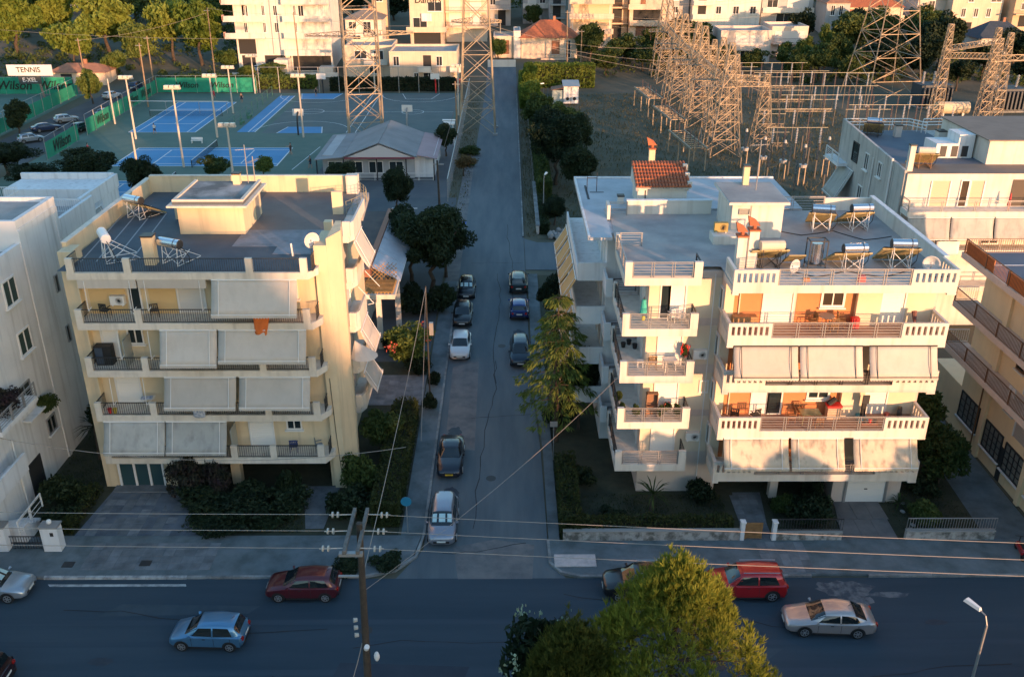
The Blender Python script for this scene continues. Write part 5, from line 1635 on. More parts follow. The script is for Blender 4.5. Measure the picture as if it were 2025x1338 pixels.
SHR = [
    ('round dark bush beside the right driveway', 18.7, 47.6, 1.5, 1.9, 'S'), ('bush against the left garage wall of the white block', 19.3, 50.2, .9, 1.6, 'S'),
    ('bush at the foot of the white block recess', 12.0, 50.0, 1.0, 1.5, 'S'), ('bush right of the tiled garden path', 17.2, 48.6, .9, 1.2, 's'),
    ('low shrub in the right garden by the wall', 25.6, 47.6, 1.2, 1.2, 's'), ('flowering low shrub at the right garden rear', 26.6, 50.8, 1.3, 1.4, 'S'),
    ('purple bougainvillea climbing the front of the cream block', -20.3, 50.4, 1.5, 3.4, 'p'), ('purple creeper trailing under the lowest awning', -18.3, 50.2, 1.0, 3.0, 'p'),
    ('dark shrub in the front garden by the open car port', -16.4, 49.8, 1.2, 1.6, 'S'), ('shrub at the middle of the left front garden', -14.2, 50.4, .9, 2.2, 'S'),
    ('low spreading shrub in the left front garden lawn', -18.0, 48.0, 1.6, .9, 'S'), ('low dark shrub near the left front garden path', -15.0, 47.6, 1.5, .8, 'S'),
    ('grey-leaved shrub by the cream corner pier', -9.6, 51.0, 1.3, 2.6, 's'), ('dark shrub behind the round blue sign', -8.4, 48.2, 1.4, 1.4, 'S'),
    ('dark shrub under the big street tree, nearest the cars', -6.2, 81.0, 1.6, 2.6, 'S'), ('dark shrub under the big street tree, by the pergola columns', -8.6, 80.0, 1.9, 2.8, 'S'), ('dark shrub between the big street tree and the bins', -6.5, 97.5, 1.7, 2.8, 'S'), ('dark shrub beside the red-flowering oleander', -9.8, 72.5, 1.4, 2.0, 'S'), ('dark shrub at the left garden edge below the oleander', -7.6, 68.2, 1.2, 1.5, 'S'),
    ('broad dark shrub filling the left front garden, left end', -19.0, 49.2, 1.8, 1.6, 'S'), ('broad dark shrub filling the left front garden, centre', -16.6, 48.2, 1.9, 1.5, 'S'), ('broad dark shrub filling the left front garden, right end', -14.0, 48.6, 1.7, 1.6, 'S'), ('low dark shrub at the street edge of the left front garden', -17.2, 46.9, 1.5, 1.0, 'S'), ('dark shrub between garden path and clipped hedge', -10.2, 48.6, 1.6, 1.8, 'S'),
    ('shrub on the kerb side behind the parked white car', -5.9, 66.0, .6, 1.1, 'S'), ('shrub overhanging the pavement beside the garden path', -5.9, 62.0, .7, 1.2, 'S'),
    ('rounded shrub at the pavement corner, left of two', -9.2, 43.2, 1.0, .7, 'S'), ('rounded shrub at the pavement corner, right of two', -7.0, 43.4, 1.0, .7, 'S'),
    ('dark garden shrub between far left block and driveway', -28.6, 50.0, 1.4, 1.8, 'S'), ('dark shrub behind the gate pillar', -27.6, 47.6, 1.2, 1.3, 'S'),
    ('dark shrub behind the palm beside the left block', -28.9, 58.5, 1.6, 2.6, 'S'), ('weedy shrub at the foot of the street pylon', -5.9, 141.0, 1.7, 1.3, 's'),
    ('weeds by the street edge near the pylon', -6.0, 134.0, 1.3, 1.0, 's'), ('dark bush at the cedar foot', 4.6, 52.0, 1.2, 1.3, 'S'), ('dark bush under the cedar by the pavement', 3.9, 60.0, 1.4, 1.6, 'S'),
    ('bush in the lawn of the white block', 6.2, 47.5, 1.0, 1.0, 'S'), ('creeper hanging from a far left block window', -29.9, 53.4, .7, 1.2, 's'), ('brown dry plant on a far left block balcony', -29.6, 49.0, 1.1, 1.6, 'p'),
]
for l_, x, y, r_, h_, k_ in SHR:
    z_ = 4.6 if 'hanging from a far left' in l_ else (7.1 if 'brown dry plant' in l_ else 0)
    tree('shrub', l_, x, y, z_, r_, h_, k_, 'shrub')

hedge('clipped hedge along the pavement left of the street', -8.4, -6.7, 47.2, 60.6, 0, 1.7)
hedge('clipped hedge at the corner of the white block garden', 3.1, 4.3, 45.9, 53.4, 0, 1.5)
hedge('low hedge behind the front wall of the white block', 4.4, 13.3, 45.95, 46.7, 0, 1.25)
hedge('dark hedge along the far left block garden', -27.0, -26.3, 46.6, 51.0, 0, .8)
hedge('sunlit tall hedge at the end of the side street', 3.4, 17.5, 197.0, 200.0, .0, 4.6, LH, 60, .30)
hedge('yellow-lit hedge along the right side near the street end', 2.2, 4.0, 176.0, 197.0, 0, 3.6, LH, 60, .26)
hedge('overgrown hedge along the field fence right of the street', 3.7, 5.4, 116.0, 176.0, 0, 2.6, LG, 40, .22)
hedge('scrubby hedge along the lane side lot', 3.7, 4.6, 103.0, 115.0, 0, 1.3, LD, 60, .16)
hedge('dark hedge behind the basketball court fence', -36, -11.0, 194.0, 196.0, 0, 2.4, LD, 40, .3)
hedge('dry hedge bank behind the back tennis fence', -68, -40, 196.5, 200.5, 0, 2.2, LO, 36, .32)

# rooted palms
def palm(label, x, y, z, h, r, seed, m=LD, n=46, name='palm'):
    rg = np.random.default_rng(seed)
    t = thing(name, label, 'plant', (x, y, z), 0, local=True)
    MB().tube((0, 0, -.05), (.05, 0, h), .14, .1, 8).build('trunk', BARK, t)
    mb = MB()
    for i in range(n):
        a = rg.random() * 6.283; e = rg.random() * 1.5 - .25
        d = Vector((math.cos(a) * math.cos(e), math.sin(a) * math.cos(e), math.sin(e)))
        s_ = Vector((-math.sin(a), math.cos(a), 0)) * .045
        p0 = Vector((.05, 0, h)); p1 = p0 + d * r * .55; p2 = p0 + d * r + Vector((0, 0, -.25 * r))
        mb.add([p0 - s_ * .6, p0 + s_ * .6, p1 + s_, p1 - s_, p2], [(0, 1, 2, 3), (3, 2, 4)])
    mb.build('fronds', m, t)
    return t


palm('spiky yucca palm beside the far left white block', -28.0, 55.0, 0, 2.6, 1.5, 1)
palm('second yucca palm behind the spiky one by the white wall', -27.0, 57.5, 0, 3.0, 1.4, 2)
palm('small palm in the garden of the white block', 8.9, 48.9, 0, 1.2, 1.6, 3, LG, 26)
palm('agave clump in the right garden by the driveway', 24.6, 49.4, 0, .2, .9, 4, LG, 24, 'agave')
# potted plants on the flowered balcony
for i, (x, y) in enumerate(((6.9, 50.0), (6.85, 51.6), (7.7, 49.75), (9.2, 49.75), (10.2, 49.8))):
    t = tree('potted_plant', ('leafy pot plant at the corner of the flowered balcony', 'tall pot plant on the side rail of the flowered balcony', 'pot plant behind the flowered balcony railing, left of three', 'pot plant behind the flowered balcony railing, middle of three', 'pot plant behind the flowered balcony railing, right of three')[i], x, y, 6.3, .28, .75, 's', 'plant')
t = tree('potted_plant', 'red geranium at the right end of the flowered balcony', 9.7, 50.5, 6.2, .35, .6, 's', 'plant')
flowers(t, 8, 60, .9, .7, .5, MATS['red_petals'], .12)
t = tree('potted_plant', 'red hibiscus on the third floor left wing balcony', 10.5, 50.6, 9.8, .2, .9, 's', 'plant')
flowers(t, 9, 40, .9, .7, .5, mat('scarlet_petals', (.7, .03, .03), .8), .2)

# rough grass and ground cover: nobody could count it
def grass(name, label, polys, n, size, m, seed, z=0.0):
    rg = np.random.default_rng(seed)
    P_ = []
    for (x0, x1, y0, y1), share in polys:
        k = int(n * share)
        P_.append(np.stack([x0 + (x1 - x0) * rg.random(k), y0 + (y1 - y0) * rg.random(k), np.full(k, z)], 1))
    p = np.concatenate(P_)
    cl = .5 + .5 * np.sin(p[:, 0] * .9 + 1.3 * np.sin(p[:, 1] * .45)) * np.sin(p[:, 1] * .7 + np.cos(p[:, 0] * .5))
    p = p[rg.random(len(p)) < .25 + .75 * cl]
    n2 = len(p)
    a = rg.normal(size=(n2, 3)) * .35 + np.array([0, 0, 1.])
    a /= np.linalg.norm(a, axis=1)[:, None]
    s = size * (.4 + .9 * rg.random(n2))
    b_ = np.cross(a, rnd_dirs(rg, n2)); b_ /= np.linalg.norm(b_, axis=1)[:, None] + 1e-6
    v, q = quads_from(p + a * s[:, None] * .8, a * s[:, None], b_ * (s * .28)[:, None])
    o = bpy.data.objects.new(name, np_mesh(name, v, q, m)); link(o)
    return tag(o, label, 'grass', kind='stuff')


grass('field_grass', 'rough dry grass over the field by the substation', [((5, 60, 103, 190), 1.0)], 42000, .22, leafmat('field_grass', (.055, .066, .030), (.135, .118, .062), .15, .2, 0), 1)
grass('garden_cover', 'dark ground cover in the gardens of both blocks', [((-20, -12.6, 46.6, 51.2), .3), ((-30, -26.4, 47, 60), .2), ((4.4, 13.6, 46.8, 50.6), .2), ((16.4, 19.6, 46.2, 52), .1), ((23.8, 28.5, 46.2, 62), .2)], 30000, .08, LHEDGE, 2)
grass('verge_grass', 'dry verge grass along both sides of the street', [((2.0, 3.6, 102, 190), .6), ((-7.6, -5.3, 112, 205), .4)], 7000, .16, leafmat('verge', (.07, .07, .03), (.12, .10, .05), .3, .2, 0), 3)

# ---- hill behind
FAR = [(-113, 224, 6.6, 15, 'h', 'broad golden tree at the top left edge'), (-107.6, 234, 5.6, 14, 'h', 'golden tree behind the broad one at the top left'), (-95, 212, 5.2, 12, 'h', 'rounded golden tree above the tiled shed'),
       (-92.6, 226, 7.0, 14, 'h', 'widest golden tree left of the bare poles'), (-82, 216, 4.2, 10, 'o', 'shorter tree between two golden trees above the car park'), (-75.9, 220, 5.4, 15, 'h', 'tall golden tree left of the leaning pole'),
       (-68.5, 216.5, 5.8, 15, 'h', 'tall golden tree right of the leaning pole'), (-62, 212.6, 3.0, 5, 'o', 'low bush tree left of the white four-storey block'), (-84, 207, 2.9, 6, 'o', 'small bright tree behind the tiled shed'),
       (-117, 250, 6.5, 9, 'g', 'dark tree high on the left slope'), (-127, 250, 6, 10, 'g', 'dark tree at the far top left corner'), (-88, 253, 7, 9, 'g', 'dark tree on the slope above the leaning pole'),
       (-74, 254, 5.5, 9, 'g', 'dark tree on the slope left of the white block'), (-50.5, 206, 3.2, 3.6, 'o', 'bright bush in front of the white four-storey block, right of two'), (-55.5, 206, 2.4, 3.2, 'o', 'bright bush in front of the white four-storey block, left of two'),
       (-79, 181, 2.5, 6.4, 'o', 'olive tree beside the parked cars at the court'), (-100, 265, 6, 8, 'g', 'green tree below the hillside road'), (-83, 273, 6.3, 7, 'g', 'green tree at the top of the slope'),
       (-43, 274, 4.5, 7, 'd', 'dark tree behind the pitched grey roof, left'), (-31, 266.5, 5, 7.5, 'd', 'dark tree behind the pitched grey roof, right'), (-33.5, 218, 2.6, 5, 'd', 'dark tree inside the yard behind the left pylon'),
       (18.4, 219, 3.4, 8.4, 'g', 'tree right of the red tiled house'), (25.7, 216, 4.0, 7.0, 'g', 'leafy tree below the cream balconied block'), (29.3, 211, 3.4, 6, 'g', 'leafy tree behind the bus bars'), (33, 223, 3, 6.4, 'g', 'tree beside the orange-doored house'),
       (59.8, 211, 2.8, 7.3, 'C', 'pointed tree in front of the pink house, left'), (65.8, 213, 2.4, 7.4, 'C', 'pointed tree in front of the pink house, right'), (69.8, 213, 2.9, 11, 'C', 'tall pointed golden tree left of the big pylon'),
       (72, 210, 2.9, 8.6, 'g', 'dark leafy tree beside the big pylon, left'), (83.4, 238, 4, 8, 'd', 'dark tree below the red roofed villa'), (94, 211, 5, 13, 'd', 'wide dark tree right of the big pylon'), (105.7, 251, 4, 8.6, 'g', 'tree beside the peach house'),
       (76, 207, 3.4, 7.2, 'd', 'dark tree behind the big pylon foot'), (69.5, 232, 3.2, 9, 'd', 'dark tree below the grey stone house'), (84, 211, 3.4, 8.6, 'd', 'dark tree seen through the big pylon'), (39, 227, 3.6, 7.8, 'd', 'dark tree behind the tall gantries'),
       (46, 209, 3.4, 6.1, 'g', 'green tree behind the gantries near the pink house'), (53, 209, 2.9, 5.6, 'g', 'green tree left of the pointed pair'), (91, 194, 3.2, 6.8, 'd', 'dark tree behind the right gantry'), (6.5, 254, 2.7, 5.8, 'g', 'small tree above the red tiled roof'),
       (-2.4, 221, 2.2, 5, 'o', 'small bright tree left of the red tiled house'), (101, 205, 4.2, 8, 'd', 'dark tree behind the right transformers'), (112, 214, 5, 9, 'd', 'dark tree at the right edge below the dark roof')]
FAR += [(60.5, 203, 3.4, 7.0, 'g', 'green tree rising behind the bus bars, leftmost'), (66, 204.5, 3.8, 8.2, 'g', 'green tree rising behind the bus bars, second'), (79.5, 203, 4.2, 9.0, 'd', 'dense dark tree left behind the big pylon base'), (87.5, 204, 4.4, 10.0, 'd', 'dense dark tree right behind the big pylon base'), (92.5, 221, 5.0, 11, 'g', 'tall green tree under the peach house wall'), (77.5, 222, 4.6, 10, 'g', 'tall green tree below the stone house'), (86.0, 226, 4.8, 10.5, 'g', 'tall green tree below the villa'), (100, 226, 5, 10, 'g', 'tall green tree left of the dark blue roof'), (63.5, 208.5, 3.0, 8.5, 'C', 'pointed tree between the pink house and the pylon'), (71, 199, 3.2, 7.6, 'g', 'green tree directly behind the big pylon'), (38, 213, 3.6, 7.4, 'g', 'green tree behind the gantry row, left'), (43, 221, 3.8, 8.0, 'g', 'green tree behind the gantry row, right'), (21, 208, 3.2, 6.4, 'g', 'leafy tree by the field corner poles'), (105.5, 194, 4.2, 7.5, 'd', 'dark tree behind the right transformer')]
for x, y, r_, h_, k_, l_ in FAR: tree('tree', l_, x, y, hz(x, y) - .1, r_, h_, k_)
# wooded ridge far behind
rg = np.random.default_rng(77)
cc = np.stack([rg.uniform(-190, 190, 420), rg.uniform(262, 420, 420), np.zeros(420)], 1)
cc[:, 2] = [hz(a, b2) + 2.2 + 2.5 * rg.random() for a, b2 in cc[:, :2]]
v, q = leaf_cloud(rg, cc, rg.uniform(2.2, 4.6, 420), 110, .55)
o = bpy.data.objects.new('woodland', np_mesh('woodland', v, q, LG)); link(o)
tag(o, 'mixed dark woodland covering the hillside behind the houses', 'woodland', kind='stuff')
# scrub under the hill trees
cc = np.concatenate([np.stack([rg.uniform(-150, -62, 260), rg.uniform(203, 262, 260), np.zeros(260)], 1), np.stack([rg.uniform(16, 46, 60), rg.uniform(206, 232, 60), np.zeros(60)], 1), np.stack([rg.uniform(58, 125, 160), rg.uniform(200, 236, 160), np.zeros(160)], 1)])
cc = cc[[not (-97 < a < -82 and 198 < b2 < 209) for a, b2 in cc[:, :2]]]
cc[:, 2] = [hz(a, b2) + .3 for a, b2 in cc[:, :2]]
v, q = leaf_cloud(rg, cc, rg.uniform(.9, 2.4, len(cc)), 60, .34, .7)
o = bpy.data.objects.new('undergrowth', np_mesh('undergrowth', v, q, LG)); link(o)
tag(o, 'tangled green scrub growing under the hillside trees', 'undergrowth', kind='stuff')
# trees across the main road, under the viewpoint, that dapple the lowest balconies
for i, (x, y, r_, h_) in enumerate(((19.5, 21.5, 2.2, 5.6), (24, 21.5, 2.8, 8.2), (29, 22.5, 2.6, 8.0), (34, 21, 3.0, 8.0), (39.5, 22, 2.8, 8.0), (45, 21, 3, 8.2), (51, 22, 3, 8.0))):
    tree('street_tree', ('first', 'second', 'third', 'fourth', 'fifth', 'sixth', 'seventh')[i] + ' street tree from the left across the main road, below the picture', x, y, 0, r_, h_, 'g', group='street trees across the main road')
# ================================================================ cars
GLASSC = mat('car_glass', (.012, .018, .022), .06, spec=.9)
LAMP = mat('headlight_glass', (.70, .72, .74), .15, spec=.8)
TAIL = mat('tail_light', (.35, .015, .012), .25)
ALLOY = mat('alloy_rim', (.55, .56, .58), .3, metal=.8)
PLATE = mat('number_plate', (.72, .72, .68), .5)
PLATEY = mat('yellow_plate', (.60, .38, .03), .5)
TRIM = mat('black_trim', (.018, .018, .020), .5)
SHADE = mat('sun_shade', (.50, .66, .66), .35, metal=.3)


def paint(name, col, metal=.35, rough=.28):
    if name in MATS: return MATS[name]
    m = mat(name, col, rough, metal=metal)
    b_ = m.node_tree.nodes['Principled BSDF']
    b_.inputs['Coat Weight'].default_value = .7
    b_.inputs['Coat Roughness'].default_value = .06
    return m


# type: length, width, height, belt, hood height, windscreen base, windscreen top, rear top, rear base, deck height, wheelbase front, rear, roof half width
TYPES = {
    'hatch': dict(L=3.85, W=1.68, H=1.50, belt=.93, hood=.86, wb=.98, wt=.30, rt=-1.45, rb=-1.80, deck=.90, fw=1.22, rw=-1.23, wr=.30),
    'hatch2': dict(L=4.0, W=1.72, H=1.46, belt=.94, hood=.88, wb=.92, wt=.22, rt=-1.50, rb=-1.88, deck=.92, fw=1.25, rw=-1.30, wr=.30),
    'sedan': dict(L=4.62, W=1.78, H=1.42, belt=.92, hood=.84, wb=1.02, wt=.30, rt=-1.10, rb=-1.82, deck=.98, fw=1.38, rw=-1.33, wr=.32),
    'oldsedan': dict(L=4.65, W=1.70, H=1.42, belt=.92, hood=.86, wb=.85, wt=.28, rt=-.98, rb=-1.45, deck=.90, fw=1.40, rw=-1.36, wr=.31),
    'suv': dict(L=4.3, W=1.80, H=1.66, belt=1.05, hood=1.00, wb=1.02, wt=.42, rt=-1.75, rb=-2.02, deck=1.04, fw=1.32, rw=-1.30, wr=.35),
    'mpv': dict(L=4.1, W=1.72, H=1.60, belt=.98, hood=.90, wb=1.10, wt=.36, rt=-1.65, rb=-1.95, deck=.96, fw=1.30, rw=-1.28, wr=.31),
    'pickup': dict(L=4.9, W=1.75, H=1.70, belt=1.05, hood=1.00, wb=1.05, wt=.55, rt=-.55, rb=-.75, deck=1.0, fw=1.55, rw=-1.45, wr=.35),
}


def car(label, x, y, heading, typ, pm, name='parked_car', group=None, shade=False, plate=PLATE, roofrail=False, z=0.0, sunroof=False):
    p = TYPES[typ]
    L, Wd, Hh = p['L'], p['W'], p['H']
    t = thing(name, label, 'car', (x, y, z + .01), heading, group, local=True)
    hw = Wd / 2
    # lower body: lofted rings nose to tail
    st = [(L / 2, .34, .52, .70), (L / 2 - .05, .26, p['hood'] - .22, .82), (L / 2 - .22, .22, p['hood'] - .10, .92), (p['fw'] + .1, .22, p['hood'] - .02, .985), (p['wb'] + .05, .22, p['belt'] - .01, 1.0),
          (.2, .20, p['belt'] + .01, 1.0), (p['rb'] + .6, .20, p['belt'] + .02, 1.0), (p['rb'] + .02, .22, p['deck'] + .02, .99), (-L / 2 + .22, .24, p['deck'] - .02, .94), (-L / 2 + .06, .28, p['deck'] - .12, .86), (-L / 2, .36, .58, .76)]
    o = MB()
    ring = []
    for (xx, zb, zt, wf) in st:
        w_ = hw * wf
        pts = [(-.72 * w_, zb), (-.98 * w_, zb + .10), (-w_, zb + (zt - zb) * .5), (-.97 * w_, zt - .07), (-.86 * w_, zt), (-.4 * w_, zt + .025), (.4 * w_, zt + .025), (.86 * w_, zt), (.97 * w_, zt - .07), (w_, zb + (zt - zb) * .5), (.98 * w_, zb + .10), (.72 * w_, zb)]
        ring.append([(xx, a, b_) for a, b_ in pts])
    n = len(ring[0])
    for r_ in ring: o.v.extend(r_)
    for i in range(len(ring) - 1):
        for k in range(n):
            o.f.append((i * n + k, i * n + (k + 1) % n, (i + 1) * n + (k + 1) % n, (i + 1) * n + k))
    o.f.append(tuple(range(n - 1, -1, -1)))
    o.f.append(tuple((len(ring) - 1) * n + k for k in range(n)))
    body = o.build('body', pm, t, smooth=True)
    sm = body.modifiers.new('smooth', 'EDGE_SPLIT'); sm.split_angle = R(42)
    # cabin: a curved lofted shell from the windscreen base to the tail, glass panels lying on it
    def lerp_tab(tab, xx):
        for (x0_, v0_), (x1_, v1_) in zip(tab[:-1], tab[1:]):
            if x1_ <= xx <= x0_:
                k_ = (x0_ - xx) / (x0_ - x1_)
                k_ = k_ * k_ * (3 - 2 * k_) * .35 + k_ * .65
                return v0_ + (v1_ - v0_) * k_
        return tab[-1][1]
    wbx, wtx, rtx, rbx = p['wb'] + .12, p['wt'], p['rt'], p['rb'] - .04
    mid = (wtx + rtx) / 2
    belt = p['belt'] - .04
    ZC = [(wbx, belt + .02), (wtx, Hh - .06), (mid, Hh), (rtx, Hh - .07), (rbx, p['deck'])]
    BW = [(wbx, hw * .80), (wtx, hw * .93), (mid, hw * .95), (rtx, hw * .92), (rbx, hw * .80)]
    TW = [(wbx, hw * .72), (wtx, hw * .66), (mid, hw * .70), (rtx, hw * .66), (rbx, hw * .66)]
    def sec(xx):
        zc_, bw_, tw_ = lerp_tab(ZC, xx), lerp_tab(BW, xx), lerp_tab(TW, xx)
        hgt = zc_ - belt
        half = [(bw_, belt), (bw_ + (tw_ - bw_) * .42, belt + hgt * .5), (tw_ + .05 * hgt, belt + hgt * .86), (tw_ * .86, belt + hgt * .965), (tw_ * .45, belt + hgt * .995), (0, belt + hgt)]
        return [(xx, -y_, z_) for y_, z_ in half] + [(xx, y_, z_) for y_, z_ in half[-2::-1]]
    xs_ = [wbx + (wtx - wbx) * k / 5 for k in range(6)] + [wtx + (rtx - wtx) * k / 6 for k in range(1, 7)] + [rtx + (rbx - rtx) * k / 4 for k in range(1, 5)]
    c = MB()
    for xx in xs_: c.v.extend(sec(xx))
    m_ = 11
    for i in range(len(xs_) - 1):
        for k in range(m_ - 1): c.f.append((i * m_ + k, i * m_ + k + 1, (i + 1) * m_ + k + 1, (i + 1) * m_ + k))
    c.f.append(tuple(range(m_)))
    c.f.append(tuple((len(xs_) - 1) * m_ + k for k in range(m_ - 1, -1, -1)))
    c.f = [tuple(reversed(q_)) for q_ in c.f]
    cab = c.build('cabin', pm, t, smooth=True)
    es = cab.modifiers.new('split', 'EDGE_SPLIT'); es.split_angle = R(50)
    zt, tw = Hh, hw * .70
    def along(xx, f_):
        """point on the section at share f_ from the left belt (0) over the roof (.5) to the right belt (1)"""
        s_ = [Vector(q_) for q_ in sec(xx)]
        f_ = min(max(f_, 0), 1) * (m_ - 1)
        i_ = min(int(f_), m_ - 2)
        return s_[i_].lerp(s_[i_ + 1], f_ - i_)
    def skin(nm, xa_, xb_, fa, fb, nx_=5, nf=6, off=.014, m=GLASSC, shear=0.0):
        o_ = MB()
        for i in range(nx_ + 1):
            for j in range(nf + 1):
                ff = fa + (fb - fa) * j / nf
                xx = xa_ + (xb_ - xa_) * i / nx_
                if callable(shear): xx = shear(i / nx_, j / nf)
                q_ = along(xx, ff)
                e = along(xx, min(ff + .02, 1)) - along(xx, max(ff - .02, 0))
                d_ = along(xx + .03, ff) - along(xx - .03, ff)
                n_ = d_.cross(e)
                if n_.length < 1e-6: n_ = Vector((0, 0, 1))
                n_.normalize()
                if n_.z < 0 and abs(n_.y) < .3: n_ = -n_
                if n_.y * (q_.y) < 0 and abs(n_.y) > .3: n_ = -n_
                o_.v.append(q_ + n_ * off)
        w2 = nf + 1
        for i in range(nx_):
            for j in range(nf): o_.f.append((i * w2 + j, i * w2 + j + 1, (i + 1) * w2 + j + 1, (i + 1) * w2 + j))
        return o_.build(nm, m, t, smooth=True)
    ins_ = .10
    skin('windscreen', wbx - .06, wtx + .06, .17, .83)
    skin('rear_window', rtx - .05, rbx + .10, .19, .81)
    if shade:
        for k in range(3): skin('sun_shade', wbx - .25, wtx + .2, .24 + k * .19, .38 + k * .19, 3, 2, .022, SHADE)
    a0_, a1_ = wbx - .42, rbx + .42
    cutx = a0_ + (a1_ - a0_) * .52
    for f0, f1 in ((.02, .178), (.98, .822)):
        top = lambda x_lo, x_hi, lean0, lean1: (lambda u_, v_: (x_lo + lean0 * v_) + ((x_hi + lean1 * v_) - (x_lo + lean0 * v_)) * u_)
        skin('side_window', 0, 0, f0, f1, 5, 3, .012, GLASSC, top(a0_, cutx + .04, -.38 * (1 if wtx < a0_ else .6), 0))
        skin('side_window', 0, 0, f0, f1, 5, 3, .012, GLASSC, top(cutx - .04, a1_, 0, .22))
        skin('door_seam', cutx + .012, cutx - .012, f0 * 0 + (0 if f0 < .5 else 1), f0, 1, 1, .01, TRIM)
    if typ == 'pickup':
        MB().box(-L / 2 + .1, p['rb'] - .1, -hw * .8, hw * .8, .98, 1.03).build('load_bed', TRIM, t)
    # wheels
    for xx in (p['fw'], p['rw']):
        for s_ in (-1, 1):
            yy = s_ * (hw - .1)
            ty = MB().tube((xx, yy - .1, p['wr']), (xx, yy + .1, p['wr']), p['wr'], n=18).build('wheel', RUBBER, t)
            rim = MB()
            ye = yy + s_ * .105
            rim.tube((xx, ye - .004, p['wr']), (xx, ye + .004, p['wr']), p['wr'] * .22, n=10)
            for k in range(6):
                a = k * math.pi / 3
                rim.tube((xx, ye, p['wr']), (xx + p['wr'] * .62 * math.cos(a), ye, p['wr'] + p['wr'] * .62 * math.sin(a)), .035, .03, n=4)
            for k in range(14):
                a, a2 = k * 2 * math.pi / 14, (k + 1) * 2 * math.pi / 14
                rim.tube((xx + p['wr'] * .64 * math.cos(a), ye, p['wr'] + p['wr'] * .64 * math.sin(a)), (xx + p['wr'] * .64 * math.cos(a2), ye, p['wr'] + p['wr'] * .64 * math.sin(a2)), .022, n=4)
            rim.build('rim', ALLOY, ty)
            arch = MB()
            for k in range(9):
                a, a2 = R(-8 + k * 21.8), R(-8 + (k + 1) * 21.8)
                r1, r2 = p['wr'] + .0, p['wr'] + .075
                yq = s_ * (hw + .004)
                arch.poly([(xx + r1 * math.cos(a), yq, p['wr'] + r1 * math.sin(a)), (xx + r2 * math.cos(a), yq, p['wr'] + r2 * math.sin(a)), (xx + r2 * math.cos(a2), yq, p['wr'] + r2 * math.sin(a2)), (xx + r1 * math.cos(a2), yq, p['wr'] + r1 * math.sin(a2))])
            arch.build('wheel_arch', TRIM, t)
    # lamps, bumpers, plates, mirrors
    for s_ in (-1, 1):
        hl = MB().add([(L / 2 - .02, s_ * hw * .42, .60), (L / 2 - .10, s_ * hw * .78, .62), (L / 2 - .30, s_ * hw * .88, p['hood'] - .14), (L / 2 - .10, s_ * hw * .46, p['hood'] - .18), (L / 2 - .30, s_ * hw * .60, .6), (L / 2 - .34, s_ * hw * .7, p['hood'] - .16)],
                      [(0, 1, 2, 3), (3, 2, 5), (0, 4, 1), (1, 4, 5, 2), (0, 3, 5, 4)])
        hl.build('headlight', LAMP, t)
        MB().box(-L / 2 - .012, -L / 2 + .2, min(s_ * hw * .60, s_ * hw * .80), max(s_ * hw * .60, s_ * hw * .80), p['deck'] - .26, p['deck'] - .10).build('tail_light', TAIL, t)
        MB().tube((p['wb'] - .25, s_ * (hw - .02), p['belt'] + .03), (p['wb'] - .22, s_ * (hw + .12), p['belt'] + .07), .05, .085, n=6).build('mirror', pm, t)
        MB().box(-.05, .1, s_ * hw * 1.0 - .012, s_ * hw * 1.0 + .012, p['belt'] - .15, p['belt'] - .12).build('door_handle', TRIM, t)
    for s_ in (-1, 1):
        for xx in (p['wb'] - .3, (p['wb'] + p['rb']) / 2 - .05, p['rb'] + .5):
            MB().box(xx - .008, xx + .008, s_ * hw - .02, s_ * hw + .003, .36, p['belt'] - .10).build('door_gap', TRIM, t)
        MB().box(p['rw'] + .42, p['fw'] - .42, s_ * hw * .99 - .03, s_ * hw * .99 + .012, .22, .31).build('sill_trim', TRIM, t)
    MB().box(L / 2 - .1, L / 2 + .012, -hw * .55, hw * .55, .36, .50).build('grille', TRIM, t)
    MB().box(L / 2 + .013, L / 2 + .025, -.26, .26, .42, .53).build('number_plate', plate, t)
    MB().box(-L / 2 - .02, -L / 2 - .005, -.26, .26, .62, .73).build('number_plate', plate, t)
    MB().box(-L / 2 - .015, -L / 2 + .12, -hw * .72, hw * .72, .32, .46).build('bumper', TRIM, t)
    if roofrail:
        for s_ in (-1, 1): MB().tube((p['wt'] - .1, s_ * tw * .9, zt + .04), (p['rt'] + .1, s_ * tw * .9, zt + .04), .022, n=5).build('roof_rail', ALLOY, t)
    MB().tube((p['rt'] + .2, 0, zt - .01), (p['rt'] + .02, 0, zt + .14), .012, n=4).build('aerial', TRIM, t)
    return t


MV = 'moving_car'
car('light blue hatchback driving left on the main road', -15.4, 37.5, R(178), 'hatch', paint('paint_blue', (.10, .25, .42), .55), MV)
car('silver sedan driving on the main road at the right', 16.7, 38.4, R(177), 'sedan', paint('paint_silver_rose', (.50, .44, .42), .6), MV)
car('dark maroon hatchback parked at the left kerb of the main road', -11.3, 41.2, R(180), 'hatch2', paint('paint_maroon', (.095, .014, .022), .3))
car('silver car with a sun shade cut by the left edge', -28.6, 41.2, R(0), 'sedan', paint('paint_silver', (.36, .41, .46), .6), shade=True)
car('dark car cut by the bottom left corner', -26.4, 34.5, R(180), 'suv', paint('paint_blackred', (.03, .012, .014), .3))
car('black car partly hidden behind the foreground pine', 7.3, 41.2, R(180), 'suv', paint('paint_black', (.012, .012, .014), .2), roofrail=True)
car('bright red car with roof rails right of the foreground pine', 13.0, 41.2, R(180), 'suv', paint('paint_red', (.42, .016, .022), .3), roofrail=True)
F = R(-90)
car('silver people carrier with sun shade nearest the junction', -4.0, 47.1, F, 'mpv', paint('paint_grey_lilac', (.30, .31, .36), .6), shade=True)
car('black old saloon with a yellow number plate parked on the left', -3.95, 54.5, F, 'oldsedan', paint('paint_navy', (.010, .014, .026), .25), plate=PLATEY)
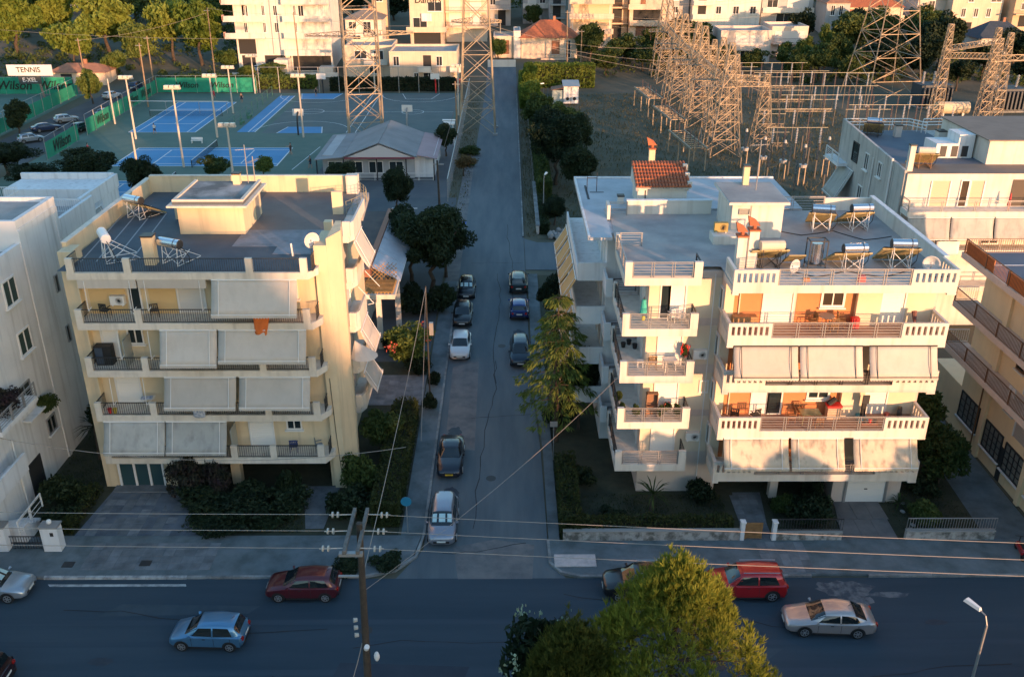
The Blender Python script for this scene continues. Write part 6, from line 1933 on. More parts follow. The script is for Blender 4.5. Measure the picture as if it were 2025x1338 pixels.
car('white hatchback parked on the left of the street', -4.1, 71.9, F, 'hatch2', paint('paint_white', (.62, .62, .63), .1))
car('black car parked right behind the white hatchback', -4.2, 78.6, F, 'hatch2', paint('paint_black', (.012, .012, .014), .2))
car('black car half hidden under the big street tree', -4.1, 85.0, F, 'hatch', paint('paint_black', (.012, .012, .014), .2), shade=True)
car('dark blue car parked on the right of the street', .95, 80.2, R(90), 'hatch2', paint('paint_royal', (.014, .04, .17), .4))
car('dark green car parked in front of the blue one', .95, 86.6, R(90), 'suv', paint('paint_darkgreen', (.012, .030, .032), .3))
car('dark navy car beside the cedar', .95, 70.6, F, 'mpv', paint('paint_deepnavy', (.010, .020, .035), .4))
# court car park
car('silver car in the court car park, nearest the white blocks', -76.3, 149.5, R(40), 'hatch', paint('paint_silver', (.36, .41, .46), .6))
car('dark blue car second in the court car park', -77.4, 157.5, R(40), 'sedan', paint('paint_deepblue', (.02, .04, .10), .4))
car('pale car third in the court car park', -77.0, 164.5, R(40), 'hatch2', paint('paint_palegrey', (.42, .44, .46), .5))
car('dark green car beside the green court screen', -71.8, 158.0, R(80), 'hatch2', paint('paint_darkgreen', (.012, .030, .032), .3))
car('grey car beside the green court screen further back', -72.3, 170.0, R(80), 'sedan', paint('paint_grey_lilac', (.30, .31, .36), .6))
car('white car by the olive tree in the court car park', -77.5, 186.5, R(70), 'hatch2', paint('paint_white', (.62, .62, .63), .1))
car('dark jeep at the far end of the court car park', -76.0, 196.0, R(80), 'suv', paint('paint_deepblue', (.02, .04, .10), .4), z=.1)
car('white car under the white four-storey block', -54.5, 212.0, R(0), 'sedan', paint('paint_white', (.62, .62, .63), .1), z=hz(-54.5, 212))
car('red car on the hillside road at the top left', -104.5, 263.0, R(30), 'hatch', paint('paint_red', (.42, .016, .022), .3), z=hz(-104.5, 263) + .1)
# ================================================================ street furniture, poles, wires, walls
def sag(a, b_, s_, n=14):
    a, b_ = Vector(a), Vector(b_)
    return [tuple(a.lerp(b_, i / n) - Vector((0, 0, s_ * 4 * (i / n) * (1 - i / n)))) for i in range(n + 1)]


# front utility pole with double crossarm
t = thing('utility_pole', 'dark wooden utility pole with double crossarm at the front of the picture', 'utility pole', (-6.35, 32.0, 0), 0)
MB().tube((-6.45, 32, -.1), (-6.2, 32, 11.3), .19, .13, 10).build('shaft', DWOOD, t)
for dx, l in ((-.42, 1), (.12, 1)):
    MB().box(-6.2 + dx - .07, -6.2 + dx + .07, 30.5, 33.5, 10.85, 11.02).build('crossarm', mat('weathered_timber', (.16, .15, .14), .9, (.10, .095, .09), 4), t)
MB().box(-6.85, -5.9, 30.55, 30.75, 10.7, 10.85).box(-6.8, -6.0, 29.9, 30.0, 10.2, 10.26).build('brace', GMETAL, t)
WY = ((33.1, 34.1, 30.9), (31.95, 33.0, 29.8), (30.8, 31.9, 28.8))
for k, (yy, yl, yr) in enumerate(WY):
    for s_ in (-1, 1):
        ins = MB()
        for i in range(2): ins.tube((-6.35 + s_ * (.9 + i * .22), yy + (-.02 if s_ < 0 else -.05), 10.95), (-6.35 + s_ * (.97 + i * .22), yy + (-.02 if s_ < 0 else -.05), 10.95), .13, n=8)
        ins.tube((-6.35 + s_ * .3, yy, 10.95), (-6.35 + s_ * 1.3, yy - .04, 10.95), .025, n=5)
        ins.build('insulator', mat('porcelain', (.42, .40, .36), .3), t)
for i in range(3): MB().tube((-6.62, 31.95, 5.4 + i * .42), (-6.78, 31.9, 5.42 + i * .42), .09, .11, n=8).build('spool_insulator', mat('porcelain', (.42, .40, .36), .3), t)
MB().tube((-6.3, 31.8, 4.75), (-6.25, 31.7, 4.95), .12, n=8).build('junction_cap', WMETAL, t)
lh = MB().ball((-5.85, 31.7, 4.4), .13, 2.0)
lh.build('lamp_head', WMETAL, t)
MB().path(sag((-6.5, 32, 4.9), (-7.4, 30.9, 2.2), .25), .02).build('down_cable', CABLE, t)
MB().tube((-7.4, 30.9, 2.2), (-7.35, 30.9, 0), .05, n=7).build('cable_duct', GMETAL, t)
for k, (yy, yl, yr) in enumerate(WY):
    nm = ('rear', 'middle', 'front')[k]
    w_ = MB().path(sag((-75, yl + (yl - yy) * 1.6, 11.2), (-7.3, yy, 10.95), .45, 24), .0135)
    solo('power_line', w_, CABLE, nm + ' of three power lines running left from the front pole', 'power line')
    w_ = MB().path(sag((-5.4, yy - .05, 10.95), (75, yr + (yr - yy) * 1.3, 11.3), .45, 24), .0135)
    solo('power_line', w_, CABLE, nm + ' of three power lines running right from the front pole', 'power line')
# second pole on the street
t = thing('utility_pole', 'slim utility pole on the left pavement of the street', 'utility pole', (-6.1, 64, 0), 0)
MB().tube((-6.1, 64, -.1), (-6.1, 64, 9.1), .065, .045, 8).build('shaft', mat('pale_pole', (.04, .04, .038), .9, (.03, .03, .029), 3), t)
MB().box(-5.95, -5.65, 63.85, 64.1, 5.2, 6.2).build('cabinet', GMETAL, t)
solo('service_cable', MB().path(sag((-6.1, 64, 9.0), (-6.3, 32.1, 8.3), .5, 20), .018), CABLE, 'cable from the slim street pole to the front pole', 'cable')
solo('service_cable', MB().path(sag((-6.1, 64, 8.9), (-5.0, 46, 6.8), .2), .014), CABLE, 'thin drop cable hanging over the left pavement', 'cable')
solo('service_cable', MB().path(sag((-6.0, 46.8, 5.9), (-29.8, 47.4, 6.2), 1.2, 18), .018), CABLE, 'sagging cable from the far left block across the front garden', 'cable')
solo('service_cable', MB().path(sag((6.6, 51.0, 8.2), (-6.2, 32.3, 7.6), .5, 18), .011), CABLE, 'cable slanting over the street from the white block', 'cable')
# poles further along the street
for x, y, h_, l_ in ((-8.0, 105.5, 8.0, 'dark wooden pole behind the big street tree'), (-8.3, 152, 9.0, 'pale pole in front of the street pylon'), (13.0, 214, 12.0, 'pole right of the red tiled house'), (16.0, 214, 8.0, 'short pole beside the red tiled house'),
                     (-67.5, 178, 11.5, 'tall leaning wooden pole behind the green screen'), (-72.5, 196, 10.5, 'bare wooden pole among the golden trees'), (-88.0, 200.0, 9.5, 'bare pole behind the tiled shed'), (-62.5, 205.0, 14.5, 'tall bare pole in front of the golden trees'), (-44.0, 203.5, 14.0, 'bare pole before the white four-storey block')):
    t = thing('utility_pole', l_, 'utility pole', (x, y, hz(x, y)), 0, local=True)
    MB().tube((0, 0, -.2), (random.uniform(-.3, .3), 0, h_), .16, .10, 8).build('shaft', DWOOD if 'dark' in l_ else mat('pale_timber', (.30, .21, .13), .9, (.22, .16, .10), 2), t)
    MB().box(-.6, .6, -.05, .05, h_ - .5, h_ - .4).build('crossarm', GMETAL, t)
solo('power_line', MB().path(sag((-7.6, 152, 8.8), (-8, 105.5, 7.6), .6), .025), CABLED, 'dark line between the two poles left of the street', 'power line')
# lamps
def lamp(x, y, h_, rz, label, arm=1.2):
    t = thing('street_lamp', label, 'street lamp', (x, y, 0), rz, local=True)
    MB().tube((0, 0, 0), (0, 0, h_ - .5), .08, .05, 8).build('post', GMETAL, t)
    MB().path([(0, 0, h_ - .5), (arm * .3, 0, h_ - .1), (arm, 0, h_)], .035, 6).build('arm', GMETAL, t)
    MB().add([(arm - .1, -.09, h_ - .04), (arm + .65, -.16, h_ + .02), (arm + .65, .16, h_ + .02), (arm - .1, .09, h_ - .04), (arm - .05, -.06, h_ + .1), (arm + .6, -.1, h_ + .16), (arm + .6, .1, h_ + .16), (arm - .05, .06, h_ + .1)],
             [(3, 2, 1, 0), (4, 5, 6, 7), (0, 1, 5, 4), (1, 2, 6, 5), (2, 3, 7, 6), (3, 0, 4, 7)]).build('head', mat('lamp_white', (.72, .72, .70), .4), t)
lamp(4.2, 109.5, 5.2, R(70), 'pale street lamp in the small lot right of the street', .4)
lamp(4.9, 171.5, 5.2, R(20), 'street lamp among the field edge trees', .9)
lamp(20.3, 31.0, 7.2, R(120), 'street lamp with pale head at the bottom right', .5)
lamp(-11.6, 29.6, 3.4, R(120), 'street lamp clipped by the bottom edge', .4)
t = thing('road_sign', 'round blue road sign on a thin post at the pavement corner', 'road sign', (-6.1, 46.4, .12), 0, local=True)
MB().tube((0, 0, 0), (0, 0, 2.3), .03, n=6).build('post', GMETAL, t)
MB().tube((0, -.05, 2.3), (0, -.02, 2.3), .32, n=18).build('disc', mat('sign_blue', (.03, .22, .36), .4), t)
t = thing('road_sign', 'thin sign post under the cedar', 'road sign', (3.0, 54.6, .1), 0, local=True)
MB().tube((0, 0, 0), (.0, 0, 3.0), .03, n=6).build('post', GMETAL, t)
MB().box(-.25, .25, -.02, .02, 2.6, 3.0).build('plate', GMETAL, t)
for x, y, l_, m_ in ((-5.6, 103.5, 'blue-lidded recycling bin at the street edge', mat('bin_blue', (.03, .09, .34), .5)), (-5.5, 101.8, 'grey bin beside the blue-lidded bin', GMETAL)):
    t = thing('waste_bin', l_, 'waste bin', (x, y, 0), 0, local=True)
    MB().add([(-.5, -.4, .15), (.5, -.4, .15), (.5, .4, .15), (-.5, .4, .15), (-.65, -.5, 1.1), (.65, -.5, 1.1), (.65, .5, 1.1), (-.65, .5, 1.1)], [(3, 2, 1, 0), (4, 5, 6, 7), (0, 1, 5, 4), (1, 2, 6, 5), (2, 3, 7, 6), (3, 0, 4, 7)]).build('tub', mat('bin_green', (.03, .09, .06), .6), t)
    MB().box(-.72, .72, -.55, .55, 1.1, 1.25).build('lid', m_, t, bevel=.05)
    for xx in (-.4, .4): MB().tube((xx, -.3, .1), (xx + .06, -.3, .1), .1, n=8).build('castor', RUBBER, t)
# garden walls and gate in front of the white block
def gwall(label, x0, x1, y, h_, rail):
    t = thing('garden_wall', label, 'garden wall', ((x0 + x1) / 2, y, .1), 0)
    MB().box(x0, x1, y - .12, y + .12, .05, h_).build('wall', mat('peeling_wall', (.42, .40, .38), .9, (.12, .12, .11), 1.6, streak=.7, lo=.45, hi=.6), t)
    MB().box(x0, x1, y - .16, y + .16, h_, h_ + .06).build('coping', mat('coping_grey', (.30, .30, .29), .9), t)
    if rail: rail_v(t, ('S', y), x0, x1, h_ + .06, .8, 0, DMETAL if rail == 1 else GMETAL, .16)
gwall('long peeling garden wall in front of the corner hedge', 3.2, 13.7, 45.75, .75, 0)
gwall('short railed garden wall between gate and driveway', 15.9, 19.8, 45.75, .65, 1)
gwall('railed garden wall right of the driveway', 23.6, 28.9, 45.75, .7, 2)
for x, l_ in ((13.85, 'white gate post left of the wooden gate'), (15.75, 'white post right of the garden path')):
    solo('gate_post', MB().box(x - .12, x + .12, 45.6, 45.9, .1, 1.35).box(x - .16, x + .16, 45.56, 45.94, 1.35, 1.42), WHITE, l_, 'gate post')
t = thing('gate', 'brown wooden slatted gate to the white block garden', 'gate', (14.5, 45.75, .12), 0, local=True)
for i in range(8): MB().box(-.5, .55, -.03, .03, .08 + i * .14, .19 + i * .14).build('slat', WOOD, t)
for x in (-.42, .47): MB().box(x - .04, x + .04, -.05, -.03, .06, 1.2).build('batten', WOOD, t)
t = thing('parked_scooter', 'red scooter at the right edge on the pavement', 'scooter', (29.7, 44.2, .12), R(80), local=True)
MB().box(-.55, .55, -.14, .14, .3, .62).box(-.6, -.1, -.15, .15, .62, .78).build('body', paint('paint_red', (.42, .016, .022), .3), t, bevel=.06)
for x in (-.55, .6): MB().tube((x, -.06, .22), (x, .06, .22), .22, n=14).build('wheel', RUBBER, t)
MB().tube((.45, 0, .5), (.38, 0, 1.05), .03).tube((.38, -.3, 1.05), (.38, .3, 1.05), .025).build('handlebar', DMETAL, t)
MB().box(-.55, .05, -.12, .12, .78, .86).build('seat', BLACK, t)
# manhole covers, kerb litter
for x, y in ((-20.9, 43.6), (-25.3, 43.5)): struct('manhole_cover', MB().box(x - .32, x + .32, y - .25, y + .25, .1, .142), DMETAL)
# fence along the left side of the street behind the courts
t = thing('fence', 'tall wire fence between the club yard and the street', 'fence', (-7.8, 140, 0), 0)
for i in range(16): MB().tube((-7.75 - .02 * i * 0, 116 + i * 5, 0), (-7.75, 116 + i * 5, 3.0), .05, n=6).build('post', GMETAL, t)
ms = MB()
for k in range(7): ms.tube((-7.75, 116, .3 + k * .42), (-7.75, 191, .3 + k * .42), .012, n=3)
for k in range(150): ms.tube((-7.75, 116 + k * .5, .05), (-7.75, 116 + k * .5, 2.95), .008, n=3)
ms.build('mesh', GMETAL, t)
MB().tube((-7.75, 116, 3.0), (-7.75, 191, 3.0), .06, n=6).build('top_rail', mat('pale_rail', (.45, .46, .45), .6), t)
t = thing('garden_wall', 'low grey wall beside the lane at the small lot', 'garden wall', (3.4, 112, 0), 0)
MB().box(3.2, 3.5, 103, 122, 0, 1.0).build('wall', GREYWALL, t)
MB().box(3.12, 3.58, 103, 122, 1.0, 1.08).build('coping', KERB, t)
for i in range(18): MB().box(3.3, 3.36, 122 + i * 3.6, 122.06 + i * 3.6, 0, 1.7).build('post', GMETAL, t)
solo('garden_wall', MB().box(5.0, 14, 90.2, 90.5, 0, 1.6), mat('graffiti_wall', (.30, .30, .31), .9, (.12, .14, .18), .9), 'grey patchy wall on the near side of the lane', 'garden wall')
# heap of stones: countable boulders
rgs = random.Random(4)
sm_ = None
for i in range(34):
    x, y = 4.6 + rgs.random() * 4.6, 101.0 + rgs.random() * 3.0
    if sm_ is None:
        o = MB().ball((0, 0, 0), .5, .7, 7, 4).build('stone', mat('rubble', (.34, .33, .32), .95, (.20, .20, .20), 2), None)
        sm_ = o
        tag(o, 'grey stone in the rubble heap by the lane', 'stone', 'stones of the rubble heap')
    else:
        o = sm_.copy(); link(o)
    o.location = (x, y, .12 + .2 * rgs.random()); o.rotation_euler = (rgs.random() * 6, rgs.random() * 6, rgs.random() * 6)
    s_ = .35 + .5 * rgs.random(); o.scale = (s_, s_ * (.6 + .6 * rgs.random()), s_)
# stepping stones with white tops in the right garden
for i, (x, y) in enumerate(((24.9, 49.5), (25.2, 49.0), (24.6, 48.6), (25.3, 48.3), (25.4, 47.9), (24.7, 47.2), (24.4, 46.8))):
    o = sm_.copy(); link(o)
    tag(o, 'pale stone in the right garden bed', 'stone', 'pale stones in the right garden')
    o.location = (x, y, .06); o.scale = (.4, .3, .2); o.rotation_euler = (0, 0, i)
# ================================================================ sports courts
flat('court_surround', [(-70.5, 112), (-27, 112), (-27, 131), (-26.5, 155), (-9.5, 155), (-9.5, 192), (-70.5, 192)], -.018, COURTG)
flat('basketball_court', [(-41.0, 155.5), (-9.8, 155.5), (-9.8, 191.5), (-41.0, 191.5)], -.008, COURTD)
flat('club_yard', [(-27, 112), (-7.9, 112), (-7.9, 155), (-27, 155)], -.014, mat('yard_concrete', (.085, .095, .11), .9, (.12, .125, .13), .3))
flat('car_park', [(-82, 135), (-70.9, 135), (-72.4, 205), (-80.5, 205)], -.012, mat('car_park_tarmac', (.06, .066, .075), .9, (.085, .09, .095), .2))
flat('court_surround', [(-125, 140), (-82.5, 140), (-84.5, 191), (-125, 191)], -.016, COURTG)
flat('tennis_court', [(-118, 150), (-92, 150), (-92, 172), (-118, 172)], -.008, COURTB)
flat('hillside_road', [(-113, 250), (-104, 250), (-96, 282), (-104, 284)], 0, ASPH2).data.vertices.foreach_set('co', [c for p in ((-110, 246), (-104, 246), (-99, 285), (-105, 286)) for c in (p[0], p[1], hz(*p) + .05)])


def lines(segs, z=.0, w_=.09, parent=None):
    o = MB()
    for (x0, y0, x1, y1) in segs:
        d = Vector((x1 - x0, y1 - y0)).normalized() * w_
        nx_, ny_ = -d.y, d.x
        o.poly([(x0 - nx_, y0 - ny_, z), (x1 - nx_, y1 - ny_, z), (x1 + nx_, y1 + ny_, z), (x0 + nx_, y0 + ny_, z)])
    ob = o.build('court_lines', LINEW, parent)
    ob['kind'] = 'stuff' if parent else 'structure'
    return ob


def tennis(x0, y0, x1, y1, along, label):
    """blue court with lines; along = 'x' or 'y' for the long axis"""
    c = flat('tennis_court', [(x0, y0), (x1, y0), (x1, y1), (x0, y1)], -.008, COURTB)
    sg = [(x0, y0, x1, y0), (x1, y0, x1, y1), (x1, y1, x0, y1), (x0, y1, x0, y0)]
    if along == 'x':
        wdt = y1 - y0; a = wdt * .125; mx_ = (x0 + x1) / 2; sv = 6.4
        sg += [(x0, y0 + a, x1, y0 + a), (x0, y1 - a, x1, y1 - a), (mx_ - sv, y0 + a, mx_ - sv, y1 - a), (mx_ + sv, y0 + a, mx_ + sv, y1 - a), (mx_ - sv, (y0 + y1) / 2, mx_ + sv, (y0 + y1) / 2)]
        ends = ((mx_, y0 - .9), (mx_, y1 + .9))
    else:
        wdt = x1 - x0; a = wdt * .125; my_ = (y0 + y1) / 2; sv = 6.4
        sg += [(x0 + a, y0, x0 + a, y1), (x1 - a, y0, x1 - a, y1), (x0 + a, my_ - sv, x1 - a, my_ - sv), (x0 + a, my_ + sv, x1 - a, my_ + sv), ((x0 + x1) / 2, my_ - sv, (x0 + x1) / 2, my_ + sv)]
        ends = ((x0 - .9, my_), (x1 + .9, my_))
    lines(sg, .0, .09, c)
    (ax, ay), (bx_, by_) = ends
    t = thing('tennis_net', label, 'net', ((ax + bx_) / 2, (ay + by_) / 2, 0), 0)
    for (px, py) in ends: MB().tube((px, py, 0), (px, py, 1.12), .06, n=8).build('post', DMETAL, t)
    nt_ = MB()
    L_ = Vector((bx_ - ax, by_ - ay)); k = int(L_.length / .22)
    for i in range(k + 1):
        x_, y_ = ax + L_.x * i / k, ay + L_.y * i / k
        nt_.tube((x_, y_, .05), (x_, y_, 1.0), .018, n=3)
    for j in range(6): nt_.tube((ax, ay, .1 + j * .16), (bx_, by_, .1 + j * .16), .015, n=3)
    m_ = nt_.build('mesh', mat('net_black', (.012, .02, .028), .9), t); m_['kind'] = 'stuff'
    MB().tube((ax, ay, 1.04), (bx_, by_, 1.04), .045, n=5).build('top_band', LINEW, t)
    return c


tennis(-57.6, 134.2, -33.7, 145.4, 'x', 'net of the nearer blue tennis court')
tennis(-63.3, 156.4, -52.2, 182.6, 'y', 'net of the back blue tennis court')
tennis(-57.8, 115.0, -34.0, 126.2, 'x', 'net of the court hidden behind the cream roof')
st_ = flat('training_strip', [(-45.3, 156.5), (-42.3, 156.5), (-42.3, 189), (-45.3, 189)], -.006, COURTB)
lines([(-42.3, 156.5, -42.3, 189), (-43.4, 156.5, -43.4, 189)], .0, .09, st_)
k1 = flat('court_key', [(-40.3, 185.6), (-34.2, 185.6), (-33.2, 191.4), (-41.4, 191.4)], -.003, COURTB)
k2 = flat('court_key', [(-38.5, 155.7), (-31.0, 155.7), (-31.8, 160.5), (-37.6, 160.5)], -.003, COURTB)
lines([(-40.3, 185.6, -41.4, 191.4), (-34.2, 185.6, -33.2, 191.4), (-40.3, 185.6, -34.2, 185.6)], .002, .08, k1)
lines([(-38.5, 155.7, -37.6, 160.5), (-31, 155.7, -31.8, 160.5)], .002, .08, k2)
arc = []
for cx_, cy_, r_, a0, a1 in ((-37.2, 190, 8.0, 180, 360), (-34.8, 157, 8.0, 0, 180), (-36, 173.5, 2.2, 0, 360), (-17.5, 190, 7.5, 180, 360), (-17.5, 173, 2.0, 0, 360)):
    for k in range(16):
        b0, b1 = R(a0 + (a1 - a0) * k / 16), R(a0 + (a1 - a0) * (k + 1) / 16)
        arc.append((cx_ + r_ * math.cos(b0), cy_ + r_ * math.sin(b0), cx_ + r_ * math.cos(b1), cy_ + r_ * math.sin(b1)))
arc += [(-41, 173.5, -26, 173.5), (-25.5, 156, -25.5, 191), (-20, 185.6, -21.2, 191.2), (-15, 185.6, -13.8, 191.2), (-20, 185.6, -15, 185.6), (-26, 173, -10, 173), (-27.0, 156, -27.0, 191), (-31.0, 132, -29.5, 146)]
lines(arc, .004, .06, bpy.data.objects['basketball_court'])

# green windscreens with lettering
def lettering(txt, loc, rot, size, m, parent, shear=.3, name='lettering'):
    cu = bpy.data.curves.new('lettering', 'FONT')
    cu.body = txt; cu.size = size; cu.shear = shear; cu.align_x = 'CENTER'; cu.align_y = 'CENTER'; cu.extrude = .004; cu.offset = size * .012
    o = bpy.data.objects.new('lettering', cu); link(o)
    dg = bpy.context.evaluated_depsgraph_get()
    me = bpy.data.meshes.new_from_object(o.evaluated_get(dg))
    bpy.data.objects.remove(o)
    me.materials.clear(); me.materials.append(m)
    q = bpy.data.objects.new(name, me); link(q)
    q.parent = parent
    off = OFF.get(parent, Vector((0, 0, 0)))
    q.location = Vector(loc) - off
    q.rotation_euler = rot
    return q


INK = mat('ink_black', (.012, .022, .018), .8)


def screen(label, a, b_, h_, texts=(), z0=.15, posts=True, name='court_fence'):
    a, b_ = Vector((a[0], a[1], 0)), Vector((b_[0], b_[1], 0))
    t = thing(name, label, 'fence', ((a + b_) / 2), 0)
    d = (b_ - a); L_ = d.length; u = d.normalized(); n_ = Vector((-u.y, u.x, 0))
    o = MB(); k = max(2, int(L_ / 1.2))
    for i in range(k):
        p, q = a + u * (L_ * i / k), a + u * (L_ * (i + 1) / k)
        w0 = n_ * .05 * math.sin(i * 1.7); w1 = n_ * .05 * math.sin((i + 1) * 1.7)
        o.add([p + w0 + Vector((0, 0, z0)), q + w1 + Vector((0, 0, z0)), q + w1 + Vector((0, 0, h_)), p + w0 + Vector((0, 0, h_))], [(0, 1, 2, 3)])
    ob = o.build('windscreen', NETG, t)
    sd = ob.modifiers.new('thickness', 'SOLIDIFY'); sd.thickness = .03
    if posts:
        for i in range(int(L_ / 4) + 1):
            p = a + u * min(i * 4, L_)
            MB().tube(p, p + Vector((0, 0, 3.4)), .05, n=6).build('post', GMETAL, t)
        MB().tube(a + Vector((0, 0, 3.4)), b_ + Vector((0, 0, 3.4)), .04, n=5).build('top_rail', GMETAL, t)
    ang = math.atan2(u.y, u.x)
    for s_, txt, sz in texts:
        p = a + u * (L_ * s_) - n_ * .12
        lettering(txt, (p.x, p.y, (z0 + h_) / 2), (R(90), 0, ang), sz, INK, t)
    return t


screen('near part of the green court screen with black lettering', (-68.3, 137.5), (-69.0, 150.5), 2.6, ((.45, 'Wilson', 2.4),))
screen('middle part of the green court screen past the opening', (-69.1, 154.0), (-69.9, 172.5), 2.6, ((.4, 'Wilson', 2.0),))
screen('back part of the green screen along the car park', (-69.9, 172.6), (-70.6, 192.0), 2.6, ((.25, 'Wilson', 2.0), (.65, 'Wilson', 2.0)))
screen('green screen behind the back tennis court', (-70.5, 192.1), (-50.5, 192.1), 3.0, ((.3, 'Wilson', 1.6), (.65, 'Wilson', 1.6)))
screen('green screen of the court left of the car park with large lettering', (-112, 190.5), (-86.5, 190.5), 3.4, ((.54, 'Wilson', 2.4), (.86, 'Wilson', 2.4)))
screen('green screen on the car park side of the left court', (-83.0, 141), (-85.6, 190), 2.4)
t = thing('fence', 'wire fence on posts behind the basketball courts', 'fence', (-30, 192.3, 0), 0)
for i in range(11): MB().tube((-50 + i * 4, 192.3, 0), (-50 + i * 4, 192.3, 5.0), .07, n=6).build('post', GMETAL, t)
MB().tube((-50, 192.3, 5.0), (-10, 192.3, 5.0), .05, n=5).build('top_rail', GMETAL, t)
t = thing('fence', 'low pale railing across the back tennis court', 'fence', (-60, 174, 0), 0)
MB().tube((-68.5, 172.0, 2.2), (-50.5, 171.5, 2.2), .06, n=5).build('top_rail', LINEW, t)
for x in (-68, -62, -56, -51): MB().tube((x, 171.9, 0), (x, 171.9, 2.2), .05, n=5).build('post', GMETAL, t)
t = thing('fence', 'wire divider between tennis and basketball courts', 'fence', (-46.5, 172, 0), 0)
for i in range(9): MB().tube((-46.5, 156 + i * 4, 0), (-46.5, 156 + i * 4, 2.0), .05, n=5).build('post', mat('green_post', (.05, .18, .12), .6), t)
for zz in (1.0, 2.0): MB().tube((-46.5, 156, zz), (-46.5, 188, zz), .03, n=4).build('rail', MATS['green_post'], t)
# billboard
t = thing('billboard', 'white billboard reading TENNIS on a single post', 'billboard', (-89.0, 181, 0), 0)
MB().tube((-88.0, 181.2, 0), (-88.6, 181.2, 5.6), .22, .18, 8).build('post', mat('rusty_post', (.22, .17, .14), .8), t)
MB().box(-94.0, -85.6, 181.0, 181.2, 5.2, 7.2).build('panel', mat('panel_white', (.66, .66, .66), .6), t)
MB().box(-92.2, -88.0, 181.0, 181.2, 3.7, 5.1).build('lower_panel', mat('panel_dark', (.05, .06, .06), .6), t)
lettering('TENNIS', (-90.0, 180.94, 6.25), (R(90), 0, 0), 1.35, INK, t, 0)
lettering('E-XEL', (-90.1, 180.94, 4.4), (R(90), 0, 0), 1.1, LINEW, t, 0)
# floodlight masts
for x, y, h_, l_ in ((-60.3, 151.5, 9.6, 'floodlight mast between the two courts, left'), (-46.9, 133.5, 11.2, 'tall floodlight mast at the net of the nearer court'), (-47.4, 152.5, 9.7, 'floodlight mast between the two courts, middle'),
                     (-33.4, 152.5, 9.7, 'floodlight mast beside the basketball court'), (-36.2, 121.0, 8.6, 'floodlight mast nearest the cream penthouse'), (-53.8, 134.0, 5.0, 'short pole at the left of the nearer court'),
                     (-50.8, 191.5, 7.2, 'small floodlight at the back fence'), (-50.0, 172.0, 8.0, 'slim floodlight on the divider fence'), (-68.0, 163.0, 7.6, 'wooden-looking lamp pole beside the green screen'), (-26.6, 190.5, 7.5, 'floodlight behind the left pylon'), (-9.0, 170.0, 8.5, 'floodlight pole beside the street pylon')):
    t = thing('floodlight_mast', l_, 'floodlight', (x, y, 0), 0, local=True)
    MB().tube((0, 0, 0), (0, 0, h_), .17, .11, 8).build('mast', mat('mast_pale', (.52, .46, .38), .6), t)
    if 'pole' not in l_ or 'street' in l_:
        MB().box(-1.15, 1.15, -.2, .2, h_ - .15, h_ + .05).build('lamp_bar', MATS['mast_pale'], t)
        for k in range(3): MB().box(-1.05 + k * .75, -.45 + k * .75, -.32, .25, h_ + .05, h_ + .4).build('lamp', mat('lamp_glass', (.60, .56, .48), .3), t)
# basketball hoops
for x, y, rz, col, l_ in ((-34.6, 154.3, 0, DMETAL, 'black curved basketball stand at the near blue key'), (-14.6, 192.0, math.pi, RED, 'red basketball stand at the back of the right court'), (-17.0, 157.5, 0, GMETAL, 'basketball stand above the club house roof'), (-37.2, 192.0, math.pi, DMETAL, 'basketball stand at the back blue key')):
    t = thing('basketball_hoop', l_, 'basketball hoop', (x, y, 0), rz, local=True)
    MB().path([(0, 0, 0), (0, .1, 2.0), (0, .5, 3.1), (0, 1.2, 3.5)], .14, 7).build('stand', col, t)
    MB().box(-.9, .9, 1.2, 1.26, 2.9, 4.0).build('backboard', mat('board_white', (.62, .64, .64), .5), t)
    rm = MB()
    for k in range(10):
        a, a2 = 2 * math.pi * k / 10, 2 * math.pi * (k + 1) / 10
        rm.tube((.23 * math.cos(a), 1.55 + .23 * math.sin(a), 3.05), (.23 * math.cos(a2), 1.55 + .23 * math.sin(a2), 3.05), .02, n=4)
    rm.build('rim', mat('orange_rim', (.5, .12, .03), .5), t)
# benches
for x, y, rz, l_ in ((-46.0, 163, R(90), 'green bench by the divider fence, nearer'), (-46.0, 168, R(90), 'green bench by the divider fence, further'), (-49.5, 148.5, 0, 'pale bench between the courts')):
    t = thing('bench', l_, 'bench', (x, y, 0), rz, local=True)
    m_ = MATS['green_post'] if 'green' in l_ else WMETAL
    MB().box(-.9, .9, -.2, .2, .42, .48).build('seat', m_, t)
    MB().box(-.9, .9, .2, .25, .55, .9).build('backrest', m_, t)
    for xx in (-.8, .8): MB().box(xx - .04, xx + .04, -.18, .24, 0, .42).build('leg', m_, t)

# players
SKIN = mat('skin', (.42, .25, .17), .7)


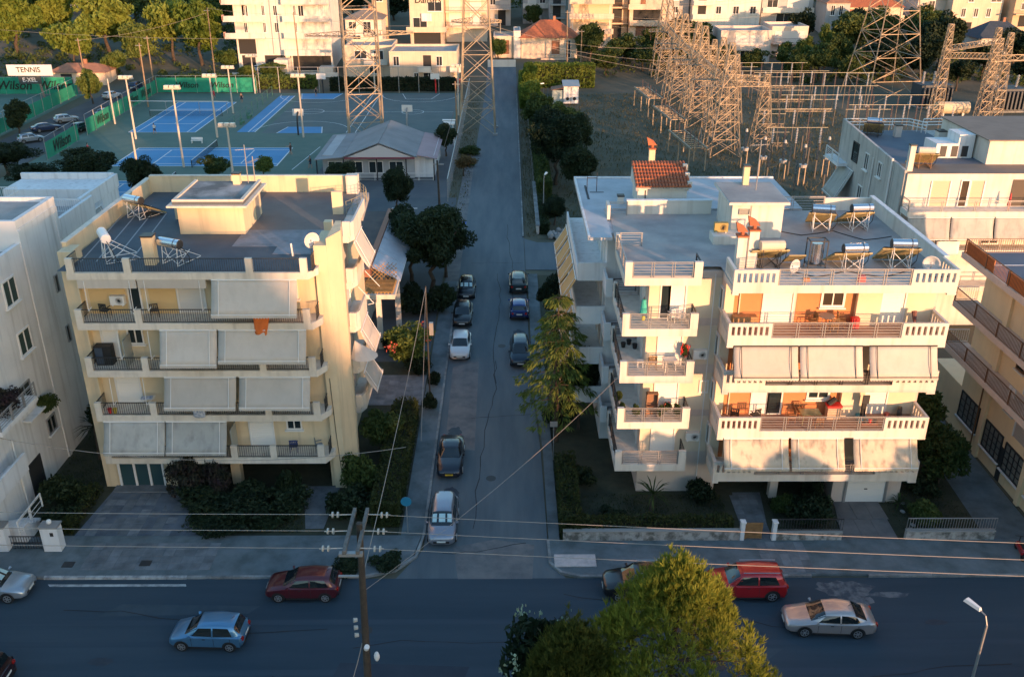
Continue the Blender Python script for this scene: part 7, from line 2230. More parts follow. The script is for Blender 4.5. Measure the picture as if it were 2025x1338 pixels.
def person(label, x, y, rz, top, bottom, pose=0, z=0.0):
    t = thing('person', label, 'person', (x, y, z), rz, local=True)
    me = bpy.data.meshes.new('body')
    J = {'pel': (0, 0, .95, .13), 'waist': (0, .0, 1.1, .125), 'chest': (0, .02, 1.32, .15), 'neck': (0, .0, 1.5, .06), 'head0': (0, -.02, 1.6, .085), 'head1': (0, -.02, 1.7, .09), 'head2': (0, 0, 1.77, .06)}
    E_ = [('pel', 'waist'), ('waist', 'chest'), ('chest', 'neck'), ('neck', 'head0'), ('head0', 'head1'), ('head1', 'head2')]
    for s_, n_ in ((-1, 'l'), (1, 'r')):
        sw = .12 * s_ * (1 if pose else .4)
        J['hip' + n_] = (.1 * s_, 0, .88, .095); J['kn' + n_] = (.13 * s_, -.06 + sw, .48, .065); J['an' + n_] = (.14 * s_, .02 + sw * 1.5, .09, .045); J['to' + n_] = (.15 * s_, -.15 + sw * 1.5, .04, .04)
        up = .35 if (pose and s_ > 0) else 0
        J['sh' + n_] = (.19 * s_, .01, 1.42, .065); J['el' + n_] = (.28 * s_, -.06 - up * .6, 1.16 + up * .4, .045); J['wr' + n_] = (.26 * s_, -.22 - up, .98 + up, .033); J['ha' + n_] = (.25 * s_, -.3 - up, .92 + up * 1.1, .035)
        E_ += [('pel', 'hip' + n_), ('hip' + n_, 'kn' + n_), ('kn' + n_, 'an' + n_), ('an' + n_, 'to' + n_), ('chest', 'sh' + n_), ('sh' + n_, 'el' + n_), ('el' + n_, 'wr' + n_), ('wr' + n_, 'ha' + n_)]
    ks = list(J)
    me.from_pydata([J[k][:3] for k in ks], [(ks.index(a), ks.index(b_)) for a, b_ in E_], [])
    me.materials.append(SKIN)
    o = bpy.data.objects.new('body', me); link(o); o.parent = t
    sk = o.modifiers.new('skin', 'SKIN')
    for i, k in enumerate(ks): me.skin_vertices[0].data[i].radius = (J[k][3], J[k][3])
    me.skin_vertices[0].data[0].use_root = True
    ss = o.modifiers.new('sub', 'SUBSURF'); ss.levels = 1; ss.render_levels = 1
    MB().tube((0, .0, .95), (0, .02, 1.2), .165, .175, 10).tube((0, .02, 1.2), (0, .01, 1.47), .19, .12, 10).tube((-.17, .01, 1.42), (-.25, -.03, 1.24), .085, .07, 7).tube((.17, .01, 1.42), (.25, -.03, 1.24), .085, .07, 7).build('shirt', top, t, smooth=True)
    MB().tube((0, 0, 1.0), (0, 0, .84), .17, .18, 10).tube((-.1, 0, .88), (-.13, -.04, .58), .11, .1, 8).tube((.1, 0, .88), (.13, -.04, .58), .11, .1, 8).build('shorts', bottom, t, smooth=True)
    MB().ball((0, .02, 1.74), .105, .85, 8, 5).build('hair', mat('dark_hair', (.02, .014, .01), .8), t, smooth=True)
    return t


WT = mat('white_shirt', (.65, .66, .66), .9); RD = mat('red_shirt', (.50, .03, .05), .9); DK = mat('dark_cloth', (.02, .022, .03), .9); BLC = mat('navy_shorts', (.02, .03, .07), .9)
person('tennis player in white shirt and dark shorts on the back court baseline', -58.4, 155.0, R(180), WT, BLC, 1)
person('tennis player all in red at the far baseline', -57.4, 186.0, 0, RD, RD, 1)
person('person in dark clothes beside the back court fence', -51.0, 182.0, R(20), DK, BLC, 0)
person('person in red shirt by the near green screen', -63.6, 141.0, R(100), RD, DK, 0)
person('tennis player in dark clothes at the right baseline of the nearer court', -33.0, 141.0, R(-90), DK, DK, 1)
person('person in dark clothes at the club house corner', -28.5, 133.0, R(-60), DK, BLC, 1)
person('basketball player at the back blue key', -37.9, 188.0, R(10), DK, DK, 1)

# ================================================================ club house
b = thing('club_house', 'grey-roofed sports club house beside the courts', 'building', (-18, 133, 0))
MB().box(-25.6, -13.0, 127.5, 140, 0, 3.2).build('wall', mat('club_wall', (.40, .42, .44), .9, (.33, .35, .37), .5), b)
MB().box(-13.0, -10.3, 128.0, 140, 0, 3.0).build('side_wall', WHITE, b)
MB().sheet((-22.6, 126.2, 3.2), (-17.6, 126.2, 5.1), (-17.6, 141, 5.1), (-22.6, 141, 3.2), .12).sheet((-17.6, 126.2, 5.1), (-12.6, 126.2, 3.2), (-12.6, 141, 3.2), (-17.6, 141, 5.1), .12).build('roof', mat('grey_tin', (.21, .23, .255), .7, (.16, .178, .20), .35), b)
MB().sheet((-26.4, 125.8, 2.9), (-22.6, 125.8, 3.25), (-22.6, 141, 3.25), (-26.4, 141, 2.9), .1).build('lean_to_roof', MATS['grey_tin'], b)
MB().sheet((-12.6, 126.8, 3.3), (-9.8, 126.8, 2.8), (-9.8, 141, 2.8), (-12.6, 141, 3.3), .1).build('side_roof', mat('pinkish_tin', (.34, .25, .27), .7, (.28, .21, .23), .5), b)
MB().add([(-22.0, 126.3, 3.2), (-13.2, 126.3, 3.2), (-17.6, 126.3, 4.9), (-22.0, 126.6, 3.2), (-13.2, 126.6, 3.2), (-17.6, 126.6, 4.9)], [(0, 1, 2), (5, 4, 3)]).build('gable', mat('gable_pale', (.50, .48, .48), .8), b)
MB().box(-22.4, -12.8, 126.15, 126.3, 3.0, 3.22).build('fascia', mat('maroon_band', (.20, .05, .07), .7), b)
for x in (-26.2, -22.5, -18, -14.0, -10.2): MB().box(x - .08, x + .08, 126.2, 126.36, 0, 3.0).build('porch_post', DMETAL, b)
for k in range(4): window(b, ('S', 127.5), -24.8 + k * 2.8, -23.0 + k * 2.8, .8, 2.3, 2, WMETAL, GLASS, sill=False)
rail_h(b, ('S', 126.3), -22.4, -10.3, 0, 1.0, 0, WMETAL, 3, 6)
for x, y, l_ in ((-9.3, 147.0, 'white lattice umpire tower beside the club house'),):
    t = thing('umpire_chair', l_, 'chair', (x, y, 0), 0, local=True)
    for xx in (-.8, .8):
        for yy in (-.8, .8): MB().tube((xx, yy, 0), (xx * .7, yy * .7, 3.4), .06, n=5).build('leg', WMETAL, t)
    for zz in (1.0, 2.2): MB().box(-.8, .8, -.8, -.74, zz, zz + .08).build('rung', WMETAL, t)
    MB().box(-.9, .9, -.9, .9, 3.4, 3.55).build('platform', WMETAL, t)
    MB().box(-1.0, 1.0, -.3, .3, 3.9, 4.0).build('top_board', WMETAL, t)
# ================================================================ pylons and the substation
def lattice_cols(mb_leg, mb_br, cx_, cy_, z0, h, w0, w1, levels, rl=.07, rb=.035, d0=None, d1=None, nside=4):
    """four legs with crossed bracing; returns nothing, fills two builders (legs list, bracing)"""
    d0 = d0 or w0; d1 = d1 or w1
    zs = [z0 + h * (1 - (1 - i / levels) ** 1.15) for i in range(levels + 1)]
    def corner(k, z):
        t_ = (z - z0) / h
        wx = (w0 + (w1 - w0) * t_) / 2; wy = (d0 + (d1 - d0) * t_) / 2
        sx, sy = ((-1, -1), (1, -1), (1, 1), (-1, 1))[k]
        return Vector((cx_ + sx * wx, cy_ + sy * wy, z))
    for k in range(4):
        mb_leg[k].tube(corner(k, z0), corner(k, z0 + h), rl, rl * .8, n=4)
    for i in range(levels):
        for k in range(4):
            k2 = (k + 1) % 4
            mb_br.tube(corner(k, zs[i]), corner(k2, zs[i + 1]), rb, n=3, cap=False).tube(corner(k2, zs[i]), corner(k, zs[i + 1]), rb, n=3, cap=False)
            mb_br.tube(corner(k, zs[i + 1]), corner(k2, zs[i + 1]), rb, n=3, cap=False)


def arm_lattice(mb, a, b_, w_, h_, n, r=.035, taper=.3):
    a, b_ = Vector(a), Vector(b_)
    u = (b_ - a).normalized(); s_ = Vector((-u.y, u.x, 0))
    prev = None
    for i in range(n + 1):
        t_ = i / n
        f_ = 1 - (1 - taper) * t_
        c = a.lerp(b_, t_)
        pts = [c + s_ * w_ * f_ / 2, c - s_ * w_ * f_ / 2, c + Vector((0, 0, h_ * f_))]
        for p, q in ((0, 1), (1, 2), (2, 0)): mb.tube(pts[p], pts[q], r, n=3, cap=False)
        if prev:
            for p in range(3):
                mb.tube(prev[p], pts[p], r * 1.3, n=3, cap=False)
                mb.tube(prev[p], pts[(p + 1) % 3], r, n=3, cap=False)
        prev = pts


def insul(mb, a, b_, n=9, r=.14):
    a, b_ = Vector(a), Vector(b_)
    for i in range(n):
        p = a.lerp(b_, (i + .2) / n); q = a.lerp(b_, (i + .6) / n)
        mb.tube(p, q, r, r * .6, 7)
    mb.tube(a, b_, .03, n=4)


PORC = mat('brown_porcelain', (.10, .055, .035), .35)
PORCG = mat('grey_porcelain', (.40, .39, .37), .4)


def pylon(label, x, y, h, w0, w1, levels, arms, rz=0.0, z0=0.0, waist=None):
    t = thing('pylon', label, 'pylon', (x, y, z0), rz, local=True)
    legs = [MB() for _ in range(4)]; br = MB()
    if waist:
        zw, ww = waist
        lattice_cols(legs, br, 0, 0, 0, zw, w0, ww, levels // 2, .10, .05)
        lattice_cols(legs, br, 0, 0, zw, h - zw, ww, w1, levels - levels // 2, .09, .045)
    else:
        lattice_cols(legs, br, 0, 0, 0, h, w0, w1, levels, .12, .065)
    for l in legs: l.build('leg', GALV, t)
    o = br.build('bracing', GALV, t); o['kind'] = 'stuff'
    for (za, la, wa) in arms:
        for s_ in (-1, 1):
            a_ = MB(); arm_lattice(a_, (s_ * wa * .3, 0, za), (s_ * la, 0, za + .2), wa, .9, 6, .045)
            ao = a_.build('crossarm', GALV, t); ao['kind'] = 'stuff'
            i_ = MB(); insul(i_, (s_ * (la - .2), 0, za), (s_ * (la - .2), -.2, za - 1.5), 9, .13)
            io = i_.build('insulator', PORCG, t)
    for sx in (-1, 1):
        for sy in (-1, 1): MB().box(sx * w0 / 2 - .4, sx * w0 / 2 + .4, sy * w0 / 2 - .4, sy * w0 / 2 + .4, -.1, .3).build('footing', mat('footing', (.3, .3, .29), .9), t)
    return t


pylon('tall lattice pylon rising over the club house', -22.2, 146.0, 34, 5.2, 4.8, 9, ((16.6, 8.0, 2.2), (23, 7, 2)), R(12))
pylon('tall lattice pylon at the left edge of the street', -5.1, 157.0, 34, 5.8, 2.6, 9, ((17.2, 4.0, 2.0), (23, 6, 2)), R(0))
pylon('largest lattice pylon behind the substation', 71.8, 184.0, 34, 11.0, 2.0, 9, ((24, 7, 2),), R(8))
# gantry columns in four pairs
beams = []
GT = [(32.4, 140.7, 'nearest gantry tower, nearer of its pair'), (32.3, 146.3, 'nearest gantry tower, further of its pair'), (32.4, 161.0, 'second gantry pair from the front, nearer tower'), (32.3, 166.1, 'second gantry pair from the front, further tower'),
      (32.4, 179.8, 'third gantry pair from the front, nearer tower'), (32.5, 187.0, 'third gantry pair from the front, further tower'), (33.2, 202.0, 'rearmost gantry pair, nearer tower'), (32.8, 207.5, 'rearmost gantry pair, further tower')]
for x, y, l_ in GT:
    t = thing('gantry_tower', 'lattice ' + l_, 'gantry', (x, y, hz(x, y)), 0, local=True)
    legs = [MB() for _ in range(4)]; br = MB()
    lattice_cols(legs, br, 0, 0, 0, 16.3, 4.6, .7, 7, .085, .05, 4.0, .6)
    for l in legs: l.build('leg', GALV, t)
    o = br.build('bracing', GALV, t); o['kind'] = 'stuff'
    a_ = MB(); arm_lattice(a_, (-.3, 0, 10.2), (-4.2, 0, 10.2), 1.2, .8, 5, .04, .6); arm_lattice(a_, (.3, 0, 10.2), (6.0, 0, 10.2), 1.2, .8, 6, .04, .6)
    o = a_.build('crossarm', GALV, t); o['kind'] = 'stuff'
    i_ = MB()
    for xx in (-3.8, 3.0, 5.6): insul(i_, (xx, 0, 10.1), (xx, -.1, 8.5), 8, .14)
    o = i_.build('insulator', PORC, t); o['kind'] = 'stuff'
for k in range(0, 8, 2):
    x, y, _ = GT[k]
    t = thing('gantry_tower', ('lower lattice tower right of the nearest gantry pair', 'lower lattice tower right of the second gantry pair', 'lower lattice tower right of the third gantry pair', 'lower lattice tower right of the rearmost gantry pair')[k // 2], 'gantry', (x + 6.2, y + 2.5, hz(x, y)), 0, local=True)
    legs = [MB() for _ in range(4)]; br = MB()
    lattice_cols(legs, br, 0, 0, 0, 11.5, 3.2, .7, 6, .075, .045, 3.0, .6)
    for l in legs: l.build('leg', GALV, t)
    br.build('bracing', GALV, t)['kind'] = 'stuff'
ipn = 0
for r_ in range(4):
    for c_ in range(6):
        x, y = 34.5 + c_ * 3.3 + r_ * 1.2, 119.5 + r_ * 7.5 + (c_ % 2) * 1.5
        ipn += 1
        t = thing('insulator_post', 'dark insulator post, number %s from the left in yard row %s from the front' % (('one', 'two', 'three', 'four', 'five', 'six')[c_], ('one', 'two', 'three', 'four')[r_]), 'insulator post', (x, y, 0), 0, 'insulator posts of the near yard', local=True)
        MB().box(-.09, .09, -.09, .09, 0, 1.6 + .5 * (c_ % 3)).build('support', mat('dark_post', (.10, .095, .085), .8), t)
        i_ = MB(); insul(i_, (0, 0, 1.6 + .5 * (c_ % 3)), (0, 0, 3.6 + .5 * (c_ % 3)), 10, .2)
        i_.build('insulator', mat('black_porcelain', (.02, .022, .025), .35), t)
for k in range(7):
    x, y, _ = GT[k]; x2, y2, _ = GT[k + 1]
    a_ = MB(); arm_lattice(a_, (x, y + .6, 10.4 + hz(x, y)), (x2, y2 - .6, 10.4 + hz(x2, y2)), 1.2, .9, max(4, int((y2 - y) / 1.4)), .045, 1.0)
    o = solo('gantry_beam', a_, GALV, ('first', 'second', 'third', 'fourth', 'fifth', 'sixth', 'seventh')[k] + ' lattice beam from the front linking the gantry towers', 'beam')
# low inclined bus frames left of the gantries
for k, (x, y) in enumerate(((25.5, 131), (25.8, 150), (24.8, 168))):
    t = thing('insulator_rack', ('nearest', 'middle', 'furthest')[k] + ' low ladder-like insulator rack left of the gantry towers', 'rack', (x, y, 0), R(6), local=True)
    for yy in (0, 5.5, 11):
        for xx in (0, 2.4): MB().box(xx - .08, xx + .08, yy - .08, yy + .08, 0, 3.2).build('post', GALV, t)
    for xx in (0, 2.4): MB().box(xx - .1, xx + .1, -.5, 11.5, 3.2, 3.45).build('beam', GALV, t)
    rr = MB()
    for i in range(10): rr.box(0, 2.4, i * 1.2 - .05, i * 1.2 + .05, 3.3, 3.42)
    o = rr.build('rungs', GALV, t); o['kind'] = 'stuff'
    i_ = MB()
    for i in range(6): insul(i_, (1.2, i * 2.0, 3.45), (1.2, i * 2.0, 4.9), 7, .15)
    o = i_.build('insulator', PORC, t); o['kind'] = 'stuff'
# rows of bus bars on insulator columns
rows = [(44.0, 58.0, 190.5, 6.0), (44.5, 60.0, 183.0, 5.6), (46.0, 64.0, 168.0, 5.4), (47.0, 70.0, 160.5, 5.2), (40.5, 50.0, 149.5, 5.0), (39.0, 46.0, 138.0, 4.6), (46.0, 66.0, 176.0, 6.4), (56, 72, 153, 5.0)]
for k, (x0, x1, y, h_) in enumerate(rows):
    t = thing('bus_bar_row', ('furthest', 'fourth', 'middle', 'third from the front', 'second', 'nearest', 'high', 'right-hand')[k] + ' row of bus bars on insulator columns in the substation', 'bus bars', ((x0 + x1) / 2, y, 0), 0)
    n = max(4, int((x1 - x0) / 2.0))
    for i in range(n + 1):
        x = x0 + (x1 - x0) * i / n
        MB().box(x - .06, x + .06, y - .06, y + .06, 0, h_ - 2.2).build('support_post', mat('dark_post', (.10, .095, .085), .8), t)
        i_ = MB(); insul(i_, (x, y, h_ - 2.2), (x, y, h_), 9, .19)
        i_.build('insulator', PORC if i % 2 else PORCG, t)['kind'] = 'stuff'
    MB().tube((x0 - 1, y, h_ + .08), (x1 + 1, y, h_ + .08), .032, n=5).build('bus_bar', mat('bus_tube', (.50, .48, .36), .5, metal=.3), t)
    MB().tube((x0 - 1, y + 1.3, h_ - .9), (x0 + (x1 - x0) * .4, y + 1.3, h_ - .9), .03, n=5).build('bus_bar', MATS['bus_tube'], t)
    ms = MB()
    arm_lattice(ms, (x0, y + .3, h_ - 2.7), (x0 + (x1 - x0) * .35, y + .3, h_ - 2.7), .6, .45, n, .022, 1.0)
    ms.build('support_beam', GALV, t)['kind'] = 'stuff'
# circuit breakers: domed columns
for k, (x, y) in enumerate(((35.2, 128.0), (37.4, 126.0), (39.4, 123.5), (44.0, 128.0), (46.2, 126.0), (48.4, 124.0), (33.8, 133.0), (52.5, 131), (55, 129))):
    t = thing('circuit_breaker', 'dark capped breaker column number %s from the left in the near substation yard' % ('two', 'three', 'four', 'five', 'six', 'seven', 'one', 'eight', 'nine')[k], 'breaker', (x, y, 0), 0, local=True)
    for xx in (-.4, .4): MB().box(xx - .06, xx + .06, -.06, .06, 0, 2.6).build('leg', GALV, t)
    MB().tube((0, 0, 2.5), (0, 0, 2.9), .5, .55, 12).build('base_tank', PORCG, t)
    i_ = MB(); insul(i_, (0, 0, 2.9), (0, 0, 5.2), 12, .24)
    i_.build('insulator', mat('black_porcelain', (.02, .022, .025), .35), t)
    MB().tube((0, 0, 5.2), (0, 0, 5.6), .22, .14, 10).build('cap', PORCG, t)
# right-hand gantry and transformers
for x, y, h_, l_ in ((75.2, 166.5, 16.0, 'slanting lattice column left of the cream tank'), (82.6, 164.8, 15.6, 'slanting lattice column right of the cream tank'), (86.5, 168.0, 14.4, 'lattice column at the right end of the substation gantry'), (91.0, 180, 12, 'short lattice column far right'), (95.5, 190, 10, 'smallest lattice column at the far right')):
    t = thing('gantry_tower', l_, 'gantry', (x, y, 0), 0, local=True)
    legs = [MB() for _ in range(4)]; br = MB()
    lattice_cols(legs, br, 0, 0, 0, h_, 2.0, .7, 10, .085, .05)
    for l in legs: l.build('leg', GALV, t)
    br.build('bracing', GALV, t)['kind'] = 'stuff'
for a, c, l_ in (((75.2, 166.5, 10.5), (83, 165, 10.5), 'lattice beam between the two slanting columns'), ((82.6, 164.8, 10.2), (104, 168, 10.2), 'lattice beam running to the right edge'), ((75.2, 167, 11.5), (95, 190, 9.8), 'lattice beam running back behind the cream tank')):
    m_ = MB(); arm_lattice(m_, a, c, 1.2, .9, 12, .05, 1.0)
    solo('gantry_beam', m_, GALV, l_, 'beam')
for k, (x, y) in enumerate(((79.0, 178.0), (90.5, 174.0))):
    t = thing('transformer', ('dark transformer with bushings behind the cream tank', 'dark transformer at the right edge')[k], 'transformer', (x, y, 0), R(4), local=True)
    MB().box(-3, 3, -2, 2, .3, 4.2).build('tank', mat('transformer_grey', (.045, .06, .075), .6), t)
    for i in range(8): MB().box(-2.8 + i * .75, -2.5 + i * .75, -2.7, -2.0, .6, 3.8).build('radiator_fin', MATS['transformer_grey'], t)
    for i in range(3):
        i_ = MB(); insul(i_, (-2 + i * 2, 0, 4.2), (-2 + i * 2.1, 0, 6.4), 9, .28); i_.build('bushing', PORCG, t)
    MB().box(-3.2, 3.2, -2.2, 2.2, 0, .3).build('plinth', KERB, t)
t = thing('oil_tank', 'cream horizontal tank between the slanting lattice columns', 'tank', (79.0, 168.5, 0), 0, local=True)
MB().tube((-2.8, 0, 1.6), (2.8, 0, 1.6), 1.05, n=18).build('cylinder', mat('cream_tank_paint', (.55, .46, .32), .6), t)
for x in (-1.8, 1.8): MB().box(x - .2, x + .2, -.8, .8, 0, .8).build('saddle', GMETAL, t)
# long lines over the field
for k, (a, c, s_) in enumerate((((-22.2, 146, 16.5), (-130, 190, 16), 2), ((-5.1, 157, 17.2), (28.5, 150, 10.4), 1.2), ((-5.1, 157, 16.8), (28.5, 163, 10.4), 1.2), ((-4, 157, 17.2), (28.6, 180, 10.4), 1.4), ((13, 214, 12.5), (32.3, 207, 10.4), .8), ((13, 214, 13.2), (60, 220, 12), 1.2), ((33, 207, 15.5), (100, 255, 20), 2.0), ((33, 203, 15.5), (100, 250, 19), 2.0), ((-88, 200, 9.2), (-62.5, 205, 14), .8), ((-62.5, 205, 15), (-44, 203.5, 14), .5), ((-44, 203.5, 14), (-20, 200, 12), .8), ((32.4, 146, 12), (44, 158, 6), .8), ((32.4, 166, 12), (44, 168, 6), .8), ((32.4, 187, 12), (44, 190, 6.5), .8))):
    solo('power_line', MB().path(sag(a, c, s_, 16), .022, 4), CABLE, ('line leaving the club house pylon to the left', 'lowest line from the street pylon to the gantry', 'middle line from the street pylon to the gantry', 'highest line from the street pylon to the gantry', 'line from the pole by the tiled house to the gantry', 'line from the pole by the tiled house to the right',
         'upper line from the rear gantry uphill', 'lower line from the rear gantry uphill', 'line along the golden trees', 'line between the two bare poles', 'line before the white four-storey block', 'dropper from the near gantry to the bus bars', 'dropper from the second gantry to the bus bars', 'dropper from the third gantry to the bus bars')[k], 'power line')
# ================================================================ houses on the hill behind
PEACH = mat('peach_render', (.66, .53, .41), .9, (.58, .46, .35), .4, streak=.5, streak_col=(.40, .30, .22))
TANW = mat('tan_render', (.56, .43, .30), .9, (.54, .40, .26), .4, streak=.25, streak_col=(.35, .26, .18))
GREYW = mat('grey_house', (.44, .43, .42), .9, (.38, .37, .36), .5, streak=.3)
DARKGL = mat('far_glass', (.03, .035, .04), .2)


def bld(label, x0, x1, y, depth, z0, h, wm, floors, wins=(), roof='flat', roofm=ROOFGREY, balc=(), name='apartment_building', cat='building', side=True, shut=None, parapet=.6):
    """wins: (floor, a0, a1, kind) with a as a share of the front; balc: floors with a balcony (floor, a0, a1, kind)"""
    t = thing(name, label, cat, ((x0 + x1) / 2, y + depth / 2, z0), 0)
    wl = MB().box(x0, x1, y, y + depth, z0 - 2.5, z0 + h).build('wall', wm, t)
    fh = h / floors
    W = ('S', y)
    xa = lambda s_: x0 + (x1 - x0) * s_
    for (f_, a0, a1, kd) in wins:
        zb = z0 + fh * f_
        if kd == 'w': window(t, W, xa(a0), xa(a1), zb + 1.0, zb + fh - .55, 2, WMETAL, DARKGL, fw=.1)
        elif kd == 'd': window(t, W, xa(a0), xa(a1), zb + .15, zb + fh - .55, 2, WMETAL, DARKGL, sill=False, fw=.1)
        elif kd == 's': shutter(t, W, xa(a0), xa(a1), zb + .15, zb + fh - .5, shut or SHUT)
        elif kd == 'b': window(t, W, xa(a0), xa(a1), zb + .9, zb + fh - .6, 1, mat('brown_frame', (.25, .13, .07), .7), mat('brown_shutter', (.26, .11, .06), .7), fw=.08)
        elif kd == 'o': MB().wbox(W, xa(a0), xa(a1), -.02, .02, zb, zb + fh - .3).build('opening', mat('dark_opening', (.03, .03, .03), .9), t)
        elif kd == 'a': awning(t, W, xa(a0), xa(a1), zb + fh - .3, 1.35, zb + .9, 2.0, AWN, arms=False, valance=False)
    for (f_, a0, a1, kd) in balc:
        zb = z0 + fh * f_
        bl = balcony_slab(t, [(xa(a0), y - 1.4), (xa(a1), y - 1.4), (xa(a1), y + .02), (xa(a0), y + .02)], zb, wm if kd != 'W' else WHITEW, .1, .22)
        if kd in 'pW':
            MB().box(xa(a0), xa(a1), y - 1.4, y - 1.28, zb + .1, zb + 1.0).build('parapet', wm if kd == 'p' else WHITEW, bl)
        else: rail_v(bl, ('S', y - 1.4), xa(a0), xa(a1), zb + .1, .9, .05, DMETAL if kd == 'r' else BMETAL, .2)
    zt = z0 + h
    if roof == 'flat':
        MB().box(x0 + .2, x1 - .2, y + .2, y + depth - .2, zt, zt + .04).build('roof', roofm, t)
        pp = MB().box(x0 - .02, x1 + .02, y - .02, y + .2, zt, zt + parapet).box(x0 - .02, x0 + .2, y + .2, y + depth, zt, zt + parapet).box(x1 - .2, x1 + .02, y + .2, y + depth, zt, zt + parapet).box(x0 + .2, x1 - .2, y + depth - .2, y + depth, zt, zt + parapet)
        pp.build('parapet', wm, t)
    else:
        e = .5
        hh = roof
        xm, ym = (x0 + x1) / 2, y + depth / 2
        rw = min((x1 - x0), depth) / 2
        if (x1 - x0) >= depth: r1, r2 = (x0 + rw * .9, ym), (x1 - rw * .9, ym)
        else: r1, r2 = (xm, y + rw * .9), (xm, y + depth - rw * .9)
        A = [(x0 - e, y - e, zt), (x1 + e, y - e, zt), (x1 + e, y + depth + e, zt), (x0 - e, y + depth + e, zt)]
        B = [(r1[0], r1[1], zt + hh), (r2[0], r2[1], zt + hh)]
        o = MB(); o.v = A + B
        if (x1 - x0) >= depth: o.f = [(0, 1, 5, 4), (1, 2, 5), (2, 3, 4, 5), (3, 0, 4), (3, 2, 1, 0)]
        else: o.f = [(0, 1, 4), (1, 2, 5, 4), (2, 3, 5), (3, 0, 4, 5), (3, 2, 1, 0)]
        rf_ = o.build('roof', roofm, t)
        MB().box(xm + rw * .2, xm + rw * .2 + .6, ym - .3, ym + .3, zt + hh * .5, zt + hh + .8).build('chimney', TILED, rf_)
    return t


h0 = lambda x, y: hz(x, y)
# white four-storey block
b1 = bld('white four-storey block with stacked small balconies behind the tennis courts', -59.0, -38.4, 212, 12, 1.3, 17.5, WHITEW, 5,
    [(1, .02, .2, 'o'), (0, .04, .18, 'o'), (0, .28, .5, 'o'), (0, .55, .98, 'o')] + [(f_, a0, a1, 'd') for f_ in (3, 4) for a0, a1 in ((.1, .15), (.68, .73))] + [(f_, a0, a1, 'w') for f_ in (2, 3, 4) for a0, a1 in ((.42, .455), (.1, .13), (.3, .325), (.63, .65))] + [(f_, .9, .94, 's') for f_ in (2, 3, 4)],
    balc=[(f_, -.10, .32, 'W') for f_ in (2, 3, 4)] + [(1, .5, 1.0, 'W'), (2, .52, .99, 'W'), (3, .52, .99, 'W'), (4, .52, .99, 'W')])
for f_ in (2, 3, 4):
    MB().box(-61.2, -60.9, 210.6, 211.4, 1.3 + f_ * 3.5 + .1, 1.3 + f_ * 3.5 + 1.2).build('balcony_panel', mat('salmon_panel', (.60, .33, .26), .8), b1)
MB().wbox(('S', 212), -51.0, -50.6, 0, .35, 4.8, 18.8).wbox(('S', 212), -47.4, -47.1, 0, .3, 1.3, 4.8).build('pilaster', WHITEW, b1)
MB().box(-50.5, -47.5, 208.5, 212, .6, 4.0).box(-41, -38, 208.8, 212, .6, 2.4).build('ground_floor_shop', WHITEW, b1)
MB().box(-59.5, -36.8, 207.5, 207.8, 0, 1.5).build('front_wall', WHITEW, b1)
# cream house right of the left pylon
bld('peach two-storey house with a red plinth behind the basketball court', -24.4, -10.6, 198.5, 11, .1, 6.6, PEACH, 2, [(0, .36, .42, 'w'), (0, .5, .64, 'w'), (1, .06, .14, 'w'), (1, .5, .62, 'o'), (1, .7, .78, 'w')], balc=[(1, .42, .62, 'W'), (1, .9, 1.06, 'W')], name='house', cat='house', parapet=.5)
solo('boundary_wall', MB().box(-27, -9.6, 196.6, 196.9, 0, 2.0), mat('red_wall', (.36, .10, .085), .85, (.30, .085, .07), .6), 'dark red boundary wall behind the basketball court', 'garden wall')
solo('tarpaulin', MB().box(-21.8, -17.8, 195.2, 196.3, .6, 1.3), mat('blue_tarp', (.06, .24, .48), .6), 'light blue tarpaulin against the red wall', 'tarpaulin')
for x in (-18.0, -13.2): solo('wall_sign', MB().box(x, x + .9, 196.5, 196.58, .7, 1.6), WHITE, ('left' if x < -15 else 'right') + ' small white sign on the red boundary wall', 'sign')
bld('peach annex with a parapet terrace left of the red plinth house', -34.6, -24.6, 206, 10, .6, 6.2, PEACH, 2, [(0, .5, .7, 'w'), (1, .2, .45, 'w'), (1, .6, .8, 'd')], balc=[(1, .4, .9, 'W')], name='house', cat='house')
bld('house with a pitched grey roof behind the left pylon', -38.8, -30.2, 234, 9, 3.4, 6.2, WHITEW, 2, [(1, .1, .3, 'w'), (1, .5, .7, 'd'), (0, .2, .4, 'w')], roof=2.2, roofm=mat('grey_tiles', (.22, .20, .18), .9, (.16, .145, .13), 1), name='house', cat='house')
t = bld('cream square tower house behind the left pylon', -33.4, -29.8, 243, 5, 4.2, 11.5, TANW, 3, [(2, .3, .7, 'w')], name='house', cat='house', parapet=.4)
t = bld('cream commercial building with dark lettering on its front', -23.4, -15.4, 234, 10, 3.5, 14, PEACH, 4, [(2, .55, .95, 'w'), (1, .1, .5, 'd'), (0, .1, .9, 'o')], balc=[(1, -.1, 1.1, 'p')])
lettering('Damars', (-19.0, 233.9, 13.9), (R(90), 0, 0), 2.0, INK, t, .15)
MB().box(-20.6, -18.2, 233.5, 233.9, 9.2, 11.0).build('white_figure', WHITE, t)
bld('cream block with dark balconies left of the street end', -15.2, -5.2, 239, 10, 4.0, 14, PEACH, 4, [(f_, a0, a1, 's') for f_ in (1, 2, 3) for a0, a1 in ((.1, .35), (.6, .85))], balc=[(f_, 0, 1, 'r') for f_ in (1, 2, 3)])
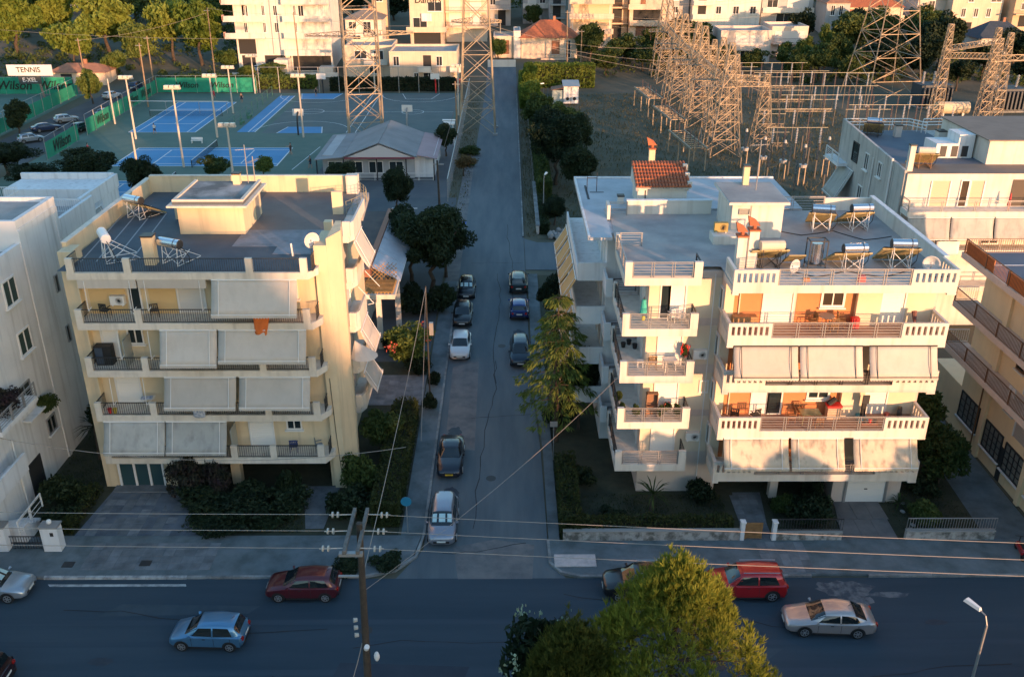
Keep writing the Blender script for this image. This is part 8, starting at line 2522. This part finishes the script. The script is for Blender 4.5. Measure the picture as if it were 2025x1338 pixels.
# tiled house at the end of the street
t = bld('red tiled house with salmon walls at the end of the street', 2.9, 15.6, 221, 10, 2.6, 4.4, PEACH, 1, [(0, .55, .68, 'b'), (0, .8, .88, 'd')], roof=3.4, roofm=TILE, name='house', cat='house', balc=[(0, .35, .85, 'r')])
bld('flat-roofed wing left of the red tiled house', -3.4, 1.2, 222, 8, 2.5, 4.4, PEACH, 1, [(0, .25, .75, 'b')], name='house', cat='house', parapet=.4)
bld('salmon stair block between the wing and the red tiled house', 1.2, 2.75, 221.2, 8, 2.5, 5.8, WHITEW, 1, [(0, .2, .9, 's')], name='house', cat='house', parapet=.2)
solo('boundary_wall', MB().box(-4.6, 1.6, 214.2, 214.6, hz(0, 214), hz(0, 214) + 1.6), WHITEW, 'white wall closing the end of the street', 'garden wall')
bld('cream block with wide drawn awnings behind the red tiled house', 14.6, 24.2, 231, 11, 3.6, 13.4, PEACH, 4, [(f_, .06, .94, 's') for f_ in (1, 2, 3)], balc=[(f_, -.04, 1.04, 'p') for f_ in (1, 2, 3)], shut=mat('tan_awning', (.62, .46, .30), .9))
bld('brown side block beside the wide-awninged block', 24.4, 29.0, 240, 10, 4.5, 11, TANW, 3, [(f_, .2, .7, 'o') for f_ in (0, 1, 2)], balc=[(f_, 0, 1, 'B') for f_ in (1, 2)])
bld('peach house with an orange door and a terrace', 29.2, 38.0, 238, 10, 4.4, 11, PEACH, 3, [(2, .3, .42, 'b'), (1, .1, .9, 'o'), (0, .2, .8, 'b')], balc=[(1, 0, 1, 'p'), (2, -.05, 1.05, 'p')], name='house', cat='house')
bld('white block with deep balconies behind the gantries', 46.0, 63.0, 247, 12, 5.3, 13, WHITEW, 4, [(f_, a0, a1, k_) for f_ in (1, 2, 3) for a0, a1, k_ in ((.08, .2, 'o'), (.35, .42, 'w'), (.6, .68, 'w'), (.85, .93, 'w'))], balc=[(f_, 0, .3, 'W') for f_ in (1, 2, 3)])
bld('grey flank block left of the white balconied one', 40.0, 45.6, 250, 10, 5.5, 12, GREYW, 4, [(f_, .3, .5, 'w') for f_ in (1, 2)])
bld('pink two-storey house behind the pointed trees', 47.0, 58.2, 216, 9, 2.0, 6.6, PINKWALL, 2, [(1, .3, .85, 's'), (0, .42, .58, 'd'), (0, .7, .95, 's')], balc=[(1, .25, .95, 'p')], name='house', cat='house')
bld('pink house wing with a dark awning right of the pointed trees', 59.8, 68.0, 222, 9, 2.8, 6.0, PINKWALL, 2, [(1, .1, .9, 's'), (0, .2, .5, 'w')], balc=[(1, 0, 1, 'r')], name='house', cat='house')

bld('grey-white house with a long blue balcony band', 64.6, 77.6, 252, 10, 5.8, 7.6, GREYW, 2, [(1, .1, .3, 'w'), (1, .5, .9, 's'), (0, .3, .6, 'w')], balc=[(1, 0, 1, 'W')], name='house', cat='house')
bld('grey stone house with three white windows below the villa', 78.2, 84.0, 243, 9, 4.8, 7.6, GREYW, 2, [(1, .2, .36, 'w'), (1, .55, .7, 'w'), (0, .4, .6, 'w')], roof=1.6, roofm=TILED, name='house', cat='house')
bld('villa with a broad red tiled roof', 84.0, 100.0, 250, 12, 5.2, 5.6, PEACH, 2, [(1, .1, .3, 'b'), (1, .5, .6, 'w'), (0, .2, .5, 'o')], roof=3.6, roofm=TILE, name='villa', cat='house', balc=[(1, 0, 1, 'p')])
bld('peach house with arched windows at the top right', 110.0, 122.5, 245, 11, 4.5, 10.5, PEACH, 3, [(1, .2, .28, 'w'), (1, .45, .53, 'w'), (1, .7, .78, 'w'), (2, .3, .4, 'w'), (2, .75, .95, 'w'), (0, .3, .45, 'o')], name='house', cat='house')
bld('lilac gabled house left of the peach house', 103.0, 110.0, 249, 9, 4.9, 8.0, PINKWALL, 2, [(1, .4, .6, 'w')], roof=2.2, roofm=TILED, name='house', cat='house')
bld('low house with a dark blue pitched roof at the right edge', 109.0, 121.0, 226, 9, 2.8, 3.4, WHITEW, 1, [(0, .2, .4, 'w'), (0, .6, .8, 'w')], roof=3.4, roofm=mat('slate_blue', (.030, .045, .065), .8, (.045, .06, .08), 1), name='house', cat='house')
bld('brown house clipped by the top right corner', 124.0, 140.0, 242, 12, 4.0, 9, TANW, 3, [(1, .1, .5, 'o'), (2, .1, .3, 'w')], name='house', cat='house', balc=[(2, 0, 1, 'B')])
bld('grey house high behind the street pylon', -6.0, .6, 257, 9, 5.6, 8.4, GREYW, 2, [(1, .2, .4, 'w'), (0, .5, .8, 'o')], balc=[(1, 0, 1, 'r')], name='house', cat='house')
bld('grey house with white shutters above the red tiled roof', 3.8, 10.6, 259, 9, 6.0, 8, GREYW, 2, [(1, .2, .5, 's'), (1, .65, .85, 'w'), (0, .2, .7, 's')], balc=[(1, 0, 1, 'W')], name='house', cat='house')
bld('narrow grey balconied block above the red tiled roof', 10.4, 14.4, 249, 10, 5.3, 9.5, GREYW, 3, [(f_, .2, .7, 'o') for f_ in (0, 1, 2)], balc=[(f_, 0, 1, 'r') for f_ in (1, 2)])
bld('white house showing at the top edge left of the white block', -80.0, -70.0, 285, 10, 7.5, 7, WHITEW, 2, [(0, .2, .4, 'w'), (1, .6, .8, 'w')], name='house', cat='house')
bld('long low shed with a tiled roof by the court car park', -95.5, -84.0, 200.5, 6, .3, 2.4, PEACH, 1, [(0, .2, .4, 'o')], roof=1.5, roofm=TILED, name='shed', cat='shed')
solo('shed', MB().box(-101, -94, 202, 206, 0, 2.2).box(-101.3, -93.7, 201.7, 206.3, 2.2, 2.5), GREYW, 'grey flat shed behind the billboard', 'shed')
# more roofs between the trees along the top edge
for k, (x, y, w_, h_, m_) in enumerate(((-52, 276, 11, 8, PEACH), (24, 268, 12, 10, PEACH), (38, 272, 10, 9, WHITEW), (72, 276, 12, 9, PEACH), (90, 275, 12, 8, WHITEW), (108, 272, 11, 9, PEACH), (-14, 270, 12, 10, GREYW), (126, 268, 12, 9, WHITEW), (55, 277, 10, 9, TANW), (-130, 280, 12, 8, PEACH))):
    bld(('peach block at the top edge above the white four-storey block', 'tall peach block at the top edge behind the wide awnings', 'white block at the top edge behind the orange-door house', 'peach block at the top edge right of the gantries', 'white block at the top edge behind the red villa', 'peach block at the top edge behind the lilac gable', 'grey block at the top edge behind the lettered building', 'white block at the top right behind the peach house', 'tan block at the top edge behind the white balconies', 'peach block at the top left behind the golden trees')[k],
        x, x + w_, y, 9, hz(x, y), h_, m_, 3, [(f_, a0, a1, 'w') for f_ in (1, 2) for a0, a1 in ((.12, .26), (.7, .84))] + [(f_, .4, .58, 's') for f_ in (1, 2)], balc=[(f_, .3, .7, 'p') for f_ in (1, 2)])
# kiosk in the field
t = thing('kiosk', 'white substation kiosk with two round vents in the field', 'kiosk', (10.8, 180, 0), 0)
MB().box(8.3, 10.4, 180.2, 183.4, 0, 2.6).build('annex', mat('kiosk_teal', (.36, .44, .43), .8, (.30, .37, .36), 1), t)
MB().box(10.4, 13.2, 179.8, 183.4, .2, 3.4).build('case', WHITE, t)
MB().sheet((10.2, 179.4, 3.4), (13.4, 179.4, 3.4), (13.4, 183.6, 3.9), (10.2, 183.6, 3.9), .08).build('roof', GMETAL, t)
MB().sheet((8.1, 180.0, 2.6), (10.4, 180.0, 3.0), (10.4, 183.6, 3.0), (8.1, 183.6, 2.6), .08).build('lean_to_roof', TILED, t)
for x in (11.15, 12.45): MB().tube((x, 179.78, 1.1), (x, 179.82, 1.1), .32, n=12).build('vent', BLACK, t)
MB().box(11.75, 11.85, 179.76, 179.8, .3, 3.2).build('door_seam', DMETAL, t)
for k in range(5): solo('fence_post', MB().box(5.2 + k * .8, 5.32 + k * .8, 186, 186.12, 0, 2.0), GMETAL, ('first', 'second', 'third', 'fourth', 'fifth')[k] + ' thin fence post left of the field kiosk', 'post')
